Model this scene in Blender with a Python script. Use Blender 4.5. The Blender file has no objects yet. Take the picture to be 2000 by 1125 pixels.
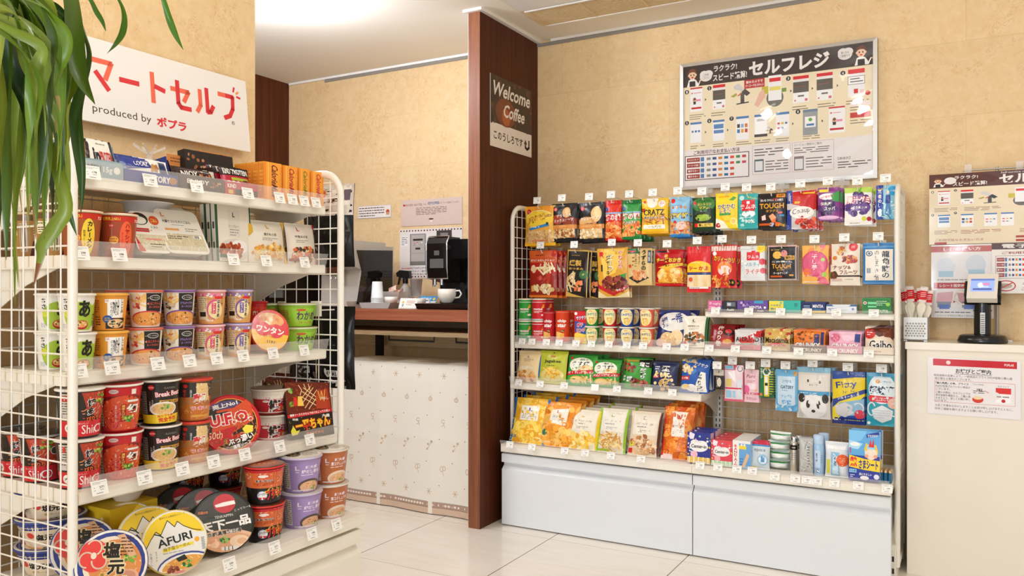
import bpy, math, random
from mathutils import Vector, Matrix, noise
C = bpy.context.scene.collection
SC = bpy.context.scene
PI = math.pi
R_ = math.radians
# ------------------------------------------------------------------ camera
CAM_H = 1.10
cam = bpy.data.objects.new('camera', bpy.data.cameras.new('camera'))
C.objects.link(cam)
cam.location = (0, 0, CAM_H)
cam.rotation_euler = (R_(90), 0, R_(29.37))
cam.data.sensor_width = 36
cam.data.lens = 28.37
cam.data.shift_y = 0.00125
cam.data.clip_start = 0.05
SC.camera = cam
# ------------------------------------------------------------------ world, exposure, large lights
SC.view_settings.view_transform = 'Standard'
SC.view_settings.look = 'None'
SC.view_settings.exposure = 0.0
SC.view_settings.gamma = 1
SC.view_settings.use_curve_mapping = False
SC.cycles.max_bounces = 10
SC.cycles.diffuse_bounces = 6
SC.cycles.glossy_bounces = 3
SC.cycles.transparent_max_bounces = 16
SC.cycles.transmission_bounces = 4
SC.cycles.caustics_reflective = False
SC.cycles.caustics_refractive = False
SC.cycles.use_denoising = True
W = bpy.data.worlds.new('daylight')
SC.world = W
W.use_nodes = True
W.node_tree.nodes['Background'].inputs[0].default_value = (0.94, 0.975, 1.02, 1)
W.node_tree.nodes['Background'].inputs[1].default_value = 0.68

def area(name, loc, rot, sx, sy, power, col=(1, 1, 1), shape='RECTANGLE'):
    l = bpy.data.lights.new(name, 'AREA')
    l.shape = shape
    l.size = sx
    l.size_y = sy
    l.energy = power
    l.color = col
    o = bpy.data.objects.new(name, l)
    C.objects.link(o)
    o.location = loc
    o.rotation_euler = rot
    return o
# daylight through the shop front, well behind and to the side of the camera
area('shopfront_daylight', (0.6, -3.2, 1.5), (R_(88), 0, R_(8)), 4.2, 2.2, 30, (0.82, 0.94, 1.12))
area('shop_door_daylight', (-0.95, -2.8, 1.35), (R_(90), 0, R_(0)), 0.9, 1.3, 62, (0.94, 0.98, 1.04))
LAMP = [26, 9, 6, 3, 3, 7, 24]      # ceiling lamps: nook, floor, noodle rack, counter, window side, entrance, unseen fill lamp at the rear of the nook
# ------------------------------------------------------------------ geometry of the view, used to read sizes off the plan
FPX = 1576.0
KX, KY = 0.8714, 0.4905
def _dir(px):
    u = (px - 1000.0) / FPX
    return KX * u - KY, KY * u + KX
def atY(px, Y):
    dx, dy = _dir(px)
    f = Y / dy
    return dx * f, f
def atX(px, X):
    dx, dy = _dir(px)
    f = X / dx
    return dy * f, f
def zat(py, f):
    return CAM_H - (py - 565.0) / FPX * f
# ------------------------------------------------------------------ materials
def lin(c):
    c = c / 255.0
    return c / 12.92 if c <= 0.04045 else ((c + 0.055) / 1.055) ** 2.4
PALS = dict(k='1c1917', w='f4f1ea', r='d4222a', y='f7cf1f', g='2f9a3c', b='2163b8', n='232a66', o='f08a24', p='ee8fa8', u='6b3f8e', c='35b3c8', a='8f8d8a',
            m='8a1f24', t='d9b27a', e='f3e6c8', s='c9ccce', l='a8cf3a', d='3f2416', f='8c5428', h='e9605a', i='fdf9ef', j='f4b14a', q='c9a2d8', v='b5651d', z='5f5d5a', x='2a4f2c')
def hexcol(s):
    s = PALS.get(s, s)
    return tuple(lin(int(s[k:k + 2], 16)) for k in (0, 2, 4))
def rgb(s):
    return hexcol(s) + (1,)
MATS = {}
def mat(name, col='w', rough=0.5, metal=0.0, spec=0.5, coat=0.0, attr=False, bump=None):
    if name in MATS:
        return MATS[name]
    m = bpy.data.materials.new(name)
    m.use_nodes = True
    nt = m.node_tree
    b = nt.nodes['Principled BSDF']
    b.inputs['Base Color'].default_value = rgb(col)
    b.inputs['Roughness'].default_value = rough
    b.inputs['Metallic'].default_value = metal
    b.inputs['Specular IOR Level'].default_value = spec
    b.inputs['Coat Weight'].default_value = coat
    b.inputs['Coat Roughness'].default_value = 0.08
    if attr:
        a = nt.nodes.new('ShaderNodeVertexColor')
        a.layer_name = 'Col'
        nt.links.new(a.outputs['Color'], b.inputs['Base Color'])
    if bump:
        n = nt.nodes.new('ShaderNodeTexNoise')
        n.inputs['Scale'].default_value = bump[0]
        n.inputs['Detail'].default_value = 3
        tc = nt.nodes.new('ShaderNodeTexCoord')
        bp = nt.nodes.new('ShaderNodeBump')
        bp.inputs['Strength'].default_value = bump[1]
        bp.inputs['Distance'].default_value = bump[2]
        nt.links.new(tc.outputs['Object'], n.inputs['Vector'])
        nt.links.new(n.outputs['Fac'], bp.inputs['Height'])
        nt.links.new(bp.outputs['Normal'], b.inputs['Normal'])
    MATS[name] = m
    return m
def clear_mat(name, col='w', alpha=0.25, rough=0.1):
    if name in MATS:
        return MATS[name]
    m = bpy.data.materials.new(name)
    m.use_nodes = True
    nt = m.node_tree
    b = nt.nodes['Principled BSDF']
    b.inputs['Base Color'].default_value = rgb(col)
    b.inputs['Roughness'].default_value = rough
    b.inputs['Alpha'].default_value = alpha
    MATS[name] = m
    return m
FILM = mat('printed_film', rough=0.26, spec=0.34, attr=True, bump=(38, 0.25, 0.004))
CARD = mat('printed_card', rough=0.45, spec=0.28, attr=True)
WRAP = mat('shrink_wrapped_cup', rough=0.2, spec=0.38, attr=True, bump=(60, 0.12, 0.003))
PAPER = mat('printed_paper', rough=0.6, spec=0.3, attr=True)
GLOSSY = mat('laminated_sheet', rough=0.12, spec=0.5, attr=True, bump=(5, 0.12, 0.01))
PAINT = mat('cream_painted_steel', 'ece6d8', 0.35)
WHITE = mat('white_painted_steel', 'f0eee9', 0.35)
CLEAR = clear_mat('clear_plastic', 'f7f4ee', 0.16, 0.12)
BLACKP = mat('black_plastic', '161514', 0.25)
SILVER = mat('silver_plastic', 'c4beb4', 0.35, 0.2)
CHROME = mat('chrome', 'd8d8d8', 0.12, 1.0)
# ------------------------------------------------------------------ mesh builder
class MB:
    def __init__(s):
        s.v = []; s.f = []; s.c = []; s.m = []; s.sm = []
    def face(s, pts, col=(0.8, 0.8, 0.8), m=0, smooth=False):
        b = len(s.v)
        s.v.extend(pts)
        s.f.append(tuple(range(b, b + len(pts))))
        s.c.append(col); s.m.append(m); s.sm.append(smooth)
    def grid(s, rows, col=(0.8, 0.8, 0.8), m=0, smooth=True, close=False, colf=None):
        b = len(s.v)
        n = len(rows[0])
        for r in rows:
            s.v.extend(r)
        for i in range(len(rows) - 1):
            for j in range(n if close else n - 1):
                a = b + i * n + j; a2 = b + i * n + (j + 1) % n
                s.f.append((a, a2, a2 + n, a + n))
                s.c.append(colf(i, j) if colf else col); s.m.append(m); s.sm.append(smooth)
    def box(s, x0, y0, z0, x1, y1, z1, col=(0.8, 0.8, 0.8), m=0, bev=0.0):
        P = [(x0, y0, z0), (x1, y0, z0), (x1, y1, z0), (x0, y1, z0), (x0, y0, z1), (x1, y0, z1), (x1, y1, z1), (x0, y1, z1)]
        b = len(s.v)
        s.v.extend(P)
        for q in ((0, 3, 2, 1), (4, 5, 6, 7), (0, 1, 5, 4), (1, 2, 6, 5), (2, 3, 7, 6), (3, 0, 4, 7)):
            s.f.append(tuple(b + k for k in q)); s.c.append(col); s.m.append(m); s.sm.append(False)
    def obox(s, c, ax, ay, az, col=(0.8, 0.8, 0.8), m=0):
        c = Vector(c); ax = Vector(ax); ay = Vector(ay); az = Vector(az)
        P = [c + i * ax + j * ay + k * az for k in (-1, 1) for i, j in ((-1, -1), (1, -1), (1, 1), (-1, 1))]
        b = len(s.v)
        s.v.extend([tuple(p) for p in P])
        for q in ((0, 3, 2, 1), (4, 5, 6, 7), (0, 1, 5, 4), (1, 2, 6, 5), (2, 3, 7, 6), (3, 0, 4, 7)):
            s.f.append(tuple(b + k for k in q)); s.c.append(col); s.m.append(m); s.sm.append(False)
    def tube(s, pts, r, n=8, col=(0.8, 0.8, 0.8), m=0, cap=True, flat=1.0, up=None, closed=False):
        pts = [Vector(p) for p in pts]
        rows = []
        L = len(pts)
        prev = None
        for i, p in enumerate(pts):
            if closed:
                t = pts[(i + 1) % L] - pts[i - 1]
            else:
                t = pts[min(i + 1, L - 1)] - pts[max(i - 1, 0)]
            t.normalize()
            if up is not None:
                a = Vector(up)
            elif prev is None:
                a = Vector((0, 0, 1)) if abs(t.z) < 0.9 else Vector((1, 0, 0))
            else:
                a = prev
            a = a - t * a.dot(t)
            if a.length < 1e-6:
                a = t.orthogonal()
            a.normalize(); prev = a
            bb = t.cross(a)
            rr = r[i] if isinstance(r, (list, tuple)) else r
            rows.append([tuple(p + a * (rr * flat * math.cos(2 * PI * k / n)) + bb * (rr * math.sin(2 * PI * k / n))) for k in range(n)])
        if closed:
            rows.append(rows[0])
        s.grid(rows, col, m, n > 4, True)
        if cap and not closed:
            s.face(rows[0], col, m); s.face(rows[-1][::-1], col, m)
    def rod(s, a, b, r, col=(0.8, 0.8, 0.8), m=0, n=4):
        s.tube([a, b], r, n, col, m, cap=False)
    def lathe(s, prof, n=32, col=(0.8, 0.8, 0.8), m=0, ctr=(0, 0), cols=None):
        rows = []
        for r, z in prof:
            rows.append([(ctr[0] + r * math.cos(2 * PI * k / n), ctr[1] + r * math.sin(2 * PI * k / n), z) for k in range(n)])
        s.grid(rows, col, m, True, True, colf=(lambda i, j: cols[i]) if cols else None)
    def disc(s, r, z, n=32, col=(0.8, 0.8, 0.8), m=0, ctr=(0, 0)):
        s.face([(ctr[0] + r * math.cos(2 * PI * k / n), ctr[1] + r * math.sin(2 * PI * k / n), z) for k in range(n)], col, m)
    def prism(s, poly, axis, a, b, col=(0.8, 0.8, 0.8), m=0):
        # poly of 2-D points swept along an axis (0 x, 1 y, 2 z)
        def P(q, t):
            return (t, q[0], q[1]) if axis == 0 else ((q[0], t, q[1]) if axis == 1 else (q[0], q[1], t))
        n = len(poly)
        s.face([P(q, a) for q in poly][::-1], col, m); s.face([P(q, b) for q in poly], col, m)
        for i in range(n):
            q, w = poly[i], poly[(i + 1) % n]
            s.face([P(q, a), P(w, a), P(w, b), P(q, b)], col, m)
    def mesh(s, name, mats):
        me = bpy.data.meshes.new(name)
        me.from_pydata([tuple(p) for p in s.v], [], s.f)
        for mm in (mats if isinstance(mats, (list, tuple)) else [mats]):
            me.materials.append(mm)
        me.polygons.foreach_set('material_index', s.m)
        me.polygons.foreach_set('use_smooth', s.sm)
        ca = me.color_attributes.new('Col', 'FLOAT_COLOR', 'CORNER')
        buf = []
        for f, c in zip(s.f, s.c):
            buf.extend((c[0], c[1], c[2], 1.0) * len(f))
        ca.data.foreach_set('color', buf)
        me.update()
        return me
    def build(s, name, mats, parent=None, weld=False):
        o = bpy.data.objects.new(name, s.mesh(name, mats))
        C.objects.link(o)
        o.parent = parent
        return o
def put(name, me, parent=None, loc=None, rot=None):
    o = bpy.data.objects.new(name, me)
    C.objects.link(o)
    o.parent = parent
    if loc: o.location = loc
    if rot: o.rotation_euler = rot
    return o
def tag(o, label, cat, group=None):
    o['label'] = label; o['category'] = cat
    if group: o['group'] = group
    return o
def thing(name, label, cat, loc=(0, 0, 0), rotz=0.0, group=None):
    o = bpy.data.objects.new(name, None)
    C.objects.link(o)
    o.empty_display_size = 0.05
    o.location = loc; o.rotation_euler = (0, 0, rotz)
    return tag(o, label, cat, group)
def structure(o):
    o['kind'] = 'structure'
    return o
# ------------------------------------------------------------------ printed artwork as thin ink polygons
_TX = {}
_cu = bpy.data.curves.new('lettering', 'FONT')
_co = bpy.data.objects.new('lettering', _cu)
_cu.resolution_u = 2
def glyphs(txt, off):
    k = (txt, off)
    if k not in _TX:
        _cu.body = txt; _cu.offset = off
        me = bpy.data.meshes.new_from_object(_co)
        vs = [(v.co.x, v.co.y) for v in me.vertices]
        _TX[k] = (vs, [tuple(p.vertices) for p in me.polygons])
        bpy.data.meshes.remove(me)
    return _TX[k]
def bbox(vs):
    xs = [v[0] for v in vs]; ys = [v[1] for v in vs]
    return min(xs), min(ys), max(xs), max(ys)
def text_polys(txt, cx, cy, w, h, asp, off, vert, rot, shear):
    # returns polygons in art space (u, v)
    parts = []
    if vert:
        y = 0.0
        for ch in txt:
            vs, fs = glyphs(ch, off)
            if not vs:
                y -= 0.5; continue
            x0, y0, x1, y1 = bbox(vs)
            mx = (x0 + x1) / 2
            if ch in 'ー〜-':
                my = (y0 + y1) / 2
                q = [((v[1] - my), -(v[0] - mx)) for v in vs]
                xx = bbox(q)
                parts.append(([(a, b + y - xx[3]) for a, b in q], fs)); y -= (xx[3] - xx[1]) + 0.12
            else:
                parts.append(([(v[0] - mx, v[1] - y1 + y) for v in vs], fs)); y -= (y1 - y0) + 0.12
    else:
        parts.append(glyphs(txt, off))
    al = [v for p in parts for v in p[0]]
    if not al:
        return []
    x0, y0, x1, y1 = bbox(al)
    sx = w / max(x1 - x0, 1e-6); sy = h / max(y1 - y0, 1e-6)
    ca, sa = math.cos(R_(rot)), math.sin(R_(rot))
    out = []
    for vs, fs in parts:
        q = []
        for x, y in vs:
            a = (x - (x0 + x1) / 2) * sx; b = (y - (y0 + y1) / 2) * sy
            a = a * asp
            a += shear * b
            a, b = a * ca - b * sa, a * sa + b * ca
            q.append((cx + a / asp, cy + b))
        out += [[q[i] for i in f] for f in fs]
    return out
def line_polys(pts, w, asp):
    out = []
    for (x0, y0), (x1, y1) in zip(pts, pts[1:]):
        ax, ay, bx, by = x0 * asp, y0, x1 * asp, y1
        dx, dy = bx - ax, by - ay
        L = math.hypot(dx, dy) or 1e-6
        nx, ny = -dy / L * w / 2, dx / L * w / 2
        ex, ey = dx / L * w / 4, dy / L * w / 4
        out.append([((ax - ex - nx) / asp, ay - ey - ny), ((bx + ex - nx) / asp, by + ey - ny), ((bx + ex + nx) / asp, by + ey + ny), ((ax - ex + nx) / asp, ay - ey + ny)])
    return out
def ell(cx, cy, rx, ry, n=20, a0=0.0, a1=2 * PI, rot=0.0):
    return [(cx + rx * math.cos(a0 + (a1 - a0) * k / n), cy + ry * math.sin(a0 + (a1 - a0) * k / n)) for k in range(n if a1 - a0 > 6.2 else n + 1)]
def blob(rng, shp, x, y, sz, asp):
    a = rng.uniform(0, 2 * PI)
    def rt(p, q):
        return (x + (p * math.cos(a) - q * math.sin(a)) / asp, y + p * math.sin(a) + q * math.cos(a))
    if shp == 's':      # a bent noodle strand
        n = 5; r = sz * rng.uniform(1.6, 3.2); w = sz * 0.3; sp = rng.uniform(0.6, 1.4); P = []
        for k in range(n):
            b0, b1 = sp * k / n, sp * (k + 1) / n
            P.append([rt((r - w) * math.sin(b0), (r - w) * math.cos(b0) - r), rt((r + w) * math.sin(b0), (r + w) * math.cos(b0) - r), rt((r + w) * math.sin(b1), (r + w) * math.cos(b1) - r), rt((r - w) * math.sin(b1), (r - w) * math.cos(b1) - r)])
        return P
    if shp == 'l':      # straight stick
        L = sz * rng.uniform(2, 3.5); w = sz * 0.4
        return [[rt(-L, -w), rt(L, -w), rt(L, w), rt(-L, w)]]
    if shp == 'c':      # flat chip
        n = rng.randint(5, 7)
        return [[rt(sz * rng.uniform(0.7, 1.3) * math.cos(2 * PI * k / n), sz * rng.uniform(0.6, 0.9) * math.sin(2 * PI * k / n)) for k in range(n)]]
    e = rng.uniform(0.6, 1.0)
    return [[rt(sz * math.cos(2 * PI * k / 9), e * sz * math.sin(2 * PI * k / 9)) for k in range(9)]]
def art_polys(src, asp):
    """src: one op per ';'. u across 0..1, v up 0..1. asp = width / height."""
    out = []
    rng = random.Random(len(src) * 7 + 3)
    layer = 0
    for op in src.split(';'):
        t = op.split()
        if not t:
            continue
        k = t[0]; layer += 1
        F = lambda i: float(t[i])
        if k == 'R':
            x0, y0, x1, y1 = F(1), F(2), F(3), F(4)
            out.append(([(x0, y0), (x1, y0), (x1, y1), (x0, y1)], hexcol(t[5]), layer))
        elif k == 'E':
            out.append((ell(F(1), F(2), F(3), F(4), 24), hexcol(t[5]), layer))
        elif k == 'C':
            out.append((ell(F(1), F(2), F(3) / asp, F(3), 20), hexcol(t[4]), layer))
        elif k == 'P':
            c = hexcol(t[1]); q = [(F(i), F(i + 1)) for i in range(2, len(t) - 1, 2)]
            from mathutils.geometry import tessellate_polygon
            for tri in tessellate_polygon([[Vector((a, b, 0)) for a, b in q]]):
                out.append(([q[i] for i in tri], c, layer))
        elif k == 'L':
            q = [(F(i), F(i + 1)) for i in range(3, len(t) - 1, 2)]
            for p in line_polys(q, F(2), asp):
                out.append((p, hexcol(t[1]), layer))
        elif k == 'A':      # ring arc: cx cy rx ry w a0 a1 col
            a0, a1 = R_(F(6)), R_(F(7)); n = 20
            q = [(F(1) + F(3) * math.cos(a0 + (a1 - a0) * i / n), F(2) + F(4) * math.sin(a0 + (a1 - a0) * i / n)) for i in range(n + 1)]
            for p in line_polys(q, F(5), asp):
                out.append((p, hexcol(t[8]), layer))
        elif k == 'T':
            txt = t[1].replace('_', ' ')
            fl = t[7:] ; off = 0.0; vert = False; rot = 0.0; oc = None; sh = 0.0; ow = 0.06
            for x in fl:
                if x == 'b': off = 0.022
                elif x == 'B': off = 0.04
                elif x == 'v': vert = True
                elif x == 'i': sh = 0.25
                elif x[0] == 'r': rot = float(x[1:])
                elif x[0] == 'o': oc = x[1:]
            w, h = F(4), F(5)
            if oc:
                g = h * (0.1 if not vert else 0.1 / max(len(txt), 1)) * 1.2
                for p in text_polys(txt, F(2), F(3), w + g / asp, h + g, asp, off + ow, vert, rot, sh):
                    out.append((p, hexcol(oc), layer))
                layer += 1
            for p in text_polys(txt, F(2), F(3), w, h, asp, off, vert, rot, sh):
                out.append((p, hexcol(t[6]), layer))
        elif k in 'BQ':
            n = int(t[6]); sz = F(7); cols = [hexcol(c) for c in t[8].split(',')]
            nl = max(2, n // 12)
            for i in range(n):
                if k == 'B':
                    a = rng.uniform(0, 2 * PI); r = math.sqrt(rng.random())
                    x = F(2) + F(4) * r * math.cos(a); y = F(3) + F(5) * r * math.sin(a)
                else:
                    x = rng.uniform(F(2), F(4)); y = rng.uniform(F(3), F(5))
                c = rng.choice(cols); br = rng.uniform(0.88, 1.1)
                for p in blob(rng, t[1], x, y, sz * rng.uniform(0.7, 1.2), asp):
                    if k == 'B' or True:
                        out.append((p, tuple(q * br for q in c), layer + (i * 0.9 / n) * 3))
            layer += 2
        elif k == 'D':      # rows of fine print
            n = int(t[5]); x0, y0, x1, y1 = F(1), F(2), F(3), F(4); c = hexcol(t[6])
            for i in range(n):
                yy = y1 - (i + 0.5) * (y1 - y0) / n; hh = (y1 - y0) / n * 0.17; x = x0
                while x < x1 - 0.01:
                    w = rng.uniform(0.03, 0.09); e = min(x + w, x1)
                    out.append(([(x, yy - hh), (e, yy - hh), (e, yy + hh), (x, yy + hh)], c, layer)); x = e + rng.uniform(0.008, 0.02)
                    if i == n - 1 and x > x0 + 0.6 * (x1 - x0): break
    return flatten_layers(out)
def flatten_layers(out):
    # inks that do not overlap share a height, so that the print stays thin
    groups = {}
    for p, c, ly in out:
        k = int(ly); b = groups.setdefault(k, [9, 9, -9, -9, 0])
        for x, y in p:
            b[0] = min(b[0], x); b[1] = min(b[1], y); b[2] = max(b[2], x); b[3] = max(b[3], y)
        if ly != k: b[4] = 1
    lev = {}
    done = []
    for k in sorted(groups):
        b = groups[k]
        m = 0
        for (q, l) in done:
            if b[0] < q[2] and b[2] > q[0] and b[1] < q[3] and b[3] > q[1]: m = max(m, l)
        lev[k] = m + 1
        done.append((b, m + 1))
    return [(p, c, lev[int(ly)] + (ly - int(ly))) for p, c, ly in out]
def _split(poly, ax, c):
    A = []; B = []
    n = len(poly)
    for i in range(n):
        p, q = poly[i], poly[(i + 1) % n]
        dp, dq = p[ax] - c, q[ax] - c
        if dp <= 0: A.append(p)
        if dp >= 0: B.append(p)
        if dp * dq < 0:
            s = dp / (dp - dq)
            x = (p[0] + (q[0] - p[0]) * s, p[1] + (q[1] - p[1]) * s)
            A.append(x); B.append(x)
    return A, B
def cut(poly, nu, nv):
    todo = [poly]
    for ax, n in ((0, nu), (1, nv)):
        if n < 2: continue
        res = []
        for p in todo:
            lo = min(q[ax] for q in p); hi = max(q[ax] for q in p)
            k = math.floor(lo * n) + 1
            while k / n < hi - 1e-6 and len(p) > 2:
                if k / n > lo + 1e-6:
                    a, b = _split(p, ax, k / n)
                    if len(a) > 2: res.append(a)
                    p = b
                k += 1
            if len(p) > 2: res.append(p)
        todo = res
    return todo
def clip01(poly):
    for ax, c, side in ((0, 0.0, 1), (0, 1.0, 0), (1, 0.0, 1), (1, 1.0, 0)):
        if not poly: return []
        lo = min(q[ax] for q in poly); hi = max(q[ax] for q in poly)
        if side == 1 and lo < c: poly = _split(poly, ax, c)[1]
        elif side == 0 and hi > c: poly = _split(poly, ax, c)[0]
        if len(poly) < 3: return []
    return poly
INK = 0.00011
def ink(mb, src, asp, fn, nu=1, nv=1, m=0, round_=False):
    """lay the artwork on a surface fn(u, v, h) -> point, h metres above it"""
    for poly, col, ly in art_polys(src, asp):
        poly = clip01(poly)
        if not poly: continue
        if round_:
            poly = disc_clip(poly)
            if len(poly) < 3: continue
        for q in cut(poly, nu, nv):
            mb.face([fn(u, v, INK * (ly + 1)) for u, v in q], col, m, False)
def disc_clip(poly, n=28, r=0.496):
    if all((u - 0.5) ** 2 + (v - 0.5) ** 2 <= r * r for u, v in poly):
        return poly
    for k in range(n):
        a = 2 * PI * k / n; nx, ny = math.cos(a), math.sin(a)
        res = []
        m_ = len(poly)
        if m_ < 3: return []
        for i in range(m_):
            p, q = poly[i], poly[(i + 1) % m_]
            dp = (p[0] - 0.5) * nx + (p[1] - 0.5) * ny - r
            dq = (q[0] - 0.5) * nx + (q[1] - 0.5) * ny - r
            if dp <= 0: res.append(p)
            if dp * dq < 0:
                s = dp / (dp - dq)
                res.append((p[0] + (q[0] - p[0]) * s, p[1] + (q[1] - p[1]) * s))
        poly = res
    return poly
# ------------------------------------------------------------------ room
def noise_ramp(nt, scale, stops, vec, detail=4, distort=0.0, rough=0.55):
    n = nt.nodes.new('ShaderNodeTexNoise'); n.inputs['Scale'].default_value = scale; n.inputs['Detail'].default_value = detail
    n.inputs['Distortion'].default_value = distort; n.inputs['Roughness'].default_value = rough
    nt.links.new(vec, n.inputs['Vector'])
    r = nt.nodes.new('ShaderNodeValToRGB')
    r.color_ramp.elements[0].position = stops[0][0]; r.color_ramp.elements[0].color = stops[0][1]
    r.color_ramp.elements[1].position = stops[-1][0]; r.color_ramp.elements[1].color = stops[-1][1]
    for p, c in stops[1:-1]:
        e = r.color_ramp.elements.new(p); e.color = c
    nt.links.new(n.outputs['Fac'], r.inputs['Fac'])
    return n, r
def mixc(nt, a, b, fac, mode='MIX'):
    m = nt.nodes.new('ShaderNodeMix'); m.data_type = 'RGBA'; m.blend_type = mode
    for s, x in ((6, a), (7, b), (0, fac)):
        if isinstance(x, (int, float)): m.inputs[s].default_value = x
        elif isinstance(x, tuple): m.inputs[s].default_value = x
        else: nt.links.new(x, m.inputs[s])
    return m.outputs[2]
def math_(nt, op, a, b=None, c=None):
    m = nt.nodes.new('ShaderNodeMath'); m.operation = op
    for i, x in enumerate((a, b, c)):
        if x is None: continue
        if isinstance(x, (int, float)): m.inputs[i].default_value = x
        else: nt.links.new(x, m.inputs[i])
    return m.outputs[0]
def stone_mat(name, axis):
    m = bpy.data.materials.new(name); m.use_nodes = True
    nt = m.node_tree; b = nt.nodes['Principled BSDF']
    g = nt.nodes.new('ShaderNodeNewGeometry')
    sp = nt.nodes.new('ShaderNodeSeparateXYZ'); nt.links.new(g.outputs['Position'], sp.inputs[0])
    cb = nt.nodes.new('ShaderNodeCombineXYZ')
    nt.links.new(sp.outputs[axis], cb.inputs[0]); nt.links.new(sp.outputs[2], cb.inputs[1])
    _, base = noise_ramp(nt, 1.6, [(0.3, rgb('e3c290')), (0.7, rgb('e9cc9e'))], g.outputs['Position'], 6)
    _, mott = noise_ramp(nt, 26, [(0.35, rgb('dcb782')), (0.62, rgb('edd5a9'))], g.outputs['Position'], 8, 0.4, 0.7)
    c1 = mixc(nt, base.outputs[0], mott.outputs[0], 0.42)
    # fine brown fossil veins: thin band of a distorted noise
    n, v = noise_ramp(nt, 21, [(0.0, (0, 0, 0, 1)), (0.486, (0, 0, 0, 1)), (0.5, (1, 1, 1, 1)), (0.514, (0, 0, 0, 1)), (1.0, (0, 0, 0, 1))], g.outputs['Position'], 5, 1.6, 0.65)
    n2, v2 = noise_ramp(nt, 9, [(0.46, (0, 0, 0, 1)), (0.62, (1, 1, 1, 1))], g.outputs['Position'], 3)
    vf = math_(nt, 'MULTIPLY', v.outputs[0], math_(nt, 'MULTIPLY', v2.outputs[0], 0.62))
    c2 = mixc(nt, c1, rgb('ab6e34'), vf)
    br = nt.nodes.new('ShaderNodeTexBrick')
    br.inputs['Scale'].default_value = 1.0; br.inputs['Mortar Size'].default_value = 0.0011
    br.inputs['Brick Width'].default_value = 0.9; br.inputs['Row Height'].default_value = 0.3
    br.inputs['Color1'].default_value = (1, 1, 1, 1); br.inputs['Color2'].default_value = (0.94, 0.935, 0.92, 1)
    br.inputs['Mortar'].default_value = (0.86, 0.83, 0.78, 1); br.offset = 0.37
    nt.links.new(cb.outputs[0], br.inputs['Vector'])
    c3 = mixc(nt, c2, br.outputs['Color'], 1.0, 'MULTIPLY')
    nt.links.new(c3, b.inputs['Base Color'])
    b.inputs['Roughness'].default_value = 0.5
    b.inputs['Specular IOR Level'].default_value = 0.3
    return m
STONE = stone_mat('beige_limestone', 0)
STONE_L = stone_mat('beige_limestone_side', 1)
def wood_mat(name, c0, c1, rough=0.35, scale=1.0, axis=2):
    m = bpy.data.materials.new(name); m.use_nodes = True
    nt = m.node_tree; b = nt.nodes['Principled BSDF']
    g = nt.nodes.new('ShaderNodeNewGeometry')
    mp = nt.nodes.new('ShaderNodeMapping')
    s = [60 * scale, 60 * scale, 60 * scale]; s[axis] = 1.4 * scale
    mp.inputs['Scale'].default_value = s
    nt.links.new(g.outputs['Position'], mp.inputs[0])
    _, r = noise_ramp(nt, 1.0, [(0.3, rgb(c0)), (0.7, rgb(c1))], mp.outputs[0], 5, 0.3, 0.6)
    mp2 = nt.nodes.new('ShaderNodeMapping'); s2 = [x * 4 for x in s]; s2[axis] = 8
    mp2.inputs['Scale'].default_value = s2; nt.links.new(g.outputs['Position'], mp2.inputs[0])
    _, r2 = noise_ramp(nt, 1.0, [(0.35, (0.72, 0.7, 0.68, 1)), (0.6, (1, 1, 1, 1))], mp2.outputs[0], 3)
    nt.links.new(mixc(nt, r.outputs[0], r2.outputs[0], 0.7, 'MULTIPLY'), b.inputs['Base Color'])
    b.inputs['Roughness'].default_value = rough
    b.inputs['Specular IOR Level'].default_value = 0.2
    return m
WALNUT = wood_mat('dark_walnut_veneer', '40200f', '622f17', 0.5)
COUNTERW = wood_mat('red_brown_counter_wood', '8a4c30', 'a8654a', 0.3, 1.0, 0)
PALEW = wood_mat('pale_shelf_wood', 'd8bd92', 'e6d2ac', 0.45, 1.0, 0)
def floor_mat():
    m = bpy.data.materials.new('polished_beige_tile'); m.use_nodes = True
    nt = m.node_tree; b = nt.nodes['Principled BSDF']
    g = nt.nodes.new('ShaderNodeNewGeometry')
    sp = nt.nodes.new('ShaderNodeSeparateXYZ'); nt.links.new(g.outputs['Position'], sp.inputs[0])
    _, r = noise_ramp(nt, 1.2, [(0.35, rgb('ece3d5')), (0.65, rgb('f2eadf'))], g.outputs['Position'], 6)
    mp = nt.nodes.new('ShaderNodeMapping'); mp.inputs['Scale'].default_value = (2, 14, 1); nt.links.new(g.outputs['Position'], mp.inputs[0])
    _, r2 = noise_ramp(nt, 2.0, [(0.4, (0.95, 0.94, 0.92, 1)), (0.6, (1, 1, 1, 1))], mp.outputs[0], 5, 0.6)
    c = mixc(nt, r.outputs[0], r2.outputs[0], 0.8, 'MULTIPLY')
    def joint(o, off, w):
        fr = math_(nt, 'FRACT', math_(nt, 'DIVIDE', math_(nt, 'SUBTRACT', sp.outputs[o], off), 0.6))
        d = math_(nt, 'ABSOLUTE', math_(nt, 'SUBTRACT', fr, 0.5))
        return math_(nt, 'GREATER_THAN', d, 0.5 - w / 1.2)
    c = mixc(nt, c, rgb('8d8377'), joint(1, 3.18 - 6, 0.0022))
    c = mixc(nt, c, rgb('6d5540'), joint(0, -1.6 - 6, 0.004))
    nt.links.new(c, b.inputs['Base Color'])
    b.inputs['Roughness'].default_value = 0.14
    b.inputs['Specular IOR Level'].default_value = 0.45
    return m
CEILM = mat('ceiling_paint', 'f3ede0', 0.8, spec=0.2)
WX = -2.19     # face of the wall behind the noodle rack
WY = 3.722      # face of the long back wall
ZC = 2.386      # ceiling
def slab(name, x0, y0, z0, x1, y1, z1, m):
    mb = MB(); mb.box(x0, y0, z0, x1, y1, z1)
    return structure(mb.build(name, m))
slab('floor', -4.0, -3.5, -0.1, 4.0, 4.2, 0.0, floor_mat())
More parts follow.
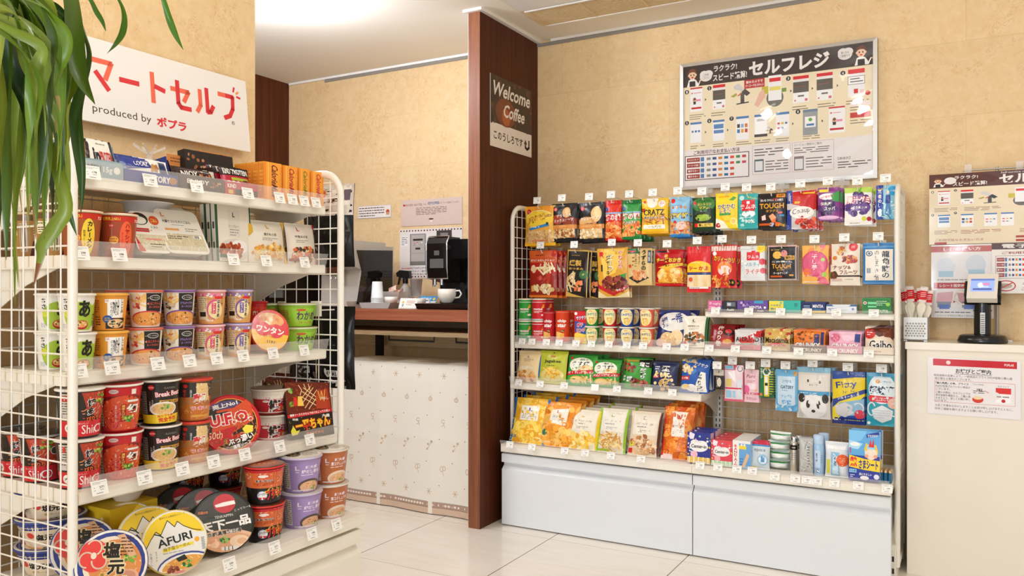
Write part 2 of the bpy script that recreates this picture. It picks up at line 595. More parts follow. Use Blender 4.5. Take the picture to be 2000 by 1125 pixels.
slab('wall_back', -3.9, WY, 0, 4.0, WY + 0.15, ZC + 0.2, STONE)
slab('wall_left', WX - 0.12, -0.8, 0, WX, 2.04, ZC, STONE_L)
slab('wall_nook_side', -3.9, 1.0, 0, -3.699, WY, ZC, WALNUT)
slab('ceiling', -3.9, -0.3, ZC, 2.6, 4.2, ZC + 0.12, CEILM)
# grey strip painted as a shadow gap and white trim along the top of the back wall, and the end of the partition
tb = MB(); tb.box(-1.86, WY - 0.012, ZC - 0.012, 4.0, WY, ZC)
structure(tb.build('trim_1', WHITE))
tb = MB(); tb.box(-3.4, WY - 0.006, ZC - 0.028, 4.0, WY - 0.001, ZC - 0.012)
structure(tb.build('trim_2', mat('painted_shadow_gap', '8b857a', 0.7)))
tb = MB(); tb.box(-3.69, WY - 0.012, ZC - 0.012, -2.01, WY, ZC)
structure(tb.build('trim_3', WHITE))
PX0, PX1, PY0 = -2.003, -1.9415, 3.150
mb = MB(); mb.box(PX0, PY0, 0, PX1, WY, ZC - 0.012)
structure(mb.build('wall_partition', WALNUT))
tb = MB(); tb.box(PX0 - 0.02, PY0 - 0.02, ZC - 0.012, PX1 + 0.02, WY, ZC)
structure(tb.build('trim_4', WHITE))
tb = MB(); tb.box(PX0, PY0 - 0.002, 0, PX1, PY0 - 0.0002, ZC - 0.012)
structure(tb.build('trim_6', wood_mat('walnut_edge', '7d4a30', '9c6446', 0.4)))
tb = MB(); tb.box(PX0 - 0.004, PY0 + 0.002, 0.0, PX0, WY, ZC - 0.012)
structure(tb.build('trim_5', WHITE))
# round surface lamps on the ceiling: shallow opal dome in a white ring
def dome_lamp(x, y, r, power, label, col=(0.98, 0.98, 0.99)):
    t = thing('ceiling_lamp', label, 'ceiling light', (x, y, ZC))
    m1 = MB(); m1.lathe([(r + 0.015, -0.001), (r + 0.018, -0.012), (r + 0.004, -0.02), (r, -0.012)], 40)
    m1.build('trim_ring', WHITE, t)
    m2 = MB(); m2.lathe([(r * math.cos(k * PI / 16), -0.012 - 0.05 * math.sin(k * PI / 16)) for k in range(9)], 32)
    e = bpy.data.materials.get('lamp_glow')
    if not e:
        e = bpy.data.materials.new('lamp_glow'); e.use_nodes = True
        b = e.node_tree.nodes['Principled BSDF']
        b.inputs['Emission Color'].default_value = (1, 0.95, 0.86, 1); b.inputs['Emission Strength'].default_value = 7
    m2.build('opal_dome', e, t)
    l = bpy.data.lights.new('ceiling_lamp_bulb', 'POINT'); l.energy = power; l.color = col; l.shadow_soft_size = 0.06
    o = bpy.data.objects.new('ceiling_lamp_bulb', l); C.objects.link(o); o.location = (x, y, ZC - 0.14)
    return t
dome_lamp(-2.58, 2.52, 0.11, LAMP[0], 'round opal ceiling lamp over the coffee nook', (0.92, 0.99, 1.14))
for i, (x, y) in enumerate([(-0.55, 1.75), (-1.25, 1.2), (0.45, 2.3), (0.9, 1.0), (-0.5, 0.5)]):
    dome_lamp(x, y, 0.11, LAMP[i + 1], ['round opal ceiling lamp over the open floor between the racks', 'round opal ceiling lamp above the noodle rack front', 'round opal ceiling lamp above the checkout counter', 'round opal ceiling lamp by the shop window side', 'round opal ceiling lamp above where one stands looking in'][i])
dome_lamp(-2.95, 1.75, 0.11, LAMP[6], 'unseen opal ceiling lamp added behind the noodle rack wall to brighten the nook', (0.92, 0.99, 1.14))  # hidden lamp added to lift the nook's ceiling and walls
# ceiling air vent
t = thing('ceiling_air_conditioner', 'cream ceiling air unit with slotted return grille beside the walnut partition', 'air conditioner', (0, 0, 0))
vx0, vx1, vy0, vy1 = -1.78, -0.2, 2.5, 3.465
mb = MB(); mb.box(vx0, vy0, ZC - 0.018, vx1, vy1, ZC - 0.001); mb.build('casing', mat('air_unit_casing', 'e6d2ac', 0.5), t)
mb = MB(); gx0, gx1, gy0, gy1 = vx0 + 0.045, vx1 - 0.02, 3.225, vy1 - 0.035
mb.box(gx0, gy0, ZC - 0.021, gx1, gy1, ZC - 0.0185)
mb.build('grille_back', mat('vent_dark', '8a7048', 0.7), t)
mb = MB()
k = gy0
while k < gy1:
    mb.box(gx0, k, ZC - 0.03, gx1, k + 0.007, ZC - 0.0215); k += 0.0135
for q in range(7):
    x = gx0 + (gx1 - gx0) * q / 6
    mb.box(x - 0.006, gy0, ZC - 0.031, x + 0.006, gy1, ZC - 0.0215)
mb.build('grille', mat('vent_cream', 'dfc596', 0.5), t)
mb = MB(); mb.box(gx0 - 0.01, gy0 - 0.012, ZC - 0.032, gx1, gy0, ZC - 0.019); mb.box(gx0 - 0.01, gy1, ZC - 0.032, gx1, gy1 + 0.012, ZC - 0.019)
mb.build('grille_frame', WHITE, t)
mb = MB(); mb.box(vx0 + 0.02, vy0 + 0.02, ZC - 0.03, vx1, 3.20, ZC - 0.0185); mb.build('access_panel', WHITE, t)
# ------------------------------------------------------------------ the two steel display racks
SLOT = hexcol('2a2723')
PC = hexcol('ece6d8')
PAINTED = mat('painted_rack', rough=0.35, attr=True)
GRIDW = mat('white_wire', 'efe9dc', 0.35)
def end_panel(root, x, y0, y1, z0, z1):
    """upright side frame: flat tube bent at the top front, wire mesh inside"""
    r = 0.075
    pts = [(x, y0, z0), (x, y0, z1 - r)]
    for k in range(1, 9):
        a = PI / 2 * k / 8
        pts.append((x, y0 + r - r * math.cos(a), z1 - r + r * math.sin(a)))
    pts.append((x, y1, z1))
    mb = MB(); mb.tube(pts, 0.0125, 10, PC, up=(1, 0, 0), flat=0.8)
    mb.box(x - 0.009, y1 - 0.02, z0, x + 0.009, y1, z1)
    mb.tube([(x, y0, z0 + 0.01), (x, y1, z0 + 0.01)], 0.01, 8)
    f = mb.build('end_panel_frame', PAINT, root)
    g = MB()
    y = y0 + 0.045
    while y < y1 - 0.02:
        zt = z1 - 0.008 if y > y0 + r else z1 - r + math.sqrt(max(0, r * r - (y0 + r - y) ** 2))
        g.rod((x, y, z0 + 0.01), (x, y, zt), 0.0022); y += 0.05
    z = z0 + 0.05
    while z < z1 - 0.02:
        g.rod((x, y0, z), (x, y1, z), 0.0022); z += 0.05
    g.build('wire_mesh', GRIDW, f)
    return f
def back_mesh(root, xa, xb, y, z0, z1, name='back_wire_mesh'):
    g = MB()
    n = int(round((xb - xa) / 0.05))
    for k in range(n + 1):
        x = xa + (xb - xa) * k / n
        g.rod((x, y, z0), (x, y, z1), 0.0019)
    z = z1
    while z > z0:
        g.rod((xa, y - 0.004, z), (xb, y - 0.004, z), 0.0019); z -= 0.05
    g.build(name, mat('grey_wire', 'e2ddd2', 0.35), root)
def post(root, x, y, z0, z1):
    mb = MB(); mb.box(x - 0.018, y, z0, x + 0.018, y + 0.04, z1, PC)
    z = z0 + 0.05
    while z < z1 - 0.03:
        for s in (-0.008, 0.008):
            mb.face([(x + s - 0.0025, y - 0.0004, z), (x + s + 0.0025, y - 0.0004, z), (x + s + 0.0025, y - 0.0004, z + 0.014), (x + s - 0.0025, y - 0.0004, z + 0.014)], SLOT)
        z += 0.025
    mb.build('slotted_post', PAINTED, root)
def shelf(root, xa, xb, yf, yb, z, rail=True, lip=0.028, bracket=True, railh=0.034, slots=True):
    """steel tray with a rounded front lip; z is the standing surface"""
    mb = MB()
    prof = [(yb, z), (yf + 0.006, z), (yf, z - 0.004), (yf, z - lip + 0.004), (yf + 0.004, z - lip), (yf + 0.03, z - lip), (yf + 0.03, z - 0.012), (yb, z - 0.012)]
    mb.prism(prof, 0, xa, xb, PC)
    for x in (xa - 0.0015, xb - 0.001):
        mb.box(x, yf + 0.004, z - lip, x + 0.0025, yb, z + 0.001, PC)
    s = mb.build('shelf', PAINTED, root)
    if rail:
        mb = MB()
        mb.face([(xa + 0.002, yf - 0.002, z - 0.008), (xb - 0.002, yf - 0.002, z - 0.008), (xb - 0.002, yf - 0.014, z + railh), (xa + 0.002, yf - 0.014, z + railh)])
        mb.face([(xa + 0.002, yf - 0.0035, z - 0.008), (xb - 0.002, yf - 0.0035, z - 0.008), (xb - 0.002, yf - 0.0155, z + railh), (xa + 0.002, yf - 0.0155, z + railh)][::-1])
        mb.build('clear_price_rail', CLEAR, s)
    if bracket:
        for x in (xa + 0.012, xb - 0.016):
            mb = MB()
            q = [(yb, z - 0.013), (yf + 0.03, z - 0.013), (yf + 0.03, z - 0.022), (yb - 0.12, z - 0.07), (yb - 0.06, z - 0.1), (yb, z - 0.13)]
            mb.prism(q, 0, x, x + 0.003, PC)
            if slots:
                for k in range(7):
                    y = yf + 0.06 + k * 0.012
                    mb.face([(x + 0.0034, y, z - 0.022), (x + 0.0034, y + 0.003, z - 0.022), (x + 0.0034, y + 0.003, z - 0.03), (x + 0.0034, y, z - 0.03)], SLOT)
            mb.build('bracket', PAINTED, s)
    return s
def drawer(root, xa, xb, yf, z0, z1, m):
    mb = MB()
    # front panel with the bent finger grip along its top edge
    prof = [(yf, z0), (yf, z1 - 0.075), (yf + 0.022, z1 - 0.055), (yf + 0.022, z1 - 0.045), (yf - 0.002, z1 - 0.040), (yf - 0.002, z1 - 0.004), (yf + 0.002, z1), (yf + 0.045, z1), (yf + 0.045, z0)]
    mb.prism(prof[::-1], 0, xa + 0.002, xb - 0.002)
    d = mb.build('drawer_front', m, root)
    mb = MB(); mb.box(xa + 0.015, yf + 0.046, z0 + 0.02, xb - 0.015, yf + 0.36, z1 - 0.07)
    mb.build('drawer_box', WHITE, d)
    return d
def foot(root, x, y0, y1):
    mb = MB()
    mb.prism([(y0, 0.0), (y0, 0.12), (y0 + 0.012, 0.135), (y1, 0.19), (y1, 0.0)], 0, x - 0.012, x + 0.012, PC)
    for z in (0.03, 0.075):
        mb.box(x - 0.005, y0 - 0.0006, z, x + 0.005, y0 + 0.001, z + 0.02, SLOT)
    mb.build('foot', PAINTED, root)
# --- rack against the long back wall
RO = (-1.898, 3.377)         # left end, plane of the end frames
rackR = thing('display_rack', 'wide white steel rack of hanging snacks and toiletries against the stone back wall', 'display rack', (RO[0], RO[1], 0))
RL = 1.671; RJ = 0.916       # full length, joint of the two bays
RB = 0.268                   # back mesh, from the end frames
end_panel(rackR, 0.0, 0.0, 0.30, 0.05, 1.497)
end_panel(rackR, RL, 0.0, 0.30, 0.05, 1.497)
back_mesh(rackR, 0.03, RJ - 0.02, RB, 0.30, 1.42)
back_mesh(rackR, RJ + 0.02, RL - 0.03, RB, 0.30, 1.42)
post(rackR, 0.012, RB + 0.006, 0.0, 1.45); post(rackR, RJ, RB + 0.006, 0.0, 1.45); post(rackR, RL - 0.012, RB + 0.006, 0.0, 1.45)
ZR = dict(bot=0.380, D=0.656, A=0.847, C=0.847, B=1.003)
YR = dict(bot=3.245, D=3.333, A=3.377, C=3.377, B=3.40)
shelf(rackR, 0.012, RJ, YR['bot'] - RO[1], RB, ZR['bot'], True, 0.036, False, 0.022)
shelf(rackR, RJ + 0.003, RL - 0.014, YR['bot'] - RO[1], RB, ZR['bot'], True, 0.036, False, 0.022)
shelf(rackR, 0.013, RJ + 0.012, YR['D'] - RO[1], RB, ZR['D'])
shelf(rackR, 0.013, RJ + 0.012, YR['A'] - RO[1], RB, ZR['A'])
shelf(rackR, RJ + 0.014, RL - 0.014, YR['C'] - RO[1], RB, ZR['C'])
shelf(rackR, RJ + 0.014, RL - 0.014, YR['B'] - RO[1], RB, ZR['B'], True, 0.022, True, 0.014)
DW = mat('drawer_white', 'dfe2e4', 0.35)
drawer(rackR, 0.006, RJ, 3.2615 - RO[1], 0.006, 0.335, DW)
drawer(rackR, RJ, RL - 0.012, 3.2615 - RO[1], 0.006, 0.335, DW)
for x in (0.0, RJ, RL): foot(rackR, x - 0.014 if x > 1 else x + 0.02, -0.03, 0.30)
# --- rack against the wall on the left
LO = (-1.777, 1.113)
rackL = thing('display_rack', 'white steel rack of cup noodles beside the hanging plant', 'display rack', (LO[0], LO[1], 0), PI / 2)
LL = 0.906; LB = 0.355
end_panel(rackL, 0.0, 0.0, 0.395, 0.05, 1.48)
end_panel(rackL, LL, 0.0, 0.395, 0.05, 1.48)
back_mesh(rackL, 0.03, LL - 0.03, LB, 0.30, 1.40)
post(rackL, 0.014, LB + 0.006, 0.0, 1.42); post(rackL, LL - 0.014, LB + 0.006, 0.0, 1.42)
XL = dict(L1=-1.829, L2=-1.829, L3=-1.825, L4=-1.779, L5=-1.678)
ZL = dict(L1=1.372, L2=1.179, L3=0.903, L4=0.631, L5=0.382)
for k in XL:
    yf = LO[0] - XL[k]
    last = k == 'L5'
    shelf(rackL, 0.016 if not last else 0.004, LL - 0.016 if not last else LL - 0.002, yf, LB, ZL[k], True, 0.03 if not last else 0.036, not last, 0.036)
drawer(rackL, 0.006, LL - 0.006, LO[0] + 1.685, 0.006, 0.335, PAINT)
foot(rackL, 0.02, -0.03, 0.33); foot(rackL, LL - 0.02, -0.03, 0.33)
# ------------------------------------------------------------------ makers of packaged goods; each returns a recipe of meshes
def bag(name, w, h, d, art, base='w', seal=0.05, wob=1.0, edge=None, film=None, seed=1, back=None):
    asp = w / h
    bc = hexcol(base)
    def prof(u, v):
        pu = max(0.0, 1 - abs(2 * u - 1) ** 2.4)
        q = (v - seal) / max(1 - 2 * seal, 1e-3)
        q = min(max(q, 0.0), 1.0)
        return (pu ** 0.65) * max(0.0, 1 - abs(2 * q - 1) ** 3.2) ** 0.75, pu
    def srf(u, v, hh, sgn=-1):
        p, pu = prof(u, v)
        q = min(max((v - seal) / (1 - 2 * seal), 0), 1)
        nar = 1 - 0.05 * (1 - abs(2 * q - 1) ** 3) * min(1, d / 0.03)
        x = (u - 0.5) * w * nar
        z = v * h
        n = noise.noise(Vector((u * 5.0 + seed * 3.7, v * 6.0, seed * 1.3 + (0 if sgn < 0 else 9)))) * 0.10 * d * wob * pu ** 0.4
        n += noise.noise(Vector((u * 13.0, v * 11.0 + seed, seed * 2.3))) * 0.05 * d * wob * pu
        y = sgn * (d * 0.55 * p + 0.0008 + hh) + n * (1 if sgn < 0 else -0.6)
        return (x, y, z)
    mb = MB()
    NU, NV = 12, 16
    us = [i / NU for i in range(NU + 1)]
    vs = [0, seal * 0.5, seal] + [seal + (1 - 2 * seal) * i / (NV - 2) for i in range(1, NV - 2)] + [1 - seal, 1 - seal * 0.5, 1]
    mb.grid([[srf(u, v, 0) for u in us] for v in vs], bc)
    mb.grid([[srf(u, v, 0, 1) for u in reversed(us)] for v in vs], hexcol(back) if back else bc)
    if edge:   # coloured side weld
        for s_ in edge.split():
            sd, c = s_[0], hexcol(s_[1:])
            u0, u1 = (0.0, 0.07) if sd == 'L' else (0.93, 1.0)
            for k in range(16):
                mb.face([srf(u0, k / 16, .0012), srf(u1, k / 16, .0012), srf(u1, (k + 1) / 16, .0012), srf(u0, (k + 1) / 16, .0012)], c)
    ink(mb, art, asp, lambda u, v, hh: srf(u, v, hh + 0.0006), NU, 14)
    return dict(name=name, root=mb.mesh(name, film or FILM), h=h, d=d, w=w)
def box(name, w, h, d, art, base='w', left=None, right=None, top=None, m=None, lart=None, rart=None, tart=None):
    mb = MB()
    b = hexcol(base)
    x, y = w / 2, d
    mb.face([(-x, 0, 0), (x, 0, 0), (x, 0, h), (-x, 0, h)], b)
    mb.face([(x, y, 0), (-x, y, 0), (-x, y, h), (x, y, h)], b)
    mb.face([(-x, y, 0), (-x, 0, 0), (-x, 0, h), (-x, y, h)], hexcol(left) if left else b)
    mb.face([(x, 0, 0), (x, y, 0), (x, y, h), (x, 0, h)], hexcol(right) if right else b)
    mb.face([(-x, 0, h), (x, 0, h), (x, y, h), (-x, y, h)], hexcol(top) if top else b)
    mb.face([(-x, 0, 0), (-x, y, 0), (x, y, 0), (x, 0, 0)], b)
    ink(mb, art, w / h, lambda u, v, q: ((u - .5) * w, -q, v * h))
    if lart: ink(mb, lart, d / h, lambda u, v, q: (-x - q, y * (1 - u), v * h))
    if rart: ink(mb, rart, d / h, lambda u, v, q: (x + q, y * u, v * h))
    if tart: ink(mb, tart, w / d, lambda u, v, q: ((u - .5) * w, v * y, h + q))
    return dict(name=name, root=mb.mesh(name, m or CARD), h=h, d=d, w=w)
def cup(name, rt, rb, h, art, base='w', lidart='', lidcol='w', rimcol='w', A=90, bands=None, body='cup_body', lid='lid', m=None, lidz=0.0, lidm=None, sx=1.0):
    """tapered paper cup with rolled rim and peel-off lid; bands = [(z fraction, colour)] paint around the whole cup"""
    mb = MB()
    b = hexcol(base)
    zs = [0.0, 0.004] + [0.004 + (h - 0.010) * k / 8 for k in range(1, 9)]
    def rad(z): return rb + (rt - rb) * z / h
    prof = [(rad(z) * (0.985 if z == 0 else 1), z) for z in zs] + [(rt + 0.0025, h - 0.005), (rt + 0.003, h - 0.003), (rt + 0.0025, h - 0.001), (rt - 0.001, h)]
    cols = [b] * (len(prof) - 1)
    for i in range(len(prof) - 1):
        if prof[i][1] >= h - 0.0065: cols[i] = hexcol(rimcol)
        elif bands:
            for fz, c in bands:
                if prof[i][1] / h >= fz: cols[i] = hexcol(c)
    mb.lathe(prof, 40, cols=cols)
    mb.disc(rb * 0.98, 0.0008, 30, b)
    a = R_(A)
    def srf(u, v, q):
        th = (u - .5) * 2 * a; z = 0.004 + v * (h - 0.012); r = rad(z) + q
        return (r * math.sin(th), -r * math.cos(th), z)
    ink(mb, art, 2 * a * (rt + rb) / 2 / h, srf, 16, 1)
    me = mb.mesh(body, m or WRAP)
    ml = MB()
    lc = hexcol(lidcol)
    ml.lathe([(rt - 0.0005, h - 0.0012), (rt + 0.001, h + 0.0004), (rt - 0.003, h + 0.0008), (0.004, h + 0.0008 + lidz)], 36, lc)
    ink(ml, lidart, 1.0, lambda u, v, q: ((u - .5) * 2 * rt, (v - .5) * 2 * rt, h + 0.001 + q + lidz * max(0, 1 - math.hypot(u - .5, v - .5) * 2)), 1, 1, round_=True)
    return dict(name=name, parts=[(body, me), (lid, ml.mesh(lid, lidm or m or WRAP))], h=h, d=2 * rt, w=2 * rt, rt=rt, sx=sx)
def can(name, r, h, art, base='r', lidcol='e', A=90, cap='lid'):
    mb = MB(); b = hexcol(base); s = hexcol('s')
    mb.lathe([(r * .96, 0), (r, .002), (r, .006), (r * .985, .007), (r * .985, h - .006), (r, h - .005), (r, h - .002), (r * .93, h - .001)], 36, cols=[s, s, s, b, b, s, s])
    a = R_(A)
    ink(mb, art, 2 * a * r / h, lambda u, v, q: ((r * .985 + q) * math.sin((u - .5) * 2 * a), -(r * .985 + q) * math.cos((u - .5) * 2 * a), .008 + v * (h - .016)), 16, 1)
    ml = MB(); ml.lathe([(r + .0006, h - .004), (r + .0006, h + .0015), (r - .003, h + .002), (r - .004, h + .0005), (0.001, h + .0005)], 32, hexcol(lidcol))
    return dict(name=name, parts=[('can_body', mb.mesh('can_body', CARD)), (cap, ml.mesh(cap, CARD))], h=h, d=2 * r, w=2 * r)
def spawn(rec, loc, rotz, label, cat, group=None, tilt=0.0, roll=0.0, name=None):
    if 'root' in rec:
        o = put(name or rec['name'], rec['root'])
        tag(o, label, cat, group)
    else:
        o = thing(name or rec['name'], label, cat, group=group)
        for pn, me in rec['parts']:
            put(pn, me, o)
    o.location = loc
    o.rotation_euler = (R_(tilt), R_(roll), rotz)
    if rec.get('sx', 1) != 1: o.scale = (rec['sx'], 1, 1)
    return o
# ------------------------------------------------------------------ price tags and hooks
_TG = {}
def tag_mesh(price, w=0.036, h=0.029):
    k = (price, w, h)
    if k not in _TG:
        mb = MB(); wc = hexcol('w')
        mb.box(-w / 2, 0, -h / 2, w / 2, 0.0012, h / 2, wc)
        a = 'D .08 .74 .92 .92 2 a;T %s .62 .53 .3 .15 5a554e b;R .14 .5 .19 .56 a;D .12 .3 .3 .4 1 z;D .5 .3 .9 .4 1 z;D .25 .08 .92 .2 1 z' % price if price else ''
        ink(mb, a, w / h, lambda u, v, q: ((u - .5) * w, -q, (v - .5) * h))
        _TG[k] = mb.mesh('price_tag', PAPER)
    return _TG[k]
def tagR(px, Yk, desc, price='198', z=None, w=0.036, h=0.029):
    Y = YR[Yk] - 0.010
    X, f = atY(px, Y)
    o = put('price_tag', tag_mesh(price, w, h), None, (X, Y - 0.006, (z if z else ZR[Yk] + 0.006)), (R_(-14), 0, 0))
    tag(o, desc, 'price tag', 'price tags on the snack rack shelves')
def tagL(px, k, desc, price='298'):
    X = XL[k] + 0.010
    Y, f = atX(px, X)
    o = put('price_tag', tag_mesh(price, 0.040, 0.034), None, (X + 0.006, Y, ZL[k] + 0.006), (R_(-16), 0, PI / 2))
    tag(o, desc, 'price tag', 'price tags on the noodle rack shelves')
def hook(X, Y, z, desc, price='198', boxy=False):
    t = thing('display_hook', 'wire hook and price card of the ' + desc, 'display hook', (X, 3.6362, z), 0, 'display hooks on the snack rack')
    L = 3.636 - Y + 0.012
    mb = MB()
    mb.rod((0, 0.0, 0), (0, -L + 0.01, -0.002), 0.0022, n=6); mb.rod((0, -L + 0.01, -0.002), (0, -L, 0.010), 0.0022, n=6)
    mb.rod((0, 0.0, 0.022), (0, -L - 0.002, 0.028), 0.0016, n=6); mb.box(-0.012, -0.006, -0.012, 0.012, 0.001, 0.03)
    mb.build('wire', GRIDW, t)
    w, h = (0.038, 0.032)
    p = put('price_card', tag_mesh(price, w, h), t, (0, -L - 0.006, 0.034 if not boxy else 0.03), (0, 0, 0))
    p.rotation_euler = (R_(-6), 0, R_(8 * ((X * 37) % 1 - 0.5)))
ORD = ['front', 'second behind the front one', 'third from the front', 'fourth from the front', 'fifth from the front']
def hangR(kind, name, cat, desc, px0, px1, yt, yb, d, n, base, art, price='198', Y=3.44, seal=0.05, edge=None, boxy=False, jit=0.006, film=None, roll=0.0):
    X0, f0 = atY(px0, Y); X1, f1 = atY(px1, Y)
    w = X1 - X0; X = (X0 + X1) / 2; f = (f0 + f1) / 2
    zt, zb = zat(yt, f), zat(yb, f)
    rec = bag(name, w, zt - zb, d, art, base, seal, edge=edge, seed=px0 % 97, film=film)
    step = min(d * 1.3 + 0.003, (3.62 - Y) / max(n, 1))
    rng = random.Random(px0)
    for k in range(n):
        jx = 0 if k == 0 else rng.uniform(0.2, 1.0) * jit * k
        lb = desc if n == 1 else desc + ', ' + (ORD[k] if k else 'front of its hook')
        spawn(rec, (X + jx, Y + k * step + d * 0.5, zb - (0.002 * k)), R_(rng.uniform(-3, 3)), lb, cat, desc + 's on one hook' if n > 1 else None, 0, roll + rng.uniform(-1, 1) * (k > 0) * 2)
    hook(X, Y - 0.002, zt - 0.010, desc, price, boxy)
def standR(kind, name, cat, desc, px0, px1, yt, key, d, n, base, art, tilt=12, price='198', tagpx=None, dy=0.03, seal=0.05, edge=None, jit=0.01, yaw=0, step=None, jz=0.0, film=None, shift=0.0, **kw):
    """bags and boxes standing on a shelf of the snack rack, a row of n going back"""
    Y = YR[key] + dy
    X0, f0 = atY(px0, Y); X1, f1 = atY(px1, Y)
    w = X1 - X0; X = (X0 + X1) / 2; f = (f0 + f1) / 2
    z = ZR[key]
    h = (zat(yt, f) - z) / math.cos(R_(tilt))
    if kind == 'bag': rec = bag(name, w, h, d, art, base, seal, edge=edge, seed=px0 % 89, film=film)
    else: rec = box(name, w, h, d, art, base, **kw)
    rng = random.Random(px0 + 5)
    st = step or d * 1.25 / max(math.cos(R_(tilt)), .7)
    for k in range(n):
        lb = desc if n == 1 else desc + ', ' + (ORD[k] if k else 'front of its row')
        jx = rng.uniform(-1, 1) * jit if k else 0
        spawn(rec, (X + jx + k * shift, Y + k * st + (d * .5 if kind == 'bag' else 0), z + 0.002 + k * jz + (d * math.sin(R_(tilt)) if kind == 'box' else 0)), R_(yaw + (rng.uniform(-1.5, 1.5) if k and jit else 0)), lb, cat, (desc + 's in a row') if n > 1 else None, -tilt)
    if tagpx: tagR(tagpx, key, 'price tag under the ' + desc, price)
    return rec
def cupsR(rec, cat, desc, pxc, key, levels, n, yaw=0, tagpx=None, price='198', Yc=None):
    Yc = Yc or YR[key] + rec['rt' if 'rt' in rec else 'w'] * (1 if 'rt' in rec else .5) + 0.012
    X, f = atY(pxc, Yc)
    for lv in range(levels):
        for k in range(n):
            lb = desc + (', ' + ('bottom' if lv == 0 else 'top') + ' of the stack' if levels > 1 else '') + (', front row' if n > 1 and k == 0 else ', back row' if k else '')
            spawn(rec, (X + 0.004 * k, Yc + k * (rec['w'] + 0.008), ZR[key] + lv * (rec['h'] + 0.0025) + 0.0005), R_(yaw), lb, cat, desc + ' stack' if levels * n > 1 else None)
    if tagpx: tagR(tagpx, key, 'price tag under the ' + desc, price)
def cupsL(rec, cat, desc, pxc, key, levels, n, yaw=-22, tagpx=None, price='298', Xc=None, dx=0.0, jit=0.003, first=0):
    r = rec['w'] / 2
    Xc = (XL[key] - r - 0.014 - dx) if Xc is None else Xc
    Y, f = atX(pxc, Xc)
    rng = random.Random(int(pxc))
    for lv in range(first, levels):
        for k in range(n):
            lb = desc + (', ' + ('bottom' if lv == 0 else 'top') + ' of the stack' if levels > 1 else '') + (', front row' if n > 1 and k == 0 else ', back row' if k else '')
            spawn(rec, (Xc - k * (rec['w'] + 0.008), Y + rng.uniform(-1, 1) * jit, ZL[key] + lv * (rec['h'] + 0.0025) + 0.0005), PI / 2 + R_(yaw + rng.uniform(-4, 4)), lb, cat, desc + ' stack' if levels * n > 1 else None)
    if tagpx: tagL(tagpx, key, 'price tag under the ' + desc, price)
def standL(kind, name, cat, desc, px0, px1, yt, key, d, n, base, art, tilt=10, price='298', tagpx=None, dx=0.03, seal=0.05, edge=None, jit=0.006, yaw=0, step=None, film=None, dz=0.0, **kw):
    X = XL[key] - dx
    Y0, f0 = atX(px0, X); Y1, f1 = atX(px1, X)
    w = Y1 - Y0; Y = (Y0 + Y1) / 2; f = (f0 + f1) / 2
    z = ZL[key] + dz
    h = (zat(yt, f) - z) / math.cos(R_(tilt))
    if kind == 'bag': rec = bag(name, w, h, d, art, base, seal, edge=edge, seed=px0 % 83, film=film)
    else: rec = box(name, w, h, d, art, base, **kw)
    rng = random.Random(px0 + 5)
    st = step or d * (1.25 if kind == 'bag' else 1.03)
    for k in range(n):
        lb = desc if n == 1 else desc + ', ' + (ORD[k] if k else 'front of its row')
        spawn(rec, (X - k * st - (d * .5 if kind == 'bag' else 0), Y + (rng.uniform(-1, 1) * jit if k else 0), z + 0.002 + (d * math.sin(R_(tilt)) if kind == 'box' else 0)), PI / 2 + R_(yaw), lb, cat, (desc + 's in a row') if n > 1 else None, -tilt)
    if tagpx: tagL(tagpx, key, 'price tag under the ' + desc, price)
    return rec
# ------------------------------------------------------------------ goods on the wall rack: upper hooks
NUT = 'e3b878,d9a860,f0cf98,c98d4a'
SB = 'snack_bag'
def H(*a, **k): hangR('bag', *a, **k)
H(SB, 'snack bag', 'yellow bag of butter peanuts', 1023, 1083, 402, 480, .030, 2, 'e9a93a',
  "R 0 .84 1 1 f0a030;E .5 .68 .48 .22 f7d23a;A .5 .68 .44 .2 .012 20 170 w;C .15 .86 .065 r;T でん .15 .86 .1 .04 w;T バタピー .5 .69 .8 .17 j B od r12;P 2f86c4 .14 .44 .82 .56 .84 .49 .2 .39;D .22 .44 .7 .5 1 w;C .78 .55 .035 k;R 0 .08 1 .38 d9b27a;Q o .05 .08 .95 .38 130 .026 %s;R 0 0 1 .07 f0b429;T BUTTER_PEANUTS .5 .13 .5 .04 h b" % NUT, edge='Lf3c23a Rf3c23a')
H(SB, 'snack bag', 'black bag of deluxe mixed nuts with clear window', 1076, 1126, 397, 472, .026, 2, '221d1a',
  "E .24 .58 .26 .13 a8462a;E .75 .52 .3 .12 8c3a22;E .62 .76 .16 .14 e0ac68;E .64 .79 .1 .08 edc489;C .16 .85 .05 h;T でん .16 .85 .08 .03 w;T デラックス .52 .68 .6 .085 w b r4;T ミックスナッツ .5 .56 .78 .085 w b r4;R 0 .33 1 .44 d98a3c;D .1 .36 .7 .42 2 f6d9a0;R .06 .1 .94 .33 caa06a;Q o .08 .1 .92 .32 70 .035 d9a860,b06a35,e8c58b,8e4b22,f0d6a6;R 0 0 1 .09 1b1715")
H(SB, 'snack bag', 'black bag of cashew nuts with clear window', 1128, 1180, 395, 473, .026, 2, '221d1a',
  "R 0 .86 1 1 3a3a3a;E .35 .5 .4 .14 cf9156;E .72 .7 .2 .2 e6bd7f;E .74 .73 .12 .13 f2d6a1;E .3 .52 .28 .08 e0ab6b;C .17 .85 .055 h;T でん .17 .85 .08 .03 w;T カシューナッツ .5 .6 .82 .1 w b r5;R .3 .46 .6 .475 k;R 0 .34 1 .45 d98a3c;D .1 .37 .9 .43 2 f6d9a0;R .06 .1 .94 .34 c9a878;Q o .08 .1 .92 .33 60 .04 f0d6a6,e8c58b,dcae6c,f6e4c2;R 0 0 1 .09 1b1715")
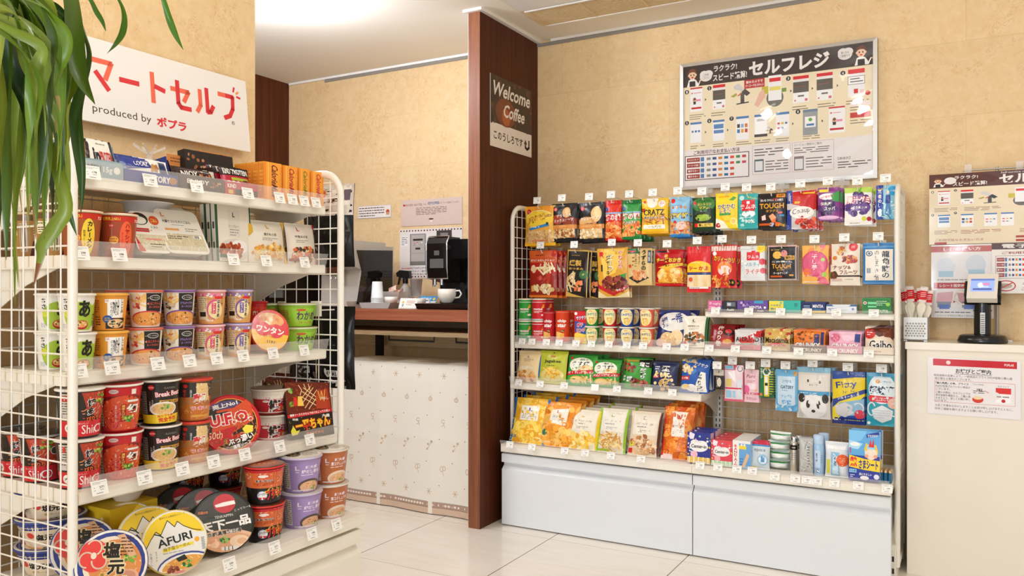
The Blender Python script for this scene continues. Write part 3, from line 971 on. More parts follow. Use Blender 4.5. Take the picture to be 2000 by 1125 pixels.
KAKI = "R 0 0 1 .07 %s;R 0 .9 1 1 %s;C .12 .78 .05 4054a0;T でん .12 .78 .06 .03 w;R 0 .66 1 .7 8fb7d8;Q c .03 .08 .97 .44 90 .05 e8792e,f2a34a,d9582a,f6c07a;T 柿の種 .5 .58 .92 .17 w B or"
H(SB, 'snack bag', 'slim red bag of rice crackers', 1180, 1213, 391, 470, .028, 3, 'd8331f', KAKI % ('c62018', 'd22a1e'), jit=.012)
H(SB, 'snack bag', 'slim green bag of wasabi rice crackers', 1213, 1251, 390, 467, .028, 4, '2f8f3e', "R 0 .46 1 .72 4aa84e;" + KAKI % ('1f7a36', '1d6e34') + ";T わさび .5 .42 .7 .1 x b ow", jit=.014)
H(SB, 'snack bag', 'yellow bag of pretzel and almond bites', 1252, 1304, 387, 456, .024, 4, 'f2c21f',
  "E .42 .86 .2 .14 f3ead8;R .2 .92 .64 1 f3ead8;C .78 .84 .1 w;D .7 .78 .86 .9 3 r;R 0 .62 .14 .72 c9341c;C .13 .9 .04 d8402a;Q l .05 .3 .95 .48 40 .03 b96a2a,d98a3c,9c4f20,e5a75a;T CRATZ .48 .6 .8 .17 k b;T 明太もちチーズ .5 .45 .8 .07 d b ow;R .06 .13 .9 .25 f6f0dc;T 一ち狩り .5 .19 .5 .08 k;R 0 0 1 .06 e6a91c", jit=.01)
H(SB, 'snack bag', 'light blue bag of seafood mix with nuts', 1307, 1346, 384, 462, .028, 3, '8cc0de',
  "R 0 0 1 .06 2f7fc0;C .17 .9 .06 r;D .1 .77 .9 .8 1 3a5a80;C .18 .73 .035 b0522a;C .4 .74 .035 d9823c;C .6 .74 .035 c9642e;C .8 .73 .035 d08a4a;Q o .04 .07 .96 .36 60 .05 b5482a,e0a561,c9352a,d98a4a,f0cfa0;E .6 .27 .28 .1 f0cfc4;T 海味鮮 .5 .52 .92 .15 f4d43a B on")
H(SB, 'snack bag', 'dark green bag of matcha cookies', 1350, 1397, 385, 455, .030, 3, '1f3a20',
  "E .5 .8 .5 .22 3f7a35;A .5 .8 .44 .18 .01 0 360 5c9a48;A .5 .8 .36 .14 .01 0 360 2c5c28;C .14 .84 .05 r;T カントリー .55 .8 .6 .08 f0c64a b;T マアム .55 .7 .45 .07 f0c64a b;R .3 .58 .62 .64 20301c;T 抹茶仕立て .46 .61 .28 .04 w;C .78 .62 .07 0f2412;E .48 .42 .42 .13 2c1c12;E .5 .43 .34 .1 8fae3c;E .52 .44 .24 .06 a6c24a;R .12 .17 .92 .27 e9c75a;T 濃い抹茶 .55 .22 .55 .07 k b;R .12 .17 .26 .27 r;R 0 0 1 .05 16130f")
H('candy_pouch', 'candy pouch', 'yellow pouch of lemon candy', 1397, 1441, 377, 446, .012, 4, 'f2d327',
  "E .55 .42 .36 .25 f6b71e;E .55 .43 .31 .21 f9cf35;P 4f9a34 .62 .8 .82 .9 .96 .86 .8 .78;T かむかむ .5 .62 .8 .13 k b ow;T レモン .45 .49 .5 .12 k b ow;R .18 .37 .7 .43 3a9a48;P f3f0d8 .0 .0 .6 0 .4 .2 0 .3;C .82 .2 .1 f6e27a;C .82 .2 .06 f0b428;C .12 .09 .07 c0202a;T かむかむ .4 .9 .5 .05 o b", seal=.02)
H('candy_pouch', 'candy pouch', 'teal pouch of soda tablets', 1441, 1480, 378, 446, .014, 3, '2fa7a4',
  "R .2 .5 .85 .82 r;T ラムネ .52 .62 .8 .13 w b or;R .45 .7 .6 .78 w;C .2 .88 .07 bfe3df;T 集中したい .72 .87 .5 .05 f8e23a b r-14;B o .52 .42 .36 .06 16 .05 w,e9f3f1;T 90%% .6 .2 .5 .1 w b;D .3 .29 .9 .33 1 w;Q o .05 .06 .3 .4 12 .035 bfe6e2,8fd4cf".replace('%%','%'), seal=.03)
TOUGH = "T %s .5 .8 .8 .07 w b;T タフ .62 .81 .2 .08 r b;T TOUGH .5 .64 .86 .15 e8a22a b;T タフグミ .52 .5 .44 .075 e8a22a b;"
H('candy_pouch', 'candy pouch', 'black pouch of large fruit gummies', 1479, 1536, 377, 447, .016, 3, '211a17',
  (TOUGH % "超いち_ウマい、この弾力") + "R .66 .87 .96 .97 e88a1e;T 大袋 .81 .92 .2 .06 k b;R .72 .42 .88 .47 d23a2a;R .78 .34 .94 .39 3a8fc0;P f0a070 .4 .36 .55 .43 .66 .32 .5 .22;P e8753a .5 .22 .66 .32 .64 .2 .52 .14;P f6c9c0 .14 .36 .28 .4 .3 .26 .16 .24;P a9c8de .46 .18 .6 .15 .52 .06 .4 .1;P e0562e .62 .2 .82 .16 .74 .06 .62 .08;R .05 .1 .5 .16 c9571c;T 100g .8 .1 .3 .09 e8a22a b", seal=.03)
H('candy_pouch', 'candy pouch', 'red and blue pouch of cola gummies', 1536, 1594, 371, 447, .018, 4, 'cfc6c2',
  "R 0 .66 .2 1 2c3f8e;R .0 .0 .16 .5 2c3f8e;T 100g .1 .8 .09 .3 w r0;P c3221f .2 .96 1 1 1 .5 .72 .44 .4 .62 .2 .7;R .55 .9 .95 .97 f0c32e;Q o .3 .05 .95 .3 40 .06 b5251d,d8452e,8e1a16,e87a54;E .52 .42 .42 .16 efe6dc;T Colaup .5 .45 .62 .17 232a4a i r8;P d23a26 .2 .72 .5 .76 .46 .6 .2 .64;T 濃厚 .36 .68 .2 .06 f3d04a b", jit=.012)
H('candy_pouch', 'candy pouch', 'purple card pouch of sour grape gummies', 1597, 1640, 366, 430, .014, 4, '8a3f86',
  "R .06 .86 .5 .95 f3d43a;E .45 .72 .4 .1 f4eef0;T シゲキックス .45 .72 .66 .1 d8222e B r12;P 3f9a44 .6 .76 .98 .9 .98 .55 .7 .58;B o .45 .38 .4 .18 26 .09 4a2c62,5e3a78,38204a,7a5590;T 超刺激 .38 .5 .5 .1 w b o5a2a6a;T スッパ .55 .35 .5 .12 w b o5a2a6a;E .5 .08 .48 .06 e6b8dc", seal=.02, jit=.012)
H('candy_pouch', 'candy pouch', 'white pouch of juicy grape gummies', 1649, 1703, 366, 439, .016, 3, 'f0ece4',
  "R 0 .86 1 1 b9d65a;B o .5 .55 .44 .28 50 .085 6b4a8e,553a78,8468a6,4a2f68;P 6cae3a .5 .98 .62 1 .6 .86 .52 .84;T 果汁グミ .52 .66 .84 .2 w B od8253a;T ぶどう果汁100 .52 .46 .62 .07 w b;C .72 .16 .06 c8cf3a;C .9 .15 .06 b5242e;D .2 .03 .8 .07 1 a", seal=.02)
H('candy_pouch', 'candy pouch', 'blue pouch of soda ninja gummies', 1711, 1750, 361, 427, .012, 2, '8fc7dc',
  "R 0 0 .36 1 27409a;R .0 .86 .36 .9 b0922a;T 忍者めし .18 .6 .2 .52 w b v;E .19 .18 .12 .12 e9eef0;Q s .4 .05 1 .5 22 .06 c3e2ea,6fb4cf,3f8fb5,e6f3f4;C .84 .82 .14 2f9ad0;T ソーダ味 .84 .82 .22 .06 w b;E .6 .78 .07 .06 efcfa8;P 27408a .5 .7 .72 .7 .74 .45 .46 .45;P 4f84b8 .5 .45 .7 .45 .78 .15 .66 .1 .62 .35 .56 .1 .46 .12", seal=.02)
# ------------------------------------------------------------------ second row of hooks
H(SB, 'snack bag', 'tall red bag of cheese and salami nibbles', 1032, 1087, 489, 581, .022, 3, '9c2a1c',
  "R 0 .74 1 1 cf5a26;R .05 .76 .95 .84 c9501f;D .2 .87 .8 .92 1 5a1c10;T おつまみセレクション .5 .79 .86 .05 w b;P b5221a .7 1 1 1 1 .84 .8 .88;R .02 .5 .98 .74 b5241a;Q l .4 .52 .9 .68 18 .04 f0dca8,e9cf8f,f6e9c4;B o .18 .62 .1 .06 8 .05 f3e6c8,e6cf9c;B c .62 .4 .3 .08 24 .05 c0392a,9a2a20,d9604a;P e0b060 .08 .24 .24 .28 .26 .14 .08 .12;B o .66 .18 .22 .09 26 .045 f6e9c4,e9d3a0,d9b878;B o .3 .2 .06 .05 5 .05 f3e2b0;R 0 0 1 .05 e07a2a", jit=.015)
H(SB, 'snack bag', 'black bag of smoked snacks', 1104, 1146, 488, 580, .012, 3, '231a14',
  "R 0 0 .04 1 caa04a;R .96 0 1 1 caa04a;R 0 .97 1 1 caa04a;D .2 .86 .8 .9 1 9a7a3a;T 燻製 .4 .72 .6 .13 d8ab4a b;T おつまみ .45 .6 .7 .05 d8ab4a b;C .8 .48 .1 2f5a34;C .8 .48 .085 3f7042;T 5種 .8 .48 .1 .05 e6cf7a b;Q l .04 .15 .4 .45 16 .04 e0c08a,c99a5a,f0dbb0;P e07a48 .45 .3 .6 .36 .66 .28 .5 .22;P e98e5c .62 .34 .78 .36 .8 .26 .66 .24;P d96a3c .4 .2 .54 .22 .52 .13 .4 .12;P e9936a .58 .2 .74 .22 .7 .12 .56 .12;P caa04a 0 0 .9 0 .3 .06 0 .12", jit=.03, roll=3, seal=.02)
H(SB, 'snack bag', 'gold bag of beef jerky', 1168, 1229, 484, 581, .016, 2, 'd2982e',
  "R .03 .02 .97 .98 d79d33;R 0 0 1 .02 w;P f0c65a .1 .98 .9 .98 .6 .5 .2 .4;R .08 .83 .2 .93 r;T ビーフ .45 .7 .17 .34 w b v ok;T ジャーキー .36 .6 .13 .5 k b v;T やわらか .76 .76 .14 .36 c3222a b v ow;D .12 .4 .2 .8 1 d;B c .56 .28 .4 .16 50 .06 6e2a22,8c3a2c,4e1c18,a0483a;P 3f8a3c .7 .44 .95 .48 .9 .38;P c3222a 0 .28 .5 .1 1 .26 1 .2 .5 .03 0 .2;T やわらか .75 .16 .3 .05 w b r14;P e3cf9c 0 0 1 0 1 .12 .6 .02 .3 .02 0 .14", seal=.02, roll=-2)
H(SB, 'snack bag', 'tan pouch of seasoned quail eggs', 1225, 1273, 485, 557, .016, 2, 'd9b878',
  "P 2f6a3a 0 .86 .5 .86 .5 1 0 1;E .2 .93 .16 .04 c3222a;R .84 .6 .97 .94 2a3550;T 特製 .905 .77 .07 .26 w v;T うずらの .68 .68 .2 .55 k B v;T 味付け .5 .74 .07 .36 k v;T たまご .36 .68 .1 .34 k v;D .2 .5 .3 .8 3 8a4a2a;P 2c2c2a .04 .2 .4 .05 .9 .2 .55 .34;B o .45 .28 .32 .1 22 .075 d98f58,e9b082,c97a42,f0c8a0;C .1 .52 .05 c3502a", seal=.03)
H(SB, 'snack bag', 'red bag of cheese rice crackers', 1278, 1334, 487, 558, .026, 3, 'b8141a',
  "R .04 .92 .4 .97 1c1c1c;D .1 .93 .36 .96 1 e8c23a;C .42 .82 .05 e9a92a;T チーズおかき .5 .71 .9 .13 f4d42c B o6a0c10;R .0 .58 1 .6 8a0e12;P f0c23a .1 .5 .55 .6 1 .62 1 .55 .5 .48;T 濃厚チーズ入り .6 .56 .6 .05 k b r5;E .55 .3 .48 .22 f4b73a;Q o .12 .12 .9 .42 46 .085 eda93c,f6c764,d98a2a,f9dc92;R 0 .07 1 .085 e9a92a;R 0 0 1 .06 c41a20", jit=.014)
H(SB, 'snack bag', 'red and yellow pack of cheese fish sticks', 1341, 1388, 481, 571, .018, 1, 'd4242a',
  "R 0 .86 1 1 d4242a;L e87a7a .01 .1 .86 .1 1;L e87a7a .01 .25 .86 .25 1;L e87a7a .01 .4 .86 .4 1;L e87a7a .01 .55 .86 .55 1;L e87a7a .01 .7 .86 .7 1;L e87a7a .01 .85 .86 .85 1;E .5 .56 .5 .12 f4c72c;R 0 .44 1 .58 f4c72c;T チーかま .5 .52 .84 .1 c8202a B;R 0 .38 1 .43 34457e;R 0 .12 1 .38 eed2a0;R .1 .13 .26 .38 f3ddb4;R .3 .13 .46 .38 e6c48c;R .5 .13 .66 .38 f3ddb4;R .7 .13 .86 .38 e6c48c;C .16 .28 .08 e0c9b0;C .16 .28 .05 d9602a;R .1 .08 .9 .12 f4f1ea;D .14 .085 .8 .115 1 k;D .2 .63 .8 .66 1 w")
H(SB, 'snack bag', 'red bag of curry crackers', 1388, 1438, 478, 562, .028, 2, 'd2302a',
  "R 0 .86 1 .97 f0d9cc;L c8302a .012 .1 .86 .1 .97;L c8302a .012 .2 .86 .2 .97;L c8302a .012 .3 .86 .3 .97;L c8302a .012 .4 .86 .4 .97;L c8302a .012 .5 .86 .5 .97;L c8302a .012 .6 .86 .6 .97;L c8302a .012 .7 .86 .7 .97;L c8302a .012 .8 .86 .8 .97;L c8302a .012 .9 .86 .9 .97;C .14 .8 .05 w;T カリィーカリ .52 .66 .84 .13 f4c02c B o7a1410 r-8;E .55 .45 .3 .16 e9822e;E .55 .4 .26 .12 f0d4c8;Q s .1 .1 .9 .34 30 .06 e9862e,c8381f,f2b25a;C .82 .12 .08 2a1c14;T 4袋 .82 .12 .12 .06 f4c02c b", jit=.014)
H('candy_pouch', 'candy pouch', 'silver pouch of salty lychee tablets', 1446, 1494, 480, 548, .012, 2, 'dfe0de',
  "R .26 .58 .8 .82 d8323a;R .46 .78 .62 .86 d8323a;T ラムネ .53 .68 .46 .09 w b;C .84 .92 .12 f2d62c;D .74 .88 .96 .96 2 c97a1c;T ソルティ .5 .46 .62 .12 3f96b0 b ow;T ライチ .5 .26 .6 .14 d23a4a b ow;C .9 .54 .09 d8404a;C .93 .28 .08 e0606a;Q o .03 .05 .2 .6 14 .05 f0f0ee,d2d6d6;R 0 .9 .6 .91 b9bcbc", seal=.02)
H('candy_pouch', 'candy pouch', 'black pouch of cool fruit gummies with pale rim', 1499, 1556, 479, 547, .014, 2, 'b9a6a0',
  "R .05 .04 .95 .96 231c1a;P d9a9a2 0 .96 1 .96 1 1 0 1;E .34 .72 .16 .11 e6b34a;E .58 .76 .11 .1 d88a86;R .6 .58 .94 .7 d9a22a;T 無限力 .77 .64 .28 .08 2a1a14 b;D .12 .84 .5 .9 1 e6b34a;T この弾力。 .5 .53 .7 .05 w b;T TOUGH .48 .4 .66 .14 e8a22a b;T タフグミ .46 .29 .28 .06 e8a22a b;T クールクランチ .45 .2 .5 .06 w b;R .1 .08 .5 .13 c9571c;R .75 .12 .9 .16 e8a22a", seal=.02)
H('candy_pouch', 'candy pouch', 'pink and orange pouch of dried sweet potato', 1566, 1619, 479, 554, .014, 3, 'eeb055',
  "Q o .0 .0 1 1 20 .13 de5a76,e9788c,f2bf6a,e98a4a;C .48 .52 .34 cf4a70;C .48 .52 .3 d95f80;T 干し芋 .48 .56 .2 .4 w b v;C .8 .62 .05 a9cf4a;C .84 .24 .06 9fc84a;R .06 .03 .94 .06 f0d9c0;C .2 .3 .1 e97a3a;T 紅はるか .3 .22 .2 .05 w", seal=.02, jit=.012)
H('snack_bag', 'snack bag', 'cream bag of nuts and dried fruit', 1621, 1680, 476, 557, .016, 2, 'e8dcc8',
  "R 0 .5 .04 1 c3502a;C .78 .92 .1 d8323a;D .72 .88 .84 .95 2 w;E .38 .85 .2 .12 d9d2c6;B o .36 .82 .14 .09 18 .05 b5622e,d99a5a,8e2f22,e9c48a;B o .66 .62 .24 .09 26 .055 c0452a,e2a33a,7a2a22,d98a5a,b0362a;E .16 .66 .08 .05 d9803c;T ナッツ& .4 .43 .62 .1 7a2a1c b;T フルーツ .62 .31 .6 .1 7a2a1c b;R .06 .2 1 .24 4a2c1c;B o .1 .22 .1 .09 10 .06 5a321c,7a4a28;R .05 .1 .4 .16 d8b8ac;D .5 .12 .9 .16 1 a", seal=.02)
H('candy_pouch', 'candy pouch', 'blue rimmed pouch of herbal throat drops', 1685, 1748, 474, 554, .016, 3, '2f79b4',
  "R .07 .08 .95 .84 ece5d8;R 0 .88 1 .92 5b9ccc;E .2 .74 .11 .07 5f7896;E .2 .74 .075 .045 ece5d8;C .2 .74 .03 5f7896;T 龍角散の .72 .47 .25 .66 3a3f48 b v;T のどすっきり .44 .47 .14 .66 3a3f48 v;T 飴 .42 .14 .16 .1 3a3f48 b;D .12 .14 .3 .5 1 8a96a4", seal=.03)
# ------------------------------------------------------------------ goods standing on the wall rack
# upper left shelf: crisp cans, snack cups
def canrow(name, desc, px0, px1, yt, art, base, lidcol, levels, n, tagpx=None, price='198', yaw=16):
    Yc = YR['A'] + 0.05
    X0, f0 = atY(px0, Yc); X1, f1 = atY(px1, Yc)
    r = (X1 - X0) / 2 * 0.96
    h = (zat(yt, (f0 + f1) / 2) - ZR['A']) / levels - 0.003
    rec = can(name, r, h, art, base, lidcol)
    for lv in range(levels):
        for k in range(n):
            lb = desc + ('' if levels == 1 else ', top of its stack' if lv else ', bottom of its stack') + ('' if n == 1 else ', front row' if k == 0 else ', back row')
            spawn(rec, ((X0 + X1) / 2, Yc + k * (2 * r + .006), ZR['A'] + .0006 + lv * (h + .0035)), R_(yaw), lb, 'crisps can', desc + 's' if levels * n > 1 else None)
    if tagpx: tagR(tagpx, 'A', 'price tag under the ' + desc, price)
POT = "R 0 .9 1 .93 w;T PINGLES .5 .52 .42 .1 w B or;R .3 .38 .7 .41 w;D .3 .3 .7 .36 1 w;P f0b63a .66 .66 .8 .7 .78 .6 .68 .58;P e8a02e .7 .78 .82 .8 .8 .7 .7 .7;E .74 .2 .1 .06 w"
POT = POT.replace('PINGLES', 'PRINGLES')
canrow('crisps_can', 'small green crisps can', 1014, 1040, 583, POT, '2f9a3c', 'e', 2, 1, 1021, '160')
canrow('crisps_can', 'small red crisps can', 1040, 1067, 583, POT, 'd0202a', 'e', 2, 2, 1040, '160')
CHIP = "T chip .5 .72 .42 .13 w B;T star .5 .57 .42 .13 w B;P f2c46a .2 .1 .5 .1 .52 .3 .22 .36;P e9a83e .4 .08 .62 .16 .6 .3 .42 .26;R .44 .33 .62 .42 5a2214;T 50g .53 .37 .14 .05 f4d43a b;T うすしお .36 .06 .4 .05 w b"
canrow('crisps_can', 'tall dark red crisps can', 1061, 1084, 608, CHIP, 'c0242c', 'b8202a', 1, 2, 1068, '128')
canrow('crisps_can', 'tall orange red crisps can', 1086, 1113, 607, CHIP, 'd8441e', 'e0481e', 1, 2, 1093, '128')
standR('box', 'snack_box', 'snack box', 'red and blue box of potato sticks', 1122, 1146, 609, 'A', .05, 2, 'd0262c', "P f0d04a 0 0 1 0 1 .3 .5 .42 0 .3;T ザクザク .55 .8 .8 .12 w b o2a3f8e r6;P 2a4fa0 .05 .7 .95 .62 .95 .28 .05 .36;T ポテ .45 .58 .5 .14 r B ow r6;T ロング .55 .42 .7 .14 r B ow r6;Q l .3 .03 .95 .2 16 .04 f0b43a,e09a2a,f6cf6a;C .12 .93 .05 w", 0, '148', 1126, step=.055, left='b81c24', right='b81c24')
JG = "R 0 0 1 1 %s;E .5 .54 .31 .52 f6e9a6;B o .5 .22 .15 .14 26 .04 f2c85a,f8dc8a,e9b23c;E .5 .38 .14 .12 f0c86a;C .5 .37 .05 f6e2a2;T Calbee .47 .9 .16 .06 d8262c b;T じゃがりこ .5 .7 .5 .19 %s B ow;T %s .5 .46 .24 .1 %s b"
for i, (pc, yw, col, tc, fl, nm, flc) in enumerate([(1157, 0, '2a8a3a', '2a8a3a', 'サラダ', 'green', 'k'), (1192, 0, 'c8202a', '2a8a3a', 'チーズ', 'red', 'd8622a'), (1225, 0, '2a4a9a', '2a4a9a', 'じゃがバター', 'blue', '2a4a9a'), (1264, -14, 'e0604a', '7a3a1c', 'たらこバター', 'salmon pink', 'd8402a')]):
    rec = cup('snack_cup', .0335, .0265, .083, JG % (col, tc, fl, flc), col, 'R 0 0 1 1 e9e2d2', 'e9e2d2', 'ece4d4', 95)
    cupsR(rec, 'snack cup', nm + ' paper cup of potato sticks', pc, 'A', 2, 2, 14 + yw, [1156, 1190, 1225, 1257][i], '158')
standR('bag', SB, 'snack bag', 'navy bag of puffed rice crackers', 1277, 1338, 608, 'A', .035, 3, '262f66', "E .55 .66 .5 .28 e6e2da;T 揚一番 .5 .7 .7 .3 3a4a86 b r20;E .4 .2 .24 .16 e6c08a;E .7 .24 .2 .2 efcf9c;E .55 .12 .2 .1 d9a868;E .16 .1 .14 .1 e4b8a8;B o .4 .2 .2 .1 12 .03 f3dcae,d9a868", 20, '198', 1303, jit=.02)
standR('bag', SB, 'snack bag', 'cream bag of nori rolled rice crackers with green edge', 1331, 1378, 619, 'A', .024, 2, 'efe6d2', "T L .45 .84 .12 .09 2f5a34 b;D .36 .75 .54 .78 1 2f5a34;T 海苔巻あられ .45 .66 .5 .06 k;D .25 .54 .68 .6 2 a;B o .48 .3 .42 .18 46 .05 3a3a24,5a4a2c,c9702c,2a2c1c,d98a4a;C .1 .13 .06 c8302a;D .1 .03 .9 .08 1 a", 14, '198', 1338, edge='R2f6a34', jit=.015)
# shelf B: sweets and gum
def gum(desc, px0, px1, yt, d, n, base, art, tagpx=None, price='130', top=None, **kw):
    standR('box', 'gum_box', 'gum box', desc, px0, px1, yt, 'B', d, n, base, art, 0, price, tagpx, .02, step=d + .002, jit=0, top=top, **kw)
gum('pink carton of mint tablets', 1383, 1410, 588, .05, 2, 'd8699a', "P 3f6aa0 0 0 1 0 1 .6 .7 .2;T さっぱり .5 .72 .8 .22 w b r-6;C .8 .3 .16 f0e6ee;D .1 .2 .5 .5 2 w", 1398, top='5a2a44')
gum('black carton of strong mint tablets', 1411, 1439, 589, .05, 2, '2a2a30', "R .3 .5 .9 .9 6a6e78;R .34 .56 .6 .84 c9ced6;T Asahi .55 .2 .5 .2 w b", None)
gum('purple carton of grape mint tablets', 1440, 1500, 588, .05, 2, '6a4a96', "R .55 .75 .85 1 3f9ac0;B o .25 .7 .16 .22 14 .12 9a7ac0,4a2e6e,c9a6d8;T MINTIA .6 .42 .4 .24 w b;R 0 0 1 .25 2a1f3e;T Asahi .75 .12 .2 .14 w b;C .9 .4 .1 w", 1463)
gum('yellow and teal carton of gum', 1502, 1564, 588, .05, 2, '35b0a0', "R 0 0 .46 .95 f2d84a;T かみ応え .22 .6 .34 .2 2a8a86 b;T 噛み活! .22 .3 .34 .22 2a8a86 b;C .38 .8 .1 5ac6ba;R .0 .0 .46 .12 2a8a86;R .8 .5 .9 .8 2a8f84", 1525)
gum('navy carton of mint tablets', 1565, 1612, 591, .05, 2, '27356e', "R .06 .35 .4 .9 1c2450;R .1 .6 .36 .68 9ab4d8;R .1 .45 .36 .5 9ab4d8;T MINTIA .7 .62 .44 .3 w b;D .5 .25 .9 .4 1 c;R 0 0 1 .2 e6c84a", 1577)
gum('white carton of gum with blue print', 1614, 1673, 596, .05, 2, 'e2e6ea', "E .5 1 .34 .3 5f86b0;R .0 .8 1 1 3f6a9a;E .5 .95 .3 .24 e2e6ea;T 虫歯に .2 .5 .3 .2 3f6a9a b;C .88 .5 .14 7a9ac0;D .1 .2 .7 .4 2 5f86b0", 1634)
gum('green carton of xylitol gum', 1684, 1740, 583, .05, 2, '3a8a4a', "R .04 .3 .96 .94 2f7a40;R .2 .6 .5 .75 7ed89a;R .2 .4 .5 .5 7ed89a;C .1 .68 .1 f0f0ec;C .1 .68 .06 d8302a;D .5 .5 .86 .85 3 cfe6cf;C .9 .6 .12 9ad04a;T XYLITOL .72 .16 .4 .18 w b", 1707, '138')
# shelf C: chocolate pouches, each in its carton tray
standR('bag', SB, 'snack bag', 'dark red bag of plum nori rolls', 1383, 1431, 636, 'C', .028, 3, '8e1c20', "T 梅のり巻 .42 .5 .24 .84 f0e6d8 b v r-6;E .78 .66 .22 .16 231c18;E .78 .68 .14 .1 c8262a;R .5 .08 1 .4 b8262a;E .74 .26 .2 .1 d8a04a;B o .1 .3 .14 .3 12 .03 2c5a34,231c18,d8762a", 22, '198', 1386, jit=.03, step=.032)
def tray(desc, px0, px1, yb, base, art, bag_desc, bbase, bart, yt, tagpx, n=3, price='228', edge=None):
    Y = YR['C'] + .022
    X0, f0 = atY(px0, Y); X1, f1 = atY(px1, Y); w = X1 - X0; X = (X0 + X1) / 2
    h = zat(yb, (f0 + f1) / 2) - ZR['C']
    mb = MB(); b = hexcol(base); D = .13
    for x0, y0, x1, y1, hh in ((-w / 2, 0, w / 2, .0015, h), (-w / 2, D, w / 2, D + .0015, h * 1.3), (-w / 2, 0, -w / 2 + .0015, D, h), (w / 2 - .0015, 0, w / 2, D, h)):
        mb.box(x0, y0, 0, x1, y1, hh, b)
    mb.box(-w / 2, 0, 0, w / 2, D, .0015, b)
    ink(mb, art, w / h, lambda u, v, q: ((u - .5) * w, -q, v * h))
    o = mb.build('display_carton', CARD); o.location = (X, Y, ZR['C'] + .0005)
    tag(o, desc, 'display carton')
    hb = (zat(yt, (f0 + f1) / 2) - ZR['C'])
    rec = bag('chocolate_pouch', w * .93, hb, .022, bart, bbase, .06, seed=px0 % 71, edge=edge)
    for k in range(n):
        spawn(rec, (X + .004 * k, Y + .018 + k * .032, ZR['C'] + .003 + .002 * k), R_(2 * k), bag_desc + ', ' + ORD[k], 'chocolate pouch', bag_desc + 's in the carton', -9)
    tagR(tagpx, 'C', 'price tag under the ' + desc, price)
tray('pink carton of almond chocolate pouches', 1430, 1486, 674, 'd8707a', "T ALMOND .5 .5 .5 .5 7a2a2c", 'white and red pouch of almond chocolate', 'd9d4cf', "P c4232c .6 .7 1 1 1 .6;E .5 .42 .3 .22 d8302a;T ALMOND .5 .5 .9 .24 2a1a16 b;T チョコ .5 .4 .4 .12 7a1418 b;E .5 .2 .4 .1 8fae9a;Q c .5 .5 1 1 10 .08 e8e2da,c8262c,f0ece6", 646, 1437)
tray('tan carton of macadamia chocolate pouches', 1488, 1544, 676, 'c09a58', "T Macadamia .55 .4 .7 .6 f3e6c4", 'gold pouch of macadamia chocolate', 'd0aa58', "Q c 0 .5 1 1 20 .1 e9cf86,b98a3a,c8302a,f3e2a8;T Macadamia .5 .46 .9 .26 2a1a10 b;E .5 .2 .36 .13 d8302a;T チョコ .5 .2 .4 .1 w b", 644, 1498)
tray('brown carton of crunchy chocolate pouches', 1545, 1614, 676, '5a2c1e', "T CRUNKY .6 .38 .56 .6 e8dcc8 B;D .05 .55 .2 .75 1 w", 'orange pouch of crunchy chocolate', 'e0772a', "B o .4 .72 .4 .2 24 .06 8a4a20,c06a2a,f0a04a,6a3414;R .66 .3 .82 .8 27356e;T CRUNKY .45 .26 .8 .26 w B o7a3a1c;R .86 .3 .95 .9 27356e", 646, 1560)
tray('pink carton of strawberry crunch pouches', 1614, 1685, 677, 'd987a0', "T CRUNKY .6 .38 .56 .6 f8eef0 B;D .05 .55 .2 .75 1 w", 'pale pink pouch of strawberry crunchy chocolate', 'e8a8bc', "E .2 .7 .16 .2 d8708a;B o .2 .7 .14 .16 12 .05 e996ae,c85a78,f4c6d4;R .8 .5 .96 .9 3a4a86;P f0c4d2 .3 1 .8 1 .8 .6 .5 .5;T CRUNKY .5 .28 .84 .3 w B oc8688a", 650, 1626)
tray('cream carton of baked chocolate pouches', 1686, 1747, 679, 'ead8c0', "D .1 .3 .9 .6 1 8a5a3a", 'cream and brown pouch of soft chocolate', 'e6d2b8', "P 5a2a1c 0 .9 .4 1 1 1 1 .5 .8 .7 .5 .62 .2 .8;C .16 .74 .2 c8302a;D .06 .66 .28 .82 2 w;T Galbo .55 .32 .8 .34 2a1812 b ow;P 7a3c22 .5 .9 .9 .94 .95 .6 .7 .62", 640, 1697)
# shelf D left
standR('bag', SB, 'snack bag', 'cream bag of fried snacks with blue edge', 1004, 1052, 688, 'D', .04, 2, 'e9cf9e', "T L .5 .8 .1 .07 3a5a8a b;D .3 .64 .7 .74 3 8a7a60;E .42 .44 .3 .06 f3e2c0;B o .42 .2 .4 .18 46 .06 d98f42,e9b26a,c0732c,f0c88a", 14, '138', 1014, edge='R2f78b8', jit=.012)
standR('bag', SB, 'snack bag', 'yellow green pouch of potato sticks', 1049, 1103, 688, 'D', .026, 3, 'b9bb36', "C .5 .94 .02 2c2c1c;T Calbee .5 .83 .2 .06 d8402a b;T Jagabee .5 .67 .62 .12 27301a b;D .3 .52 .7 .58 1 5a6020;E .5 .26 .44 .2 d9c87a;B l .48 .32 .26 .16 20 .045 eab43a,f6d064,d99a2a;R 0 .02 1 .05 d9d86a", 12, '168', 1056, jit=.03, seal=.03)
USU = "R 0 0 1 .2 2f9a3c;E .5 .66 .42 .26 f0ecd8;T 亀田の .58 .84 .3 .07 2f7a3a b;T うす焼 .5 .7 .62 .16 1c241a b;T サラダ .36 .54 .34 .09 2f8a3a b r12;C .14 .9 .05 d8302a;B o .7 .5 .24 .12 14 .06 eac07a,f3d8a0,d9a860;P c8222a 0 .42 1 .52 1 .4 0 .3;T パリパリパリっと! .5 .41 .9 .08 w B r3;E .4 .17 .26 .12 e9b866;E .4 .17 .2 .09 f2cf8c;Q l .66 .04 .98 .26 12 .04 eac07a,d9a860,f3d8a0"
standR('bag', SB, 'snack bag', 'green salad rice cracker bag beside the yellow green pouches', 1101, 1158, 697, 'D', .034, 3, '3a9a3c', USU, 18, '158', 1103, jit=.02)
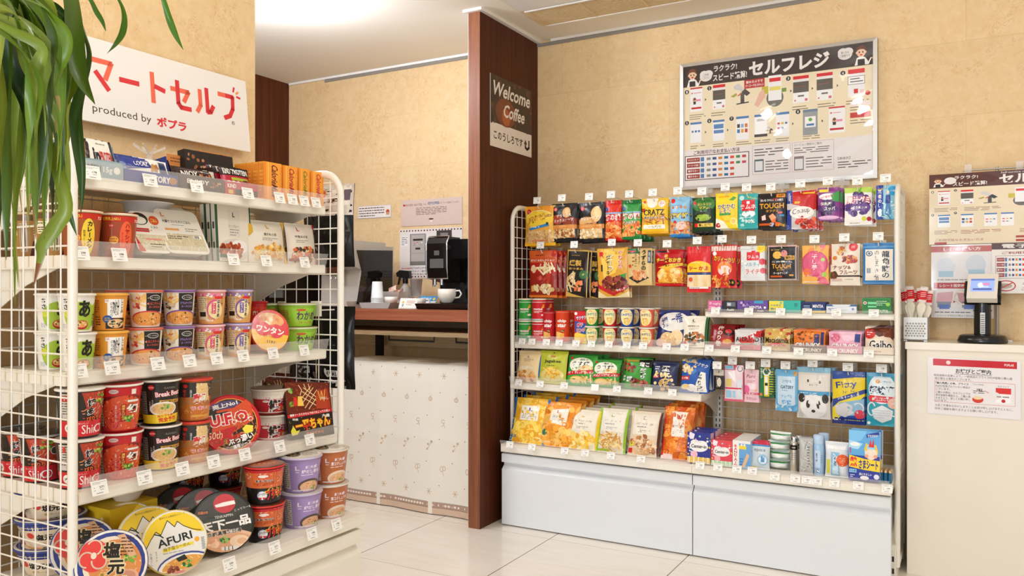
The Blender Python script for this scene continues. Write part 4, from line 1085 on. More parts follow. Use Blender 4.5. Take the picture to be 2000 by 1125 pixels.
standR('bag', SB, 'snack bag', 'green salad rice cracker bag beside the plum cracker bags', 1150, 1206, 706, 'D', .034, 3, '3a9a3c', USU, 18, '', 1163, jit=.02)
standR('bag', SB, 'snack bag', 'green and black bag of plum crackers', 1216, 1268, 703, 'D', .03, 3, '43963a', "P 1c1a16 .5 .95 1 .98 1 .7 .62 .72;R .05 .88 .5 .95 c9a03a;C .1 .8 .05 d8302a;T 塩こ .74 .8 .36 .16 w B ok;T だわり .72 .5 .24 .34 w B v ok;B c .24 .66 .16 .12 14 .06 8a3a2a,b0523a,6a241c;T 梅味 .2 .3 .24 .2 w B v ok;E .4 .26 .16 .08 3a1a14;B c .6 .16 .34 .14 26 .06 9a402c,c0603c,7a2c20;R 0 0 1 .05 2c7a2c", 16, '198', 1206, jit=.035)
standR('bag', SB, 'snack bag', 'navy bag of fried rice puffs', 1269, 1320, 710, 'D', .032, 2, '282e52', "T 堅ぶつ .56 .55 .34 .6 f3efe6 B v ok;D .1 .7 .3 .85 2 w;R .04 .42 .3 .52 c8302a;T 新商 .17 .47 .2 .06 w b;B o .5 .3 .4 .28 26 .06 dcb66a,efd79a,c99a4a;B o .2 .6 .1 .1 5 .05 dcb66a,efd79a", 16, '198', 1267, jit=.02)
standR('bag', SB, 'snack bag', 'bright blue bag of salted rice snacks', 1325, 1381, 706, 'D', .032, 4, '2c5aa8', "Q c 0 .6 .6 1 14 .08 f0d8a0,e2bd78,4a86c8;T サクサク .7 .84 .5 .12 w b r-14;R 0 .36 .34 .48 c8302a;T うす塩 .16 .42 .26 .07 w b;P f0ece2 .5 .02 .96 .04 .9 .6 .74 .62;T しゃり蔵 .72 .34 .2 .56 1c2030 B v;E .42 .14 .18 .1 ece8e0;B o .24 .7 .2 .16 16 .05 f3e0b0,e6c684;E .2 .16 .16 .08 e6c684", 18, '198', 1314, jit=.02)
# bottom left: large crisps bags
standR('bag', 'crisps_bag', 'crisps bag', 'yellow crisps bag with blue edge', 990, 1060, 783, 'bot', .04, 4, 'eab12a', "Q o .0 .3 1 1 26 .11 f2c64a,f7d76e,e6a82a;R .26 .5 .78 .82 f0e9da;T L .55 .74 .1 .08 2f4f8a b;T じゃがいも .5 .63 .36 .045 k;D .3 .53 .74 .6 2 a;B o .5 .2 .5 .22 40 .1 f4c23c,f9d860,e9a428;R .04 .12 .2 .18 3f7ab0;E .8 .1 .12 .06 f6e2a0", 18, '138', 997, edge='R2a70b4 L2a70b4', jit=.006, step=.057, jz=.006, shift=.017)
standR('bag', 'crisps_bag', 'crisps bag', 'orange consomme crisps bag', 1046, 1121, 791, 'bot', .04, 4, 'e2891e', "Q o .0 .3 1 1 26 .11 eda03a,f2b454,d97a1c;P efe6d4 .3 .8 .76 .86 .72 .46 .26 .52;T L .5 .77 .1 .07 c9641c b;T コンソメ .5 .66 .34 .05 k;D .32 .54 .7 .61 2 a;B o .5 .22 .5 .2 40 .1 f2a83a,f8c664,df8a20;R .1 .07 .5 .12 f0c890;C .16 .3 .07 3a7a5a", 18, '138', 1040, jit=.008, step=.057, jz=.006, shift=.008)
LBAG = "R .1 .46 .9 .95 %s;T L .48 .84 .1 .09 %s b;T %s .5 .7 .56 .05 k;D .24 .6 .76 .66 1 a;D .3 .5 .7 .57 2 a;"
standR('bag', 'crisps_bag', 'crisps bag', 'cream bag of cheese chips with yellow edge', 1101, 1163, 806, 'bot', .036, 4, 'e6dac0', LBAG % ('ece2cc', 'd9a62a', 'カマンベール') + "B o .46 .2 .42 .22 40 .085 f2bf3c,f7d670,e2a02a,f9e29a", 20, '158', 1104, edge='Rf0c420', jit=.02, step=.054, jz=.004)
standR('bag', 'crisps_bag', 'crisps bag', 'pale bag of thin potato sticks with green edge', 1160, 1218, 804, 'bot', .036, 3, 'e3d8c4', LBAG % ('ece4d4', '8ab02a', 'ポテトスティック') + "B l .46 .23 .42 .2 90 .028 eac06a,f3d896,d9a044,c98a34;R .05 .03 .5 .08 8fba3a", 20, '158', 1144, edge='R8fc02c L8fc02c', jit=.02, step=.054, jz=.004)
standR('bag', 'crisps_bag', 'crisps bag', 'beige bag of brown flake chips', 1222, 1284, 810, 'bot', .036, 3, 'e2cfb4', LBAG % ('ebe0ce', '8a5a2a', 'バリバリあげ') + "B c .48 .23 .42 .2 60 .06 c98f58,e2b98a,a8683a,f0d4ac;R .02 .2 .2 .3 d8d44a;R .02 .06 .16 .16 c8302a", 20, '158', 1194, edge='R5a3020', jit=.02, step=.054, jz=.004)
standR('bag', 'crisps_bag', 'crisps bag', 'orange red bag of chilli corn chips', 1287, 1347, 801, 'bot', .038, 4, 'dc6a1e', "Q c 0 0 1 1 70 .1 e8822a,f2a246,c9501c,d96a20;P f0e6d8 .26 .9 .8 .9 .74 .7 .78 .42 .3 .42 .34 .7;T L .52 .8 .12 .09 c8302a b;T チリタコス味 .53 .62 .38 .05 k;D .36 .46 .7 .56 3 a;R 0 0 .4 .1 f3d8d0", 18, '158', 1253, edge='Lc8262a', jit=.02, step=.057, jz=.006)
# bottom right: toiletries and boxes
CEN = "Q o .0 .2 1 1 26 .035 w,ee8fa8,f6d23a,9fd8d0;E .5 .55 .4 .18 f3efec;E .34 .66 .2 .1 f3efec;E .64 .64 .22 .1 f3efec;T ソフィ .46 .7 .26 .06 4a5a9a;T Center-in .5 .55 .66 .12 k b;C .3 .28 .12 %s;R 0 0 1 .2 %s;L w .03 .1 0 .1 .2;L w .03 .3 0 .3 .2;L w .03 .5 0 .5 .2;L w .03 .7 0 .7 .2;L w .03 .9 0 .9 .2;P f0e6ee .06 .82 .26 .76 .32 .94 .1 1"
standR('box', 'hygiene_pack', 'hygiene pack', 'navy dotted pack with white cloud label', 1342, 1387, 848, 'bot', .05, 3, '2f3a8c', CEN % ('f0b8c8', 'eac05a'), 4, '328', 1368, dy=.02, jit=.004, step=.056, right='e9dce4', top='39449a', m=FILM)
standR('box', 'hygiene_pack', 'hygiene pack', 'coral dotted pack with white cloud label', 1389, 1430, 862, 'bot', .05, 4, 'dd4a55', CEN % ('f6a8b0', 'b8d8b0'), 2, '328', 1403, dy=.02, jit=.004, step=.056, right='e06068', top='d8404c', m=FILM)
standR('box', 'plaster_box', 'plaster box', 'white and blue box of sticking plasters', 1431, 1466, 862, 'bot', .09, 2, 'f0ece6', "R .36 0 1 .9 6aa4d6;T BAND-AID .17 .45 .18 .8 d8202a b v r0;R .36 .7 .76 .82 f2d43a;P e6b98c .5 .06 .66 .04 .94 .5 .8 .56;C .5 .85 .04 w;C .66 .85 .04 w;D .4 .1 .6 .4 3 2f6aa8", 0, '398', 1440, dy=.02, jit=0, step=.095, right='b8d0e6', top='f3efe8')
standR('bag', 'lens_pack', 'lens care pack', 'pale blue pack of contact lens care', 1464, 1502, 866, 'bot', .03, 2, 'cfdbe0', "R 0 .9 1 1 c8304a;R 0 .84 1 .9 4a8ac0;T epica .5 .7 .6 .14 5f6a70;D .4 .56 .6 .58 1 a;C .66 .36 .2 9fc4dc;C .66 .36 .15 e2ecf0;R .58 .28 .76 .5 5a9ad0;R .05 .05 .3 .1 f2d84a", 8, '598', 1470, dy=.025)
wp = bag('wet_wipe_pack', .084, .036, .07, "R 0 .74 1 .84 3a9a4a;R .02 .04 .98 .12 3a9a4a;E .5 .5 .4 .26 f3f4f0;T ウェット .5 .48 .4 .14 8ab89a", 'e6eae4', .1, wob=.6, seed=5)
X, f = atY(1523, 3.34)
for k in range(4):
    spawn(wp, (X + (.004 if k % 2 else -.003), 3.34, ZR['bot'] + .004 + k * .037), R_(3 - 4 * k), 'white and green pack of wet wipes, ' + ['bottom of the stack', 'second from the bottom of the stack', 'third from the bottom of the stack', 'top of the stack'][k], 'wet wipes', 'stack of wet wipes packs')
tagR(1514, 'bot', 'flat price tag below the stack of wet wipes', '210', ZR['bot'] - .006)
def bottle(name, desc, px, Y, r, h, base, art, capc, caph, bodym=None, capm=None, n=1):
    X, f = atY(px, Y)
    for k in range(n):
        t = thing(name, desc + ('' if n == 1 else ', front one' if k == 0 else ', one behind'), name.replace('_', ' '), (X + .012 * k, Y + k * (2 * r + .004), ZR['bot']), R_(4))
        mb = MB(); mb.lathe([(r * .9, 0), (r, .004), (r, h - caph - .006), (r * .9, h - caph), (0.001, h - caph)], 28, hexcol(base))
        ink(mb, art, PI * r / (h - caph), lambda u, v, q: ((r + q) * math.sin((u - .5) * PI), -(r + q) * math.cos((u - .5) * PI), .005 + v * (h - caph - .012)), 14, 1)
        mb.build('bottle_body', bodym or WRAP, t)
        mb = MB(); mb.lathe([(r * .9, h - caph), (r * .92, h - caph + .002), (r * .92, h - .004), (r * .8, h), (0.001, h)], 28, hexcol(capc)); mb.build('cap', capm or CARD, t)
bottle('hair_spray_can', 'slim silver and black spray can', 1551, 3.31, .0155, .142, 'c9c2b4', "R 0 .78 1 .95 2a2018;T GATSBY .5 .86 .3 .05 w b;D .3 .4 .7 .7 4 8a8378;R .0 .0 .12 1 8a8378;R .8 0 .9 1 a9a294", 'd8d8d4', .02, mat('brushed_can', rough=.25, metal=.7, attr=True), CHROME, 2)
standR('bag', 'comb_pack', 'comb pack', 'grey clear pack of travel combs', 1562, 1587, 858, 'bot', .012, 3, 'b9b8b2', "Q l .1 .1 .9 .9 30 .03 c9c8c2,a3a29c,dad9d4;D .55 .2 .75 .8 8 z", 3, '298', None, dy=.03, jit=.01, step=.016, yaw=10)
tagR(1554, 'bot', 'flat price tag below the silver spray can', '401', ZR['bot'] - .006); tagR(1576, 'bot', 'flat price tag below the travel combs', '301', ZR['bot'] - .006)
bottle('lotion_bottle', 'light blue lotion bottle with pale cap', 1599, 3.31, .0215, .156, '9fc0e0', "R .3 .25 .62 .85 c6d9ee;T 肌ラボ .42 .6 .1 .3 2a4a8a v b;C .46 .14 .06 w;A .46 .14 .06 .05 .02 0 300 23357a;D .64 .4 .76 .7 5 6a86b0", 'b9d2ea', .034, None, None, 2)
tagR(1596, 'bot', 'flat price tag below the light blue lotion bottle', '298', ZR['bot'] - .006)
standR('bag', 'travel_pouch', 'travel pouch', 'clear zip pouch of travel lotion with orange sticker', 1610, 1660, 866, 'bot', .04, 1, 'dfe3e4', "R 0 .8 1 .9 f0f1f0;R .24 .05 .6 .72 8fbcd8;P cfe2ee .3 .1 .56 .1 .5 .6 .34 .7;T 極潤 .42 .48 .1 .3 3a5a7a v b;R .06 .1 .2 .5 d6d04a;P e9eeee .64 .05 .86 .05 .84 .4 .68 .4;C .72 .5 .17 e8602c;D .6 .42 .84 .58 4 f6d0b0", 3, '1000', None, dy=.03)
tagR(1630, 'bot', 'flat price tag below the clear travel pouch', '1,000', ZR['bot'] - .006)
standR('box', 'cooling_sheet_box', 'cooling sheet box', 'blue and yellow box of fever cooling sheets', 1657, 1718, 846, 'bot', .035, 2, '2c3a94', "R 0 .5 1 1 5fa8dc;P 7cc0ea 0 1 .6 1 .4 .8 0 .72;P a9d8f0 0 .8 .46 .74 .3 .62 0 .64;P 2c3a94 .58 .86 .98 .94 .96 1 .56 .93;T 熱を冷ます .77 .91 .32 .05 w b r4;E .2 .72 .16 .04 f3f3ee;E .72 .58 .2 .15 f5d9c0;P f2c52a .5 .62 .56 .76 .7 .7 .88 .74 .95 .6 .92 .5 .9 .62 .72 .68 .56 .6;P 8fcde8 .58 .64 .86 .64 .84 .72 .6 .72;P d8302a .64 .68 .7 .84 .74 .72 .8 .86 .82 .68;A .64 .57 .06 .04 .012 0 360 f3f3ee;A .8 .57 .06 .04 .012 0 360 f3f3ee;C .58 .5 .035 f0a080;C .86 .5 .035 f0a080;R .04 .54 .08 .57 r;R .04 .58 .08 .61 r;R .04 .62 .08 .65 r;P f2cf2a .02 .5 .5 .44 1 .42 1 .2 .5 .22 .02 .26;T 熱 .17 .37 .24 .2 d8222a B;T さまシート .64 .33 .62 .18 27307a B;R .03 .15 .26 .22 8fcde8;T 大人用 .14 .185 .18 .05 27307a b;T 肌にやさしい .55 .13 .4 .05 w b;E .52 .06 .14 .04 w;C .9 .1 .05 e6e6f0;D .06 .05 .2 .12 2 w", 6, '487', None, dy=.02, step=.04, right='d4dbe6', top='5fa8dc', jit=.01)
tagR(1677, 'bot', 'flat price tag below the cooling sheet box', '487', ZR['bot'] - .006)
X, f = atY(1730, 3.30)
for k in range(9):
    i, j = k % 3, k // 3
    t = thing('battery', 'small blue battery of the shrink wrapped block, ' + ['front', 'middle', 'back'][j] + ' row ' + ['left', 'centre', 'right'][i], 'battery', (X + (i - 1) * .0148, 3.30 + j * .0148, ZR['bot'] + .001), 0, 'block of nine batteries')
    mb = MB(); mb.lathe([(.006, 0), (.007, .001), (.007, .037), (.0072, .0371)], 16, hexcol('2f6f96')); mb.build('battery_sleeve', WRAP, t)
    mb = MB(); mb.lathe([(.0072, .0371), (.007, .0455), (.0055, .047), (.0025, .0472), (.0025, .049), (0.0005, .049)], 16); mb.build('terminal', mat('battery_gold', 'c9a878', .25, .8), t)
tagR(1733, 'bot', 'flat price tag below the batteries', '1,080', ZR['bot'] - .006)
# lower hooks of the right bay
H('hair_tie_card', 'hair tie card', 'beige card of black elastic hair ties', 1393, 1413, 722, 760, .006, 2, 'c9bda8', "R .05 0 1 .7 2a2622;E .6 .36 .3 .32 141210;E .6 .36 .2 .24 d9cdb6;T ELASTIC .4 .36 .16 .5 e6dcc8 v b;C .5 .88 .06 k", Y=3.42, seal=.02, boxy=True)
H('nail_pack', 'manicure pack', 'pink pack of nail clippers', 1414, 1452, 713, 784, .012, 1, 'e2637e', "R .04 .06 .96 .86 f0d8dc;R .05 .88 .5 .98 8fc8e0;C .82 .9 .12 f3dfe4;A .82 .9 .12 .07 .015 0 360 2a1a1c;R .1 .4 .4 .62 ead27a;R .1 .1 .4 .3 9fd0e8;R .45 .1 .6 .3 9fd0e8;E .8 .4 .14 .2 4f8fc8;R .68 .08 .92 .6 dfe6ea;P fbf6f4 .2 .8 .6 .5 .56 .85;R .0 .34 .9 .38 d8304a", boxy=True, seal=.02)
H('wipe_pack', 'wipe pack', 'pale pink pack of cleansing wipes', 1453, 1482, 722, 786, .014, 2, 'f0c4cc', "T Puré .5 .8 .6 .1 8a3a4a i;D .2 .6 .8 .68 2 c8708a;R .24 .4 .8 .58 f6dce0;C .12 .4 .12 e86a9a;R .0 .24 1 .3 d8486a;T うるおい .5 .27 .8 .05 w b;T やさしい .5 .12 .7 .08 a85a6a;P e0b060 .7 .36 .9 .42 .86 .34", boxy=True)
H('ointment_box', 'ointment box', 'slim green box of lip balm', 1483, 1512, 718, 777, .012, 3, '1f5a34', "R 0 0 .28 1 2a7a4a;T 薬用リップ .14 .8 .16 .32 w b v;R .32 .04 .66 1 e8d03a;C .5 .86 .13 e9ece4;C .5 .86 .09 2a5a40;R .38 .1 .58 .7 ece8dc;R .38 .4 .58 .5 2a2a24;D .68 .1 .96 .9 10 d9c83a;E .1 .1 .1 .06 e07a3a", jit=.02, boxy=True, seal=.02)
H('wipe_pack', 'wipe pack', 'light blue pack of cool body wipes', 1514, 1558, 722, 803, .014, 2, '6fb4da', "R .1 .14 .9 .84 c6dcea;T 100% .55 .72 .4 .07 5a7a94 i;R .82 .86 .98 .96 c9903a;T GATSBY .54 .58 .6 .08 2f4a66 b;D .3 .48 .7 .52 1 5a86a8;T サッパリ .5 .36 .5 .08 4f9ad0 b;T 爽快 .52 .22 .46 .11 4f9ad0 b;Q s 0 0 1 .14 14 .06 a9d4ec,5aa4d2,dcecf4", boxy=True)
H('towel_pack', 'towel pack', 'clear pack with folded towel and animal face', 1556, 1622, 718, 818, .02, 3, 'ddd6cd', "R 0 .9 1 1 8fc0d8;R .04 .55 .96 .86 e6ddd2;E .34 .74 .03 .03 4a443c;E .7 .72 .03 .03 4a443c;T あらシア .5 .66 .26 .04 6a6258;R .02 .46 .98 .54 4f9cc4;D .1 .48 .9 .52 1 d6e8f0;E .5 .24 .4 .24 efece6;E .14 .4 .1 .09 3a3630;E .86 .4 .1 .09 3a3630;E .34 .28 .06 .08 3a3630;E .66 .28 .06 .08 3a3630;E .5 .15 .06 .03 3a3630;P c9c4bc .04 .02 .2 .02 .1 .2", boxy=True, jit=.012)
H('mask_pack', 'mask pack', 'yellow and blue pack of pleated face masks', 1625, 1690, 726, 829, .018, 3, '2f4f9e', "P e9d23a 0 .3 1 .9 1 .55 .0 .0;P e6c92c 0 .4 0 .84 1 .92 1 .62;T Fitty .44 .74 .66 .16 2f3f8a b r8;T フィッティ .5 .62 .4 .05 2f3f8a b r8;P 3a4a8e 0 .46 1 .68 1 .6 0 .38;T シルキータッチ .5 .53 .7 .06 w b r12;R .64 .9 1 1 2f4a9a;T ふつう .82 .95 .26 .05 w b;P 8fb8d0 .2 .4 .98 .5 .96 .2 .2 .14;P d6d2cd .08 .34 .4 .42 .62 .36 .66 .22 .4 .13 .14 .18;A .8 .32 .16 .09 .025 -120 130 e2e0dc;C .84 .2 .09 d8404a;R 0 0 .34 .12 232f6e;T 7枚入 .17 .06 .26 .07 w b;R .34 0 1 .12 27357e;D .38 .03 .96 .1 2 d8d23a", boxy=True, jit=.01)
H('mask_pack', 'mask pack', 'turquoise pack of soft face masks', 1692, 1754, 729, 833, .018, 2, '35a0b0', "R 0 .92 1 1 3f9ac0;E .5 .7 .44 .28 dfe9ec;C .36 .84 .04 e8a03a;T ユニ・チャーム .58 .84 .4 .035 27406a b;T 超快適 .5 .68 .84 .16 232f4a B;P d8404a .04 .54 .1 .58 .98 .56 .9 .5 .98 .44 .1 .46;T 極上耳ごこち .52 .51 .7 .06 w b;P e6e6e6 .16 .3 .5 .4 .86 .3 .8 .14 .5 .06 .24 .14;A .16 .32 .12 .12 .025 30 300 e6e6e6;A .88 .32 .12 .12 .025 -120 150 e6e6e6;D .2 .14 .76 .32 4 c9ccd0;C .86 .44 .1 e9b8a0;C .08 .05 .03 w", boxy=True)
# ------------------------------------------------------------------ goods on the noodle rack
# top shelf: bar cartons and biscuit boxes
def open_carton(name, desc, px0, px1, hb, hf, base, art, inner, D=.15, hl=None, bars=None, dx=.02, backart=None, tagpx=None, price='178'):
    X = XL['L1'] - dx
    Y0, f0 = atX(px0, X); Y1, f1 = atX(px1, X); w = Y1 - Y0
    mb = MB(); b = hexcol(base); iv = hexcol(inner)
    x = w / 2
    hl = hl or hb
    mb.box(-x, 0, 0, x, .0012, hf, b)
    mb.box(-x, D, 0, x, D + .0012, hb, iv)
    for s in (-1, 1):
        q = [(0, 0), (0, hf), (.03, hf), (.05, hl), (D, hb), (D, 0)]
        mb.prism(q, 0, s * x - .0006, s * x + .0006, b)
    mb.box(-x, 0, 0, x, D, .001, b)
    ink(mb, art, w / hf, lambda u, v, q: ((u - .5) * w, -q, v * hf))
    o = mb.build(name, CARD); o.location = (X, (Y0 + Y1) / 2, ZL['L1'] + .0006); o.rotation_euler = (0, 0, PI / 2)
    tag(o, desc, 'display carton')
    if bars:
        bn, bdesc, bb, bart, bh, tl, n, z0 = bars
        rec = bag(bn, w * .9, bh, .016, bart, bb, .07, seed=px0 % 31)
        for k in range(n):
            spawn(rec, (X - .018 - k * .026, (Y0 + Y1) / 2, ZL['L1'] + z0 + k * .006), PI / 2, bdesc + ', ' + ORD[k], 'snack bar', bdesc + 's in the carton', -tl)
    if tagpx: tagL(tagpx, 'L1', 'price tag under the ' + desc, price)
open_carton('display_carton', 'pale grey blue carton of protein bars', 149, 241, .095, .045, '8fa6ae', "T PROTEIN .3 .5 .42 .4 2c2c2c b;T 15g .66 .45 .2 .4 e8e6e0 b;C .86 .5 .2 e8e6e0", '8f8778', bars=('protein_bar', 'white wrapped protein bar with chocolate end', 'ece6dc', "P 7a4a36 0 0 .28 0 .36 1 0 1;P 2a1c18 .26 0 .34 0 .42 1 .35 1;T in .55 .42 .16 .56 1c1a18 B;T PROTEIN .8 .42 .34 .36 c8262c b;D .6 .8 .95 .92 1 a;P 2a1c18 .97 .3 1 .3 1 1 .94 1", .085, 20, 3, .02), tagpx=178)
open_carton('display_carton', 'deep blue carton of cookie bars', 243, 348, .075, .032, '2a3c8c', "T VICTORY .6 .5 .5 .55 f0ece4 B;E .9 .5 .08 .3 b0783c", '3a4c9c', hl=.09, bars=('cookie_bar', 'white and blue wrapped cookie bar', 'e9e6e0', "P 2a3c8c 0 .3 .6 .5 .55 1 0 1;T COOKIE .4 .66 .3 .24 w b;B o .68 .5 .1 .3 8 .1 c08a4a,a06a30;P 1c2a5a .76 .2 .96 .2 .94 .9 .8 .9", .06, 24, 3, .016), tagpx=291, price='128')
open_carton('display_carton', 'dark brown carton of chocolate nut bars', 352, 438, .08, .04, '3a2622', "T ENJOY .4 .55 .5 .4 f0e8e0 b;B o .8 .5 .14 .3 10 .08 b06a3a,d8a86a,8a4a2a", 'c8b49a', bars=('nut_bar', 'dark wrapped nut bar with pale end', '38241f', "T NJOY .3 .5 .4 .5 f3ece6 b;B o .68 .5 .16 .35 18 .1 b8683a,8a4426,e0a878;R .88 0 1 1 cfc6b4", .05, 24, 2, .018), tagpx=382, price='118')
open_carton('display_carton', 'crimson carton of red fruit and nut bars', 440, 503, .07, .038, 'b8203a', "T KIND .2 .7 .26 .3 w b;R .3 .0 1 .5 2a2422;T BREAK .7 .26 .4 .3 w b;R .1 .1 .24 .4 e0c04a", 'c8304a', bars=('nut_bar', 'crimson wrapped nut bar with black band', 'b8243a', "R 0 .62 1 1 241e1c;T KIND .2 .8 .24 .26 w b;T PROTEIN .65 .8 .56 .26 w b;R .3 .42 .9 .54 a8b83a;C .2 .26 .14 f0d8d0;C .36 .26 .14 f0d8d0;C .52 .26 .14 f0d8d0;B o .8 .24 .14 .2 10 .08 6a2a20,8a4a2a", .075, 16, 3, .014), tagpx=482, price='158')
# tall dark display pack with orange cards standing behind those cartons
standL('box', 'display_pack', 'display pack', 'tall black protein bar pack with orange header card', 368, 462, 302, 'L1', .03, 1, '2c2624', "B o .2 .7 .2 .3 10 .05 c98a5a,a0643a;P b8243a .3 .1 .9 .1 1 .4 .4 .75;T KIND .45 .6 .2 .16 f0e0b0 b;T PROTEIN .72 .55 .44 .16 w b;B o .6 .25 .3 .14 12 .05 6a2a20,d8a07a,8a4a2a", 8, dx=.13)
for i, (p0, p1, yt) in enumerate([(326, 392, 306), (385, 445, 299)]):
    X = XL['L1'] - .165 - .004 * i
    Y0, f0 = atX(p0, X); Y1, f1 = atX(p1, X); w = Y1 - Y0; h = zat(yt, (f0 + f1) / 2) - ZL['L1']
    mb = MB(); mb.box(-w / 2, 0, 0, w / 2, .001, h, hexcol('d88a4a'))
    ink(mb, "D .1 .8 .6 .95 2 7a4a26;E .78 .86 .16 .13 2c2422;E .78 .86 .13 .1 6a3a26;B o .78 .86 .1 .07 8 .03 a05a34,d8a07a", w / h, lambda u, v, q: ((u - .5) * w, -q, v * h))
    o = mb.build('header_card', CARD); o.location = (X, (Y0 + Y1) / 2, ZL['L1'] + .0006); o.rotation_euler = (0, 0, PI / 2)
    tag(o, 'orange header card with a chocolate picture, ' + ['behind the deep blue carton', 'behind the tall black pack'][i], 'display card')
CAL = "R .18 0 .24 1 f6c06a;T CalorieMate .6 .52 .34 .86 %s b r0;D .8 .1 .96 .9 3 d8742a"
def calorie(desc, px0, px1, yt, tc, n, tagpx):
    X = XL['L1'] - .022
    Y0, f0 = atX(px0, X); Y1, f1 = atX(px1, X); w = Y1 - Y0; f = (f0 + f1) / 2; h = zat(yt, f) - ZL['L1']
    mb = MB(); b = hexcol('efa03a'); D = .024
    mb.box(-w / 2, 0, 0, w / 2, D, h, b)
    def srf(u, v, q): return ((v - .5) * w * 1.0, -q, (1 - u) * h)      # artwork turned a quarter, reads downwards
    ink(mb, "R 0 .0 1 .1 e8862c;R 0 .2 1 .26 f4b85c;T CalorieMate .5 .6 .86 .36 %s b i;D .1 .88 .9 .96 1 d8742a" % tc, h / w, lambda u, v, q: ((v - .5) * w, -q, (1 - u) * h))
    ink(mb, "R .1 .05 .9 .95 e98a2e;D .2 .2 .8 .8 6 f4b85c", D / h, lambda u, v, q: (-w / 2 - q, D * (1 - u), v * h))
    me = mb.mesh('biscuit_box', CARD)
    for k in range(n):
        o = put('biscuit_box', me, None, (X - k * (D + .002), (Y0 + Y1) / 2, ZL['L1'] + .0006), (0, 0, PI / 2))
        tag(o, desc + ', ' + (ORD[k] + (' of its row' if k == 0 else '')), 'biscuit box', desc + 'es in a row')
    tagL(tagpx, 'L1', 'price tag under the ' + desc, '238')
calorie('tall orange biscuit box with dark red script', 516, 550, 318, '6a1c2a', 5, 544)
calorie('tall orange biscuit box with crimson script', 553, 581, 325, 'a8203a', 4, 569)
calorie('tall orange biscuit box with green script', 584, 605, 330, '6a7a2a', 4, 592)
calorie('tall orange biscuit box with raspberry script', 608, 632, 336, 'c0263f', 4, 615)
# second shelf
CM = "R 0 .86 1 1 c8301e;T 世界売上NO.1 .36 .93 .3 .09 f4d84a b;E .62 .44 .12 .44 %s;T %s .64 .48 .09 .66 %s B v;T %s .55 .4 .04 .4 %s v;C .36 .76 .05 d8302a;T 日清 .36 .76 .06 .04 w;P b84a2a .2 0 .5 0 .5 .26 .36 .3 .2 .2;B o .36 .12 .1 .1 16 .04 6a2a18,a0522a,c0703a;C .4 .4 .1 e9a83a;D .33 .34 .46 .46 2 b8421c;T 7.5 .84 .9 .1 .07 w b"
def kcup(desc, pc, base, oc, txt, sub, tc, n, tagpx):
    rec = cup('cup_rice', .047, .037, .112, CM % (oc, txt, tc, sub, tc), base, 'R 0 0 1 1 c8301e;R .2 .3 .8 .7 e0b04a;D .3 .4 .7 .6 3 7a2a1c', 'c8301e', 'e8d8b8', 90)
    cupsL(rec, 'cup rice', desc, pc, 'L2', 1, n, -30, tagpx)
kcup('brown curry rice cup with yellow oval', 160, 'a0562a', 'f0cc3a', 'カレーメシ', '欧風ビーフ', 'k', 2, 156)
kcup('red brown hashed beef rice cup with orange oval', 228, 'a34a2a', 'e9623a', 'ハヤシメシ', 'デミグラス', 'a8201c', 2, 231)
rec = cup('cup_rice', .047, .037, .112, "R 0 .86 1 1 6a4a2c;R .1 .5 .3 .8 efe3b4;D .12 .52 .28 .78 5 k;R .36 .1 .5 .8 c8b89a;L 4a4034 .012 .38 .12 .38 .78;L 4a4034 .012 .42 .12 .42 .78;L 4a4034 .02 .46 .12 .46 .78;P 5a2a1c .55 .0 1 0 1 .4 .6 .36;D .6 .5 .9 .8 5 d8c8a0", 'a87a42', 'R 0 0 1 1 8a6a42', '8a6a42', 'e0cfa8', 90)
cupsL(rec, 'cup rice', 'tan curry rice cup behind the side mesh, nearer the post', 106, 'L2', 1, 1, -20, Xc=-1.945)
cupsL(rec, 'cup rice', 'tan curry rice cup behind the side mesh, away from the post', 67, 'L2', 1, 1, -50, Xc=-2.055)
# rice trays: shallow tubs with a film lid, leaning back
def rice_tray(desc, px0, px1, yt, art, tilt, dx, edge, flip=False, z=0, group=None):
    X = XL['L2'] - dx
    Y0, f0 = atX(px0, X); Y1, f1 = atX(px1, X); w = Y1 - Y0
    h = (zat(yt, (f0 + f1) / 2) - ZL['L2'] - z) / math.cos(R_(tilt)) if not flip else .14
    t = thing('rice_tray', desc, 'rice tray', group=group)
    def rr(ins, y):
        r = .018; P = []
        for cx, cz, a0 in ((w / 2 - r, h - r, 0), (-w / 2 + r, h - r, 90), (-w / 2 + r, r, 180), (w / 2 - r, r, 270)):
            for k in range(5):
                a = R_(a0 + 22.5 * k); P.append(((cx + r * math.cos(a)) * ins, y, h / 2 + (cz + r * math.sin(a) - h / 2) * ins))
        return P
    mb = MB()
    mb.grid([rr(1, .0), rr(1, .002), rr(.94, .003), rr(.86, .03)], hexcol('ece6da'), 0, True, True); mb.face(rr(.86, .03), hexcol('e2dbcd'))
    mb.build('tub', CARD, t)
    mb = MB(); mb.face(rr(1, -.0006)[::-1], hexcol('eee8dc'))
    ink(mb, art, w / h, lambda u, v, q: ((u - .5) * w * .94, -.0006 - q, (.03 + v * .94) * h))
    mb.build('film_lid', FILM, t)
    t.location = (X, (Y0 + Y1) / 2, ZL['L2'] + .003 + z + .03 * math.sin(R_(tilt))); t.rotation_euler = (R_(-tilt), 0, PI / 2)
    return t
RT = "T L .16 .9 .08 .1 d8702a b;T 大盛りコシヒカリごはん .45 .74 .7 .07 2a2620 b;D .3 .64 .7 .68 1 a;R .1 .52 .44 .57 e6a05a;D .6 .5 .92 .6 2 8a8070;R .02 .04 .98 .44 cfc2a0;Q l .04 .06 .96 .42 90 .014 e6dcc2,bfb08c,f2ebd8,d8cba8;D .06 .3 .6 .4 2 3a352c;R .74 .34 .94 .42 f3f0e6;L k .02 .78 .35 .78 .41;L k .02 .82 .35 .82 .41;L k .02 .86 .35 .86 .41"
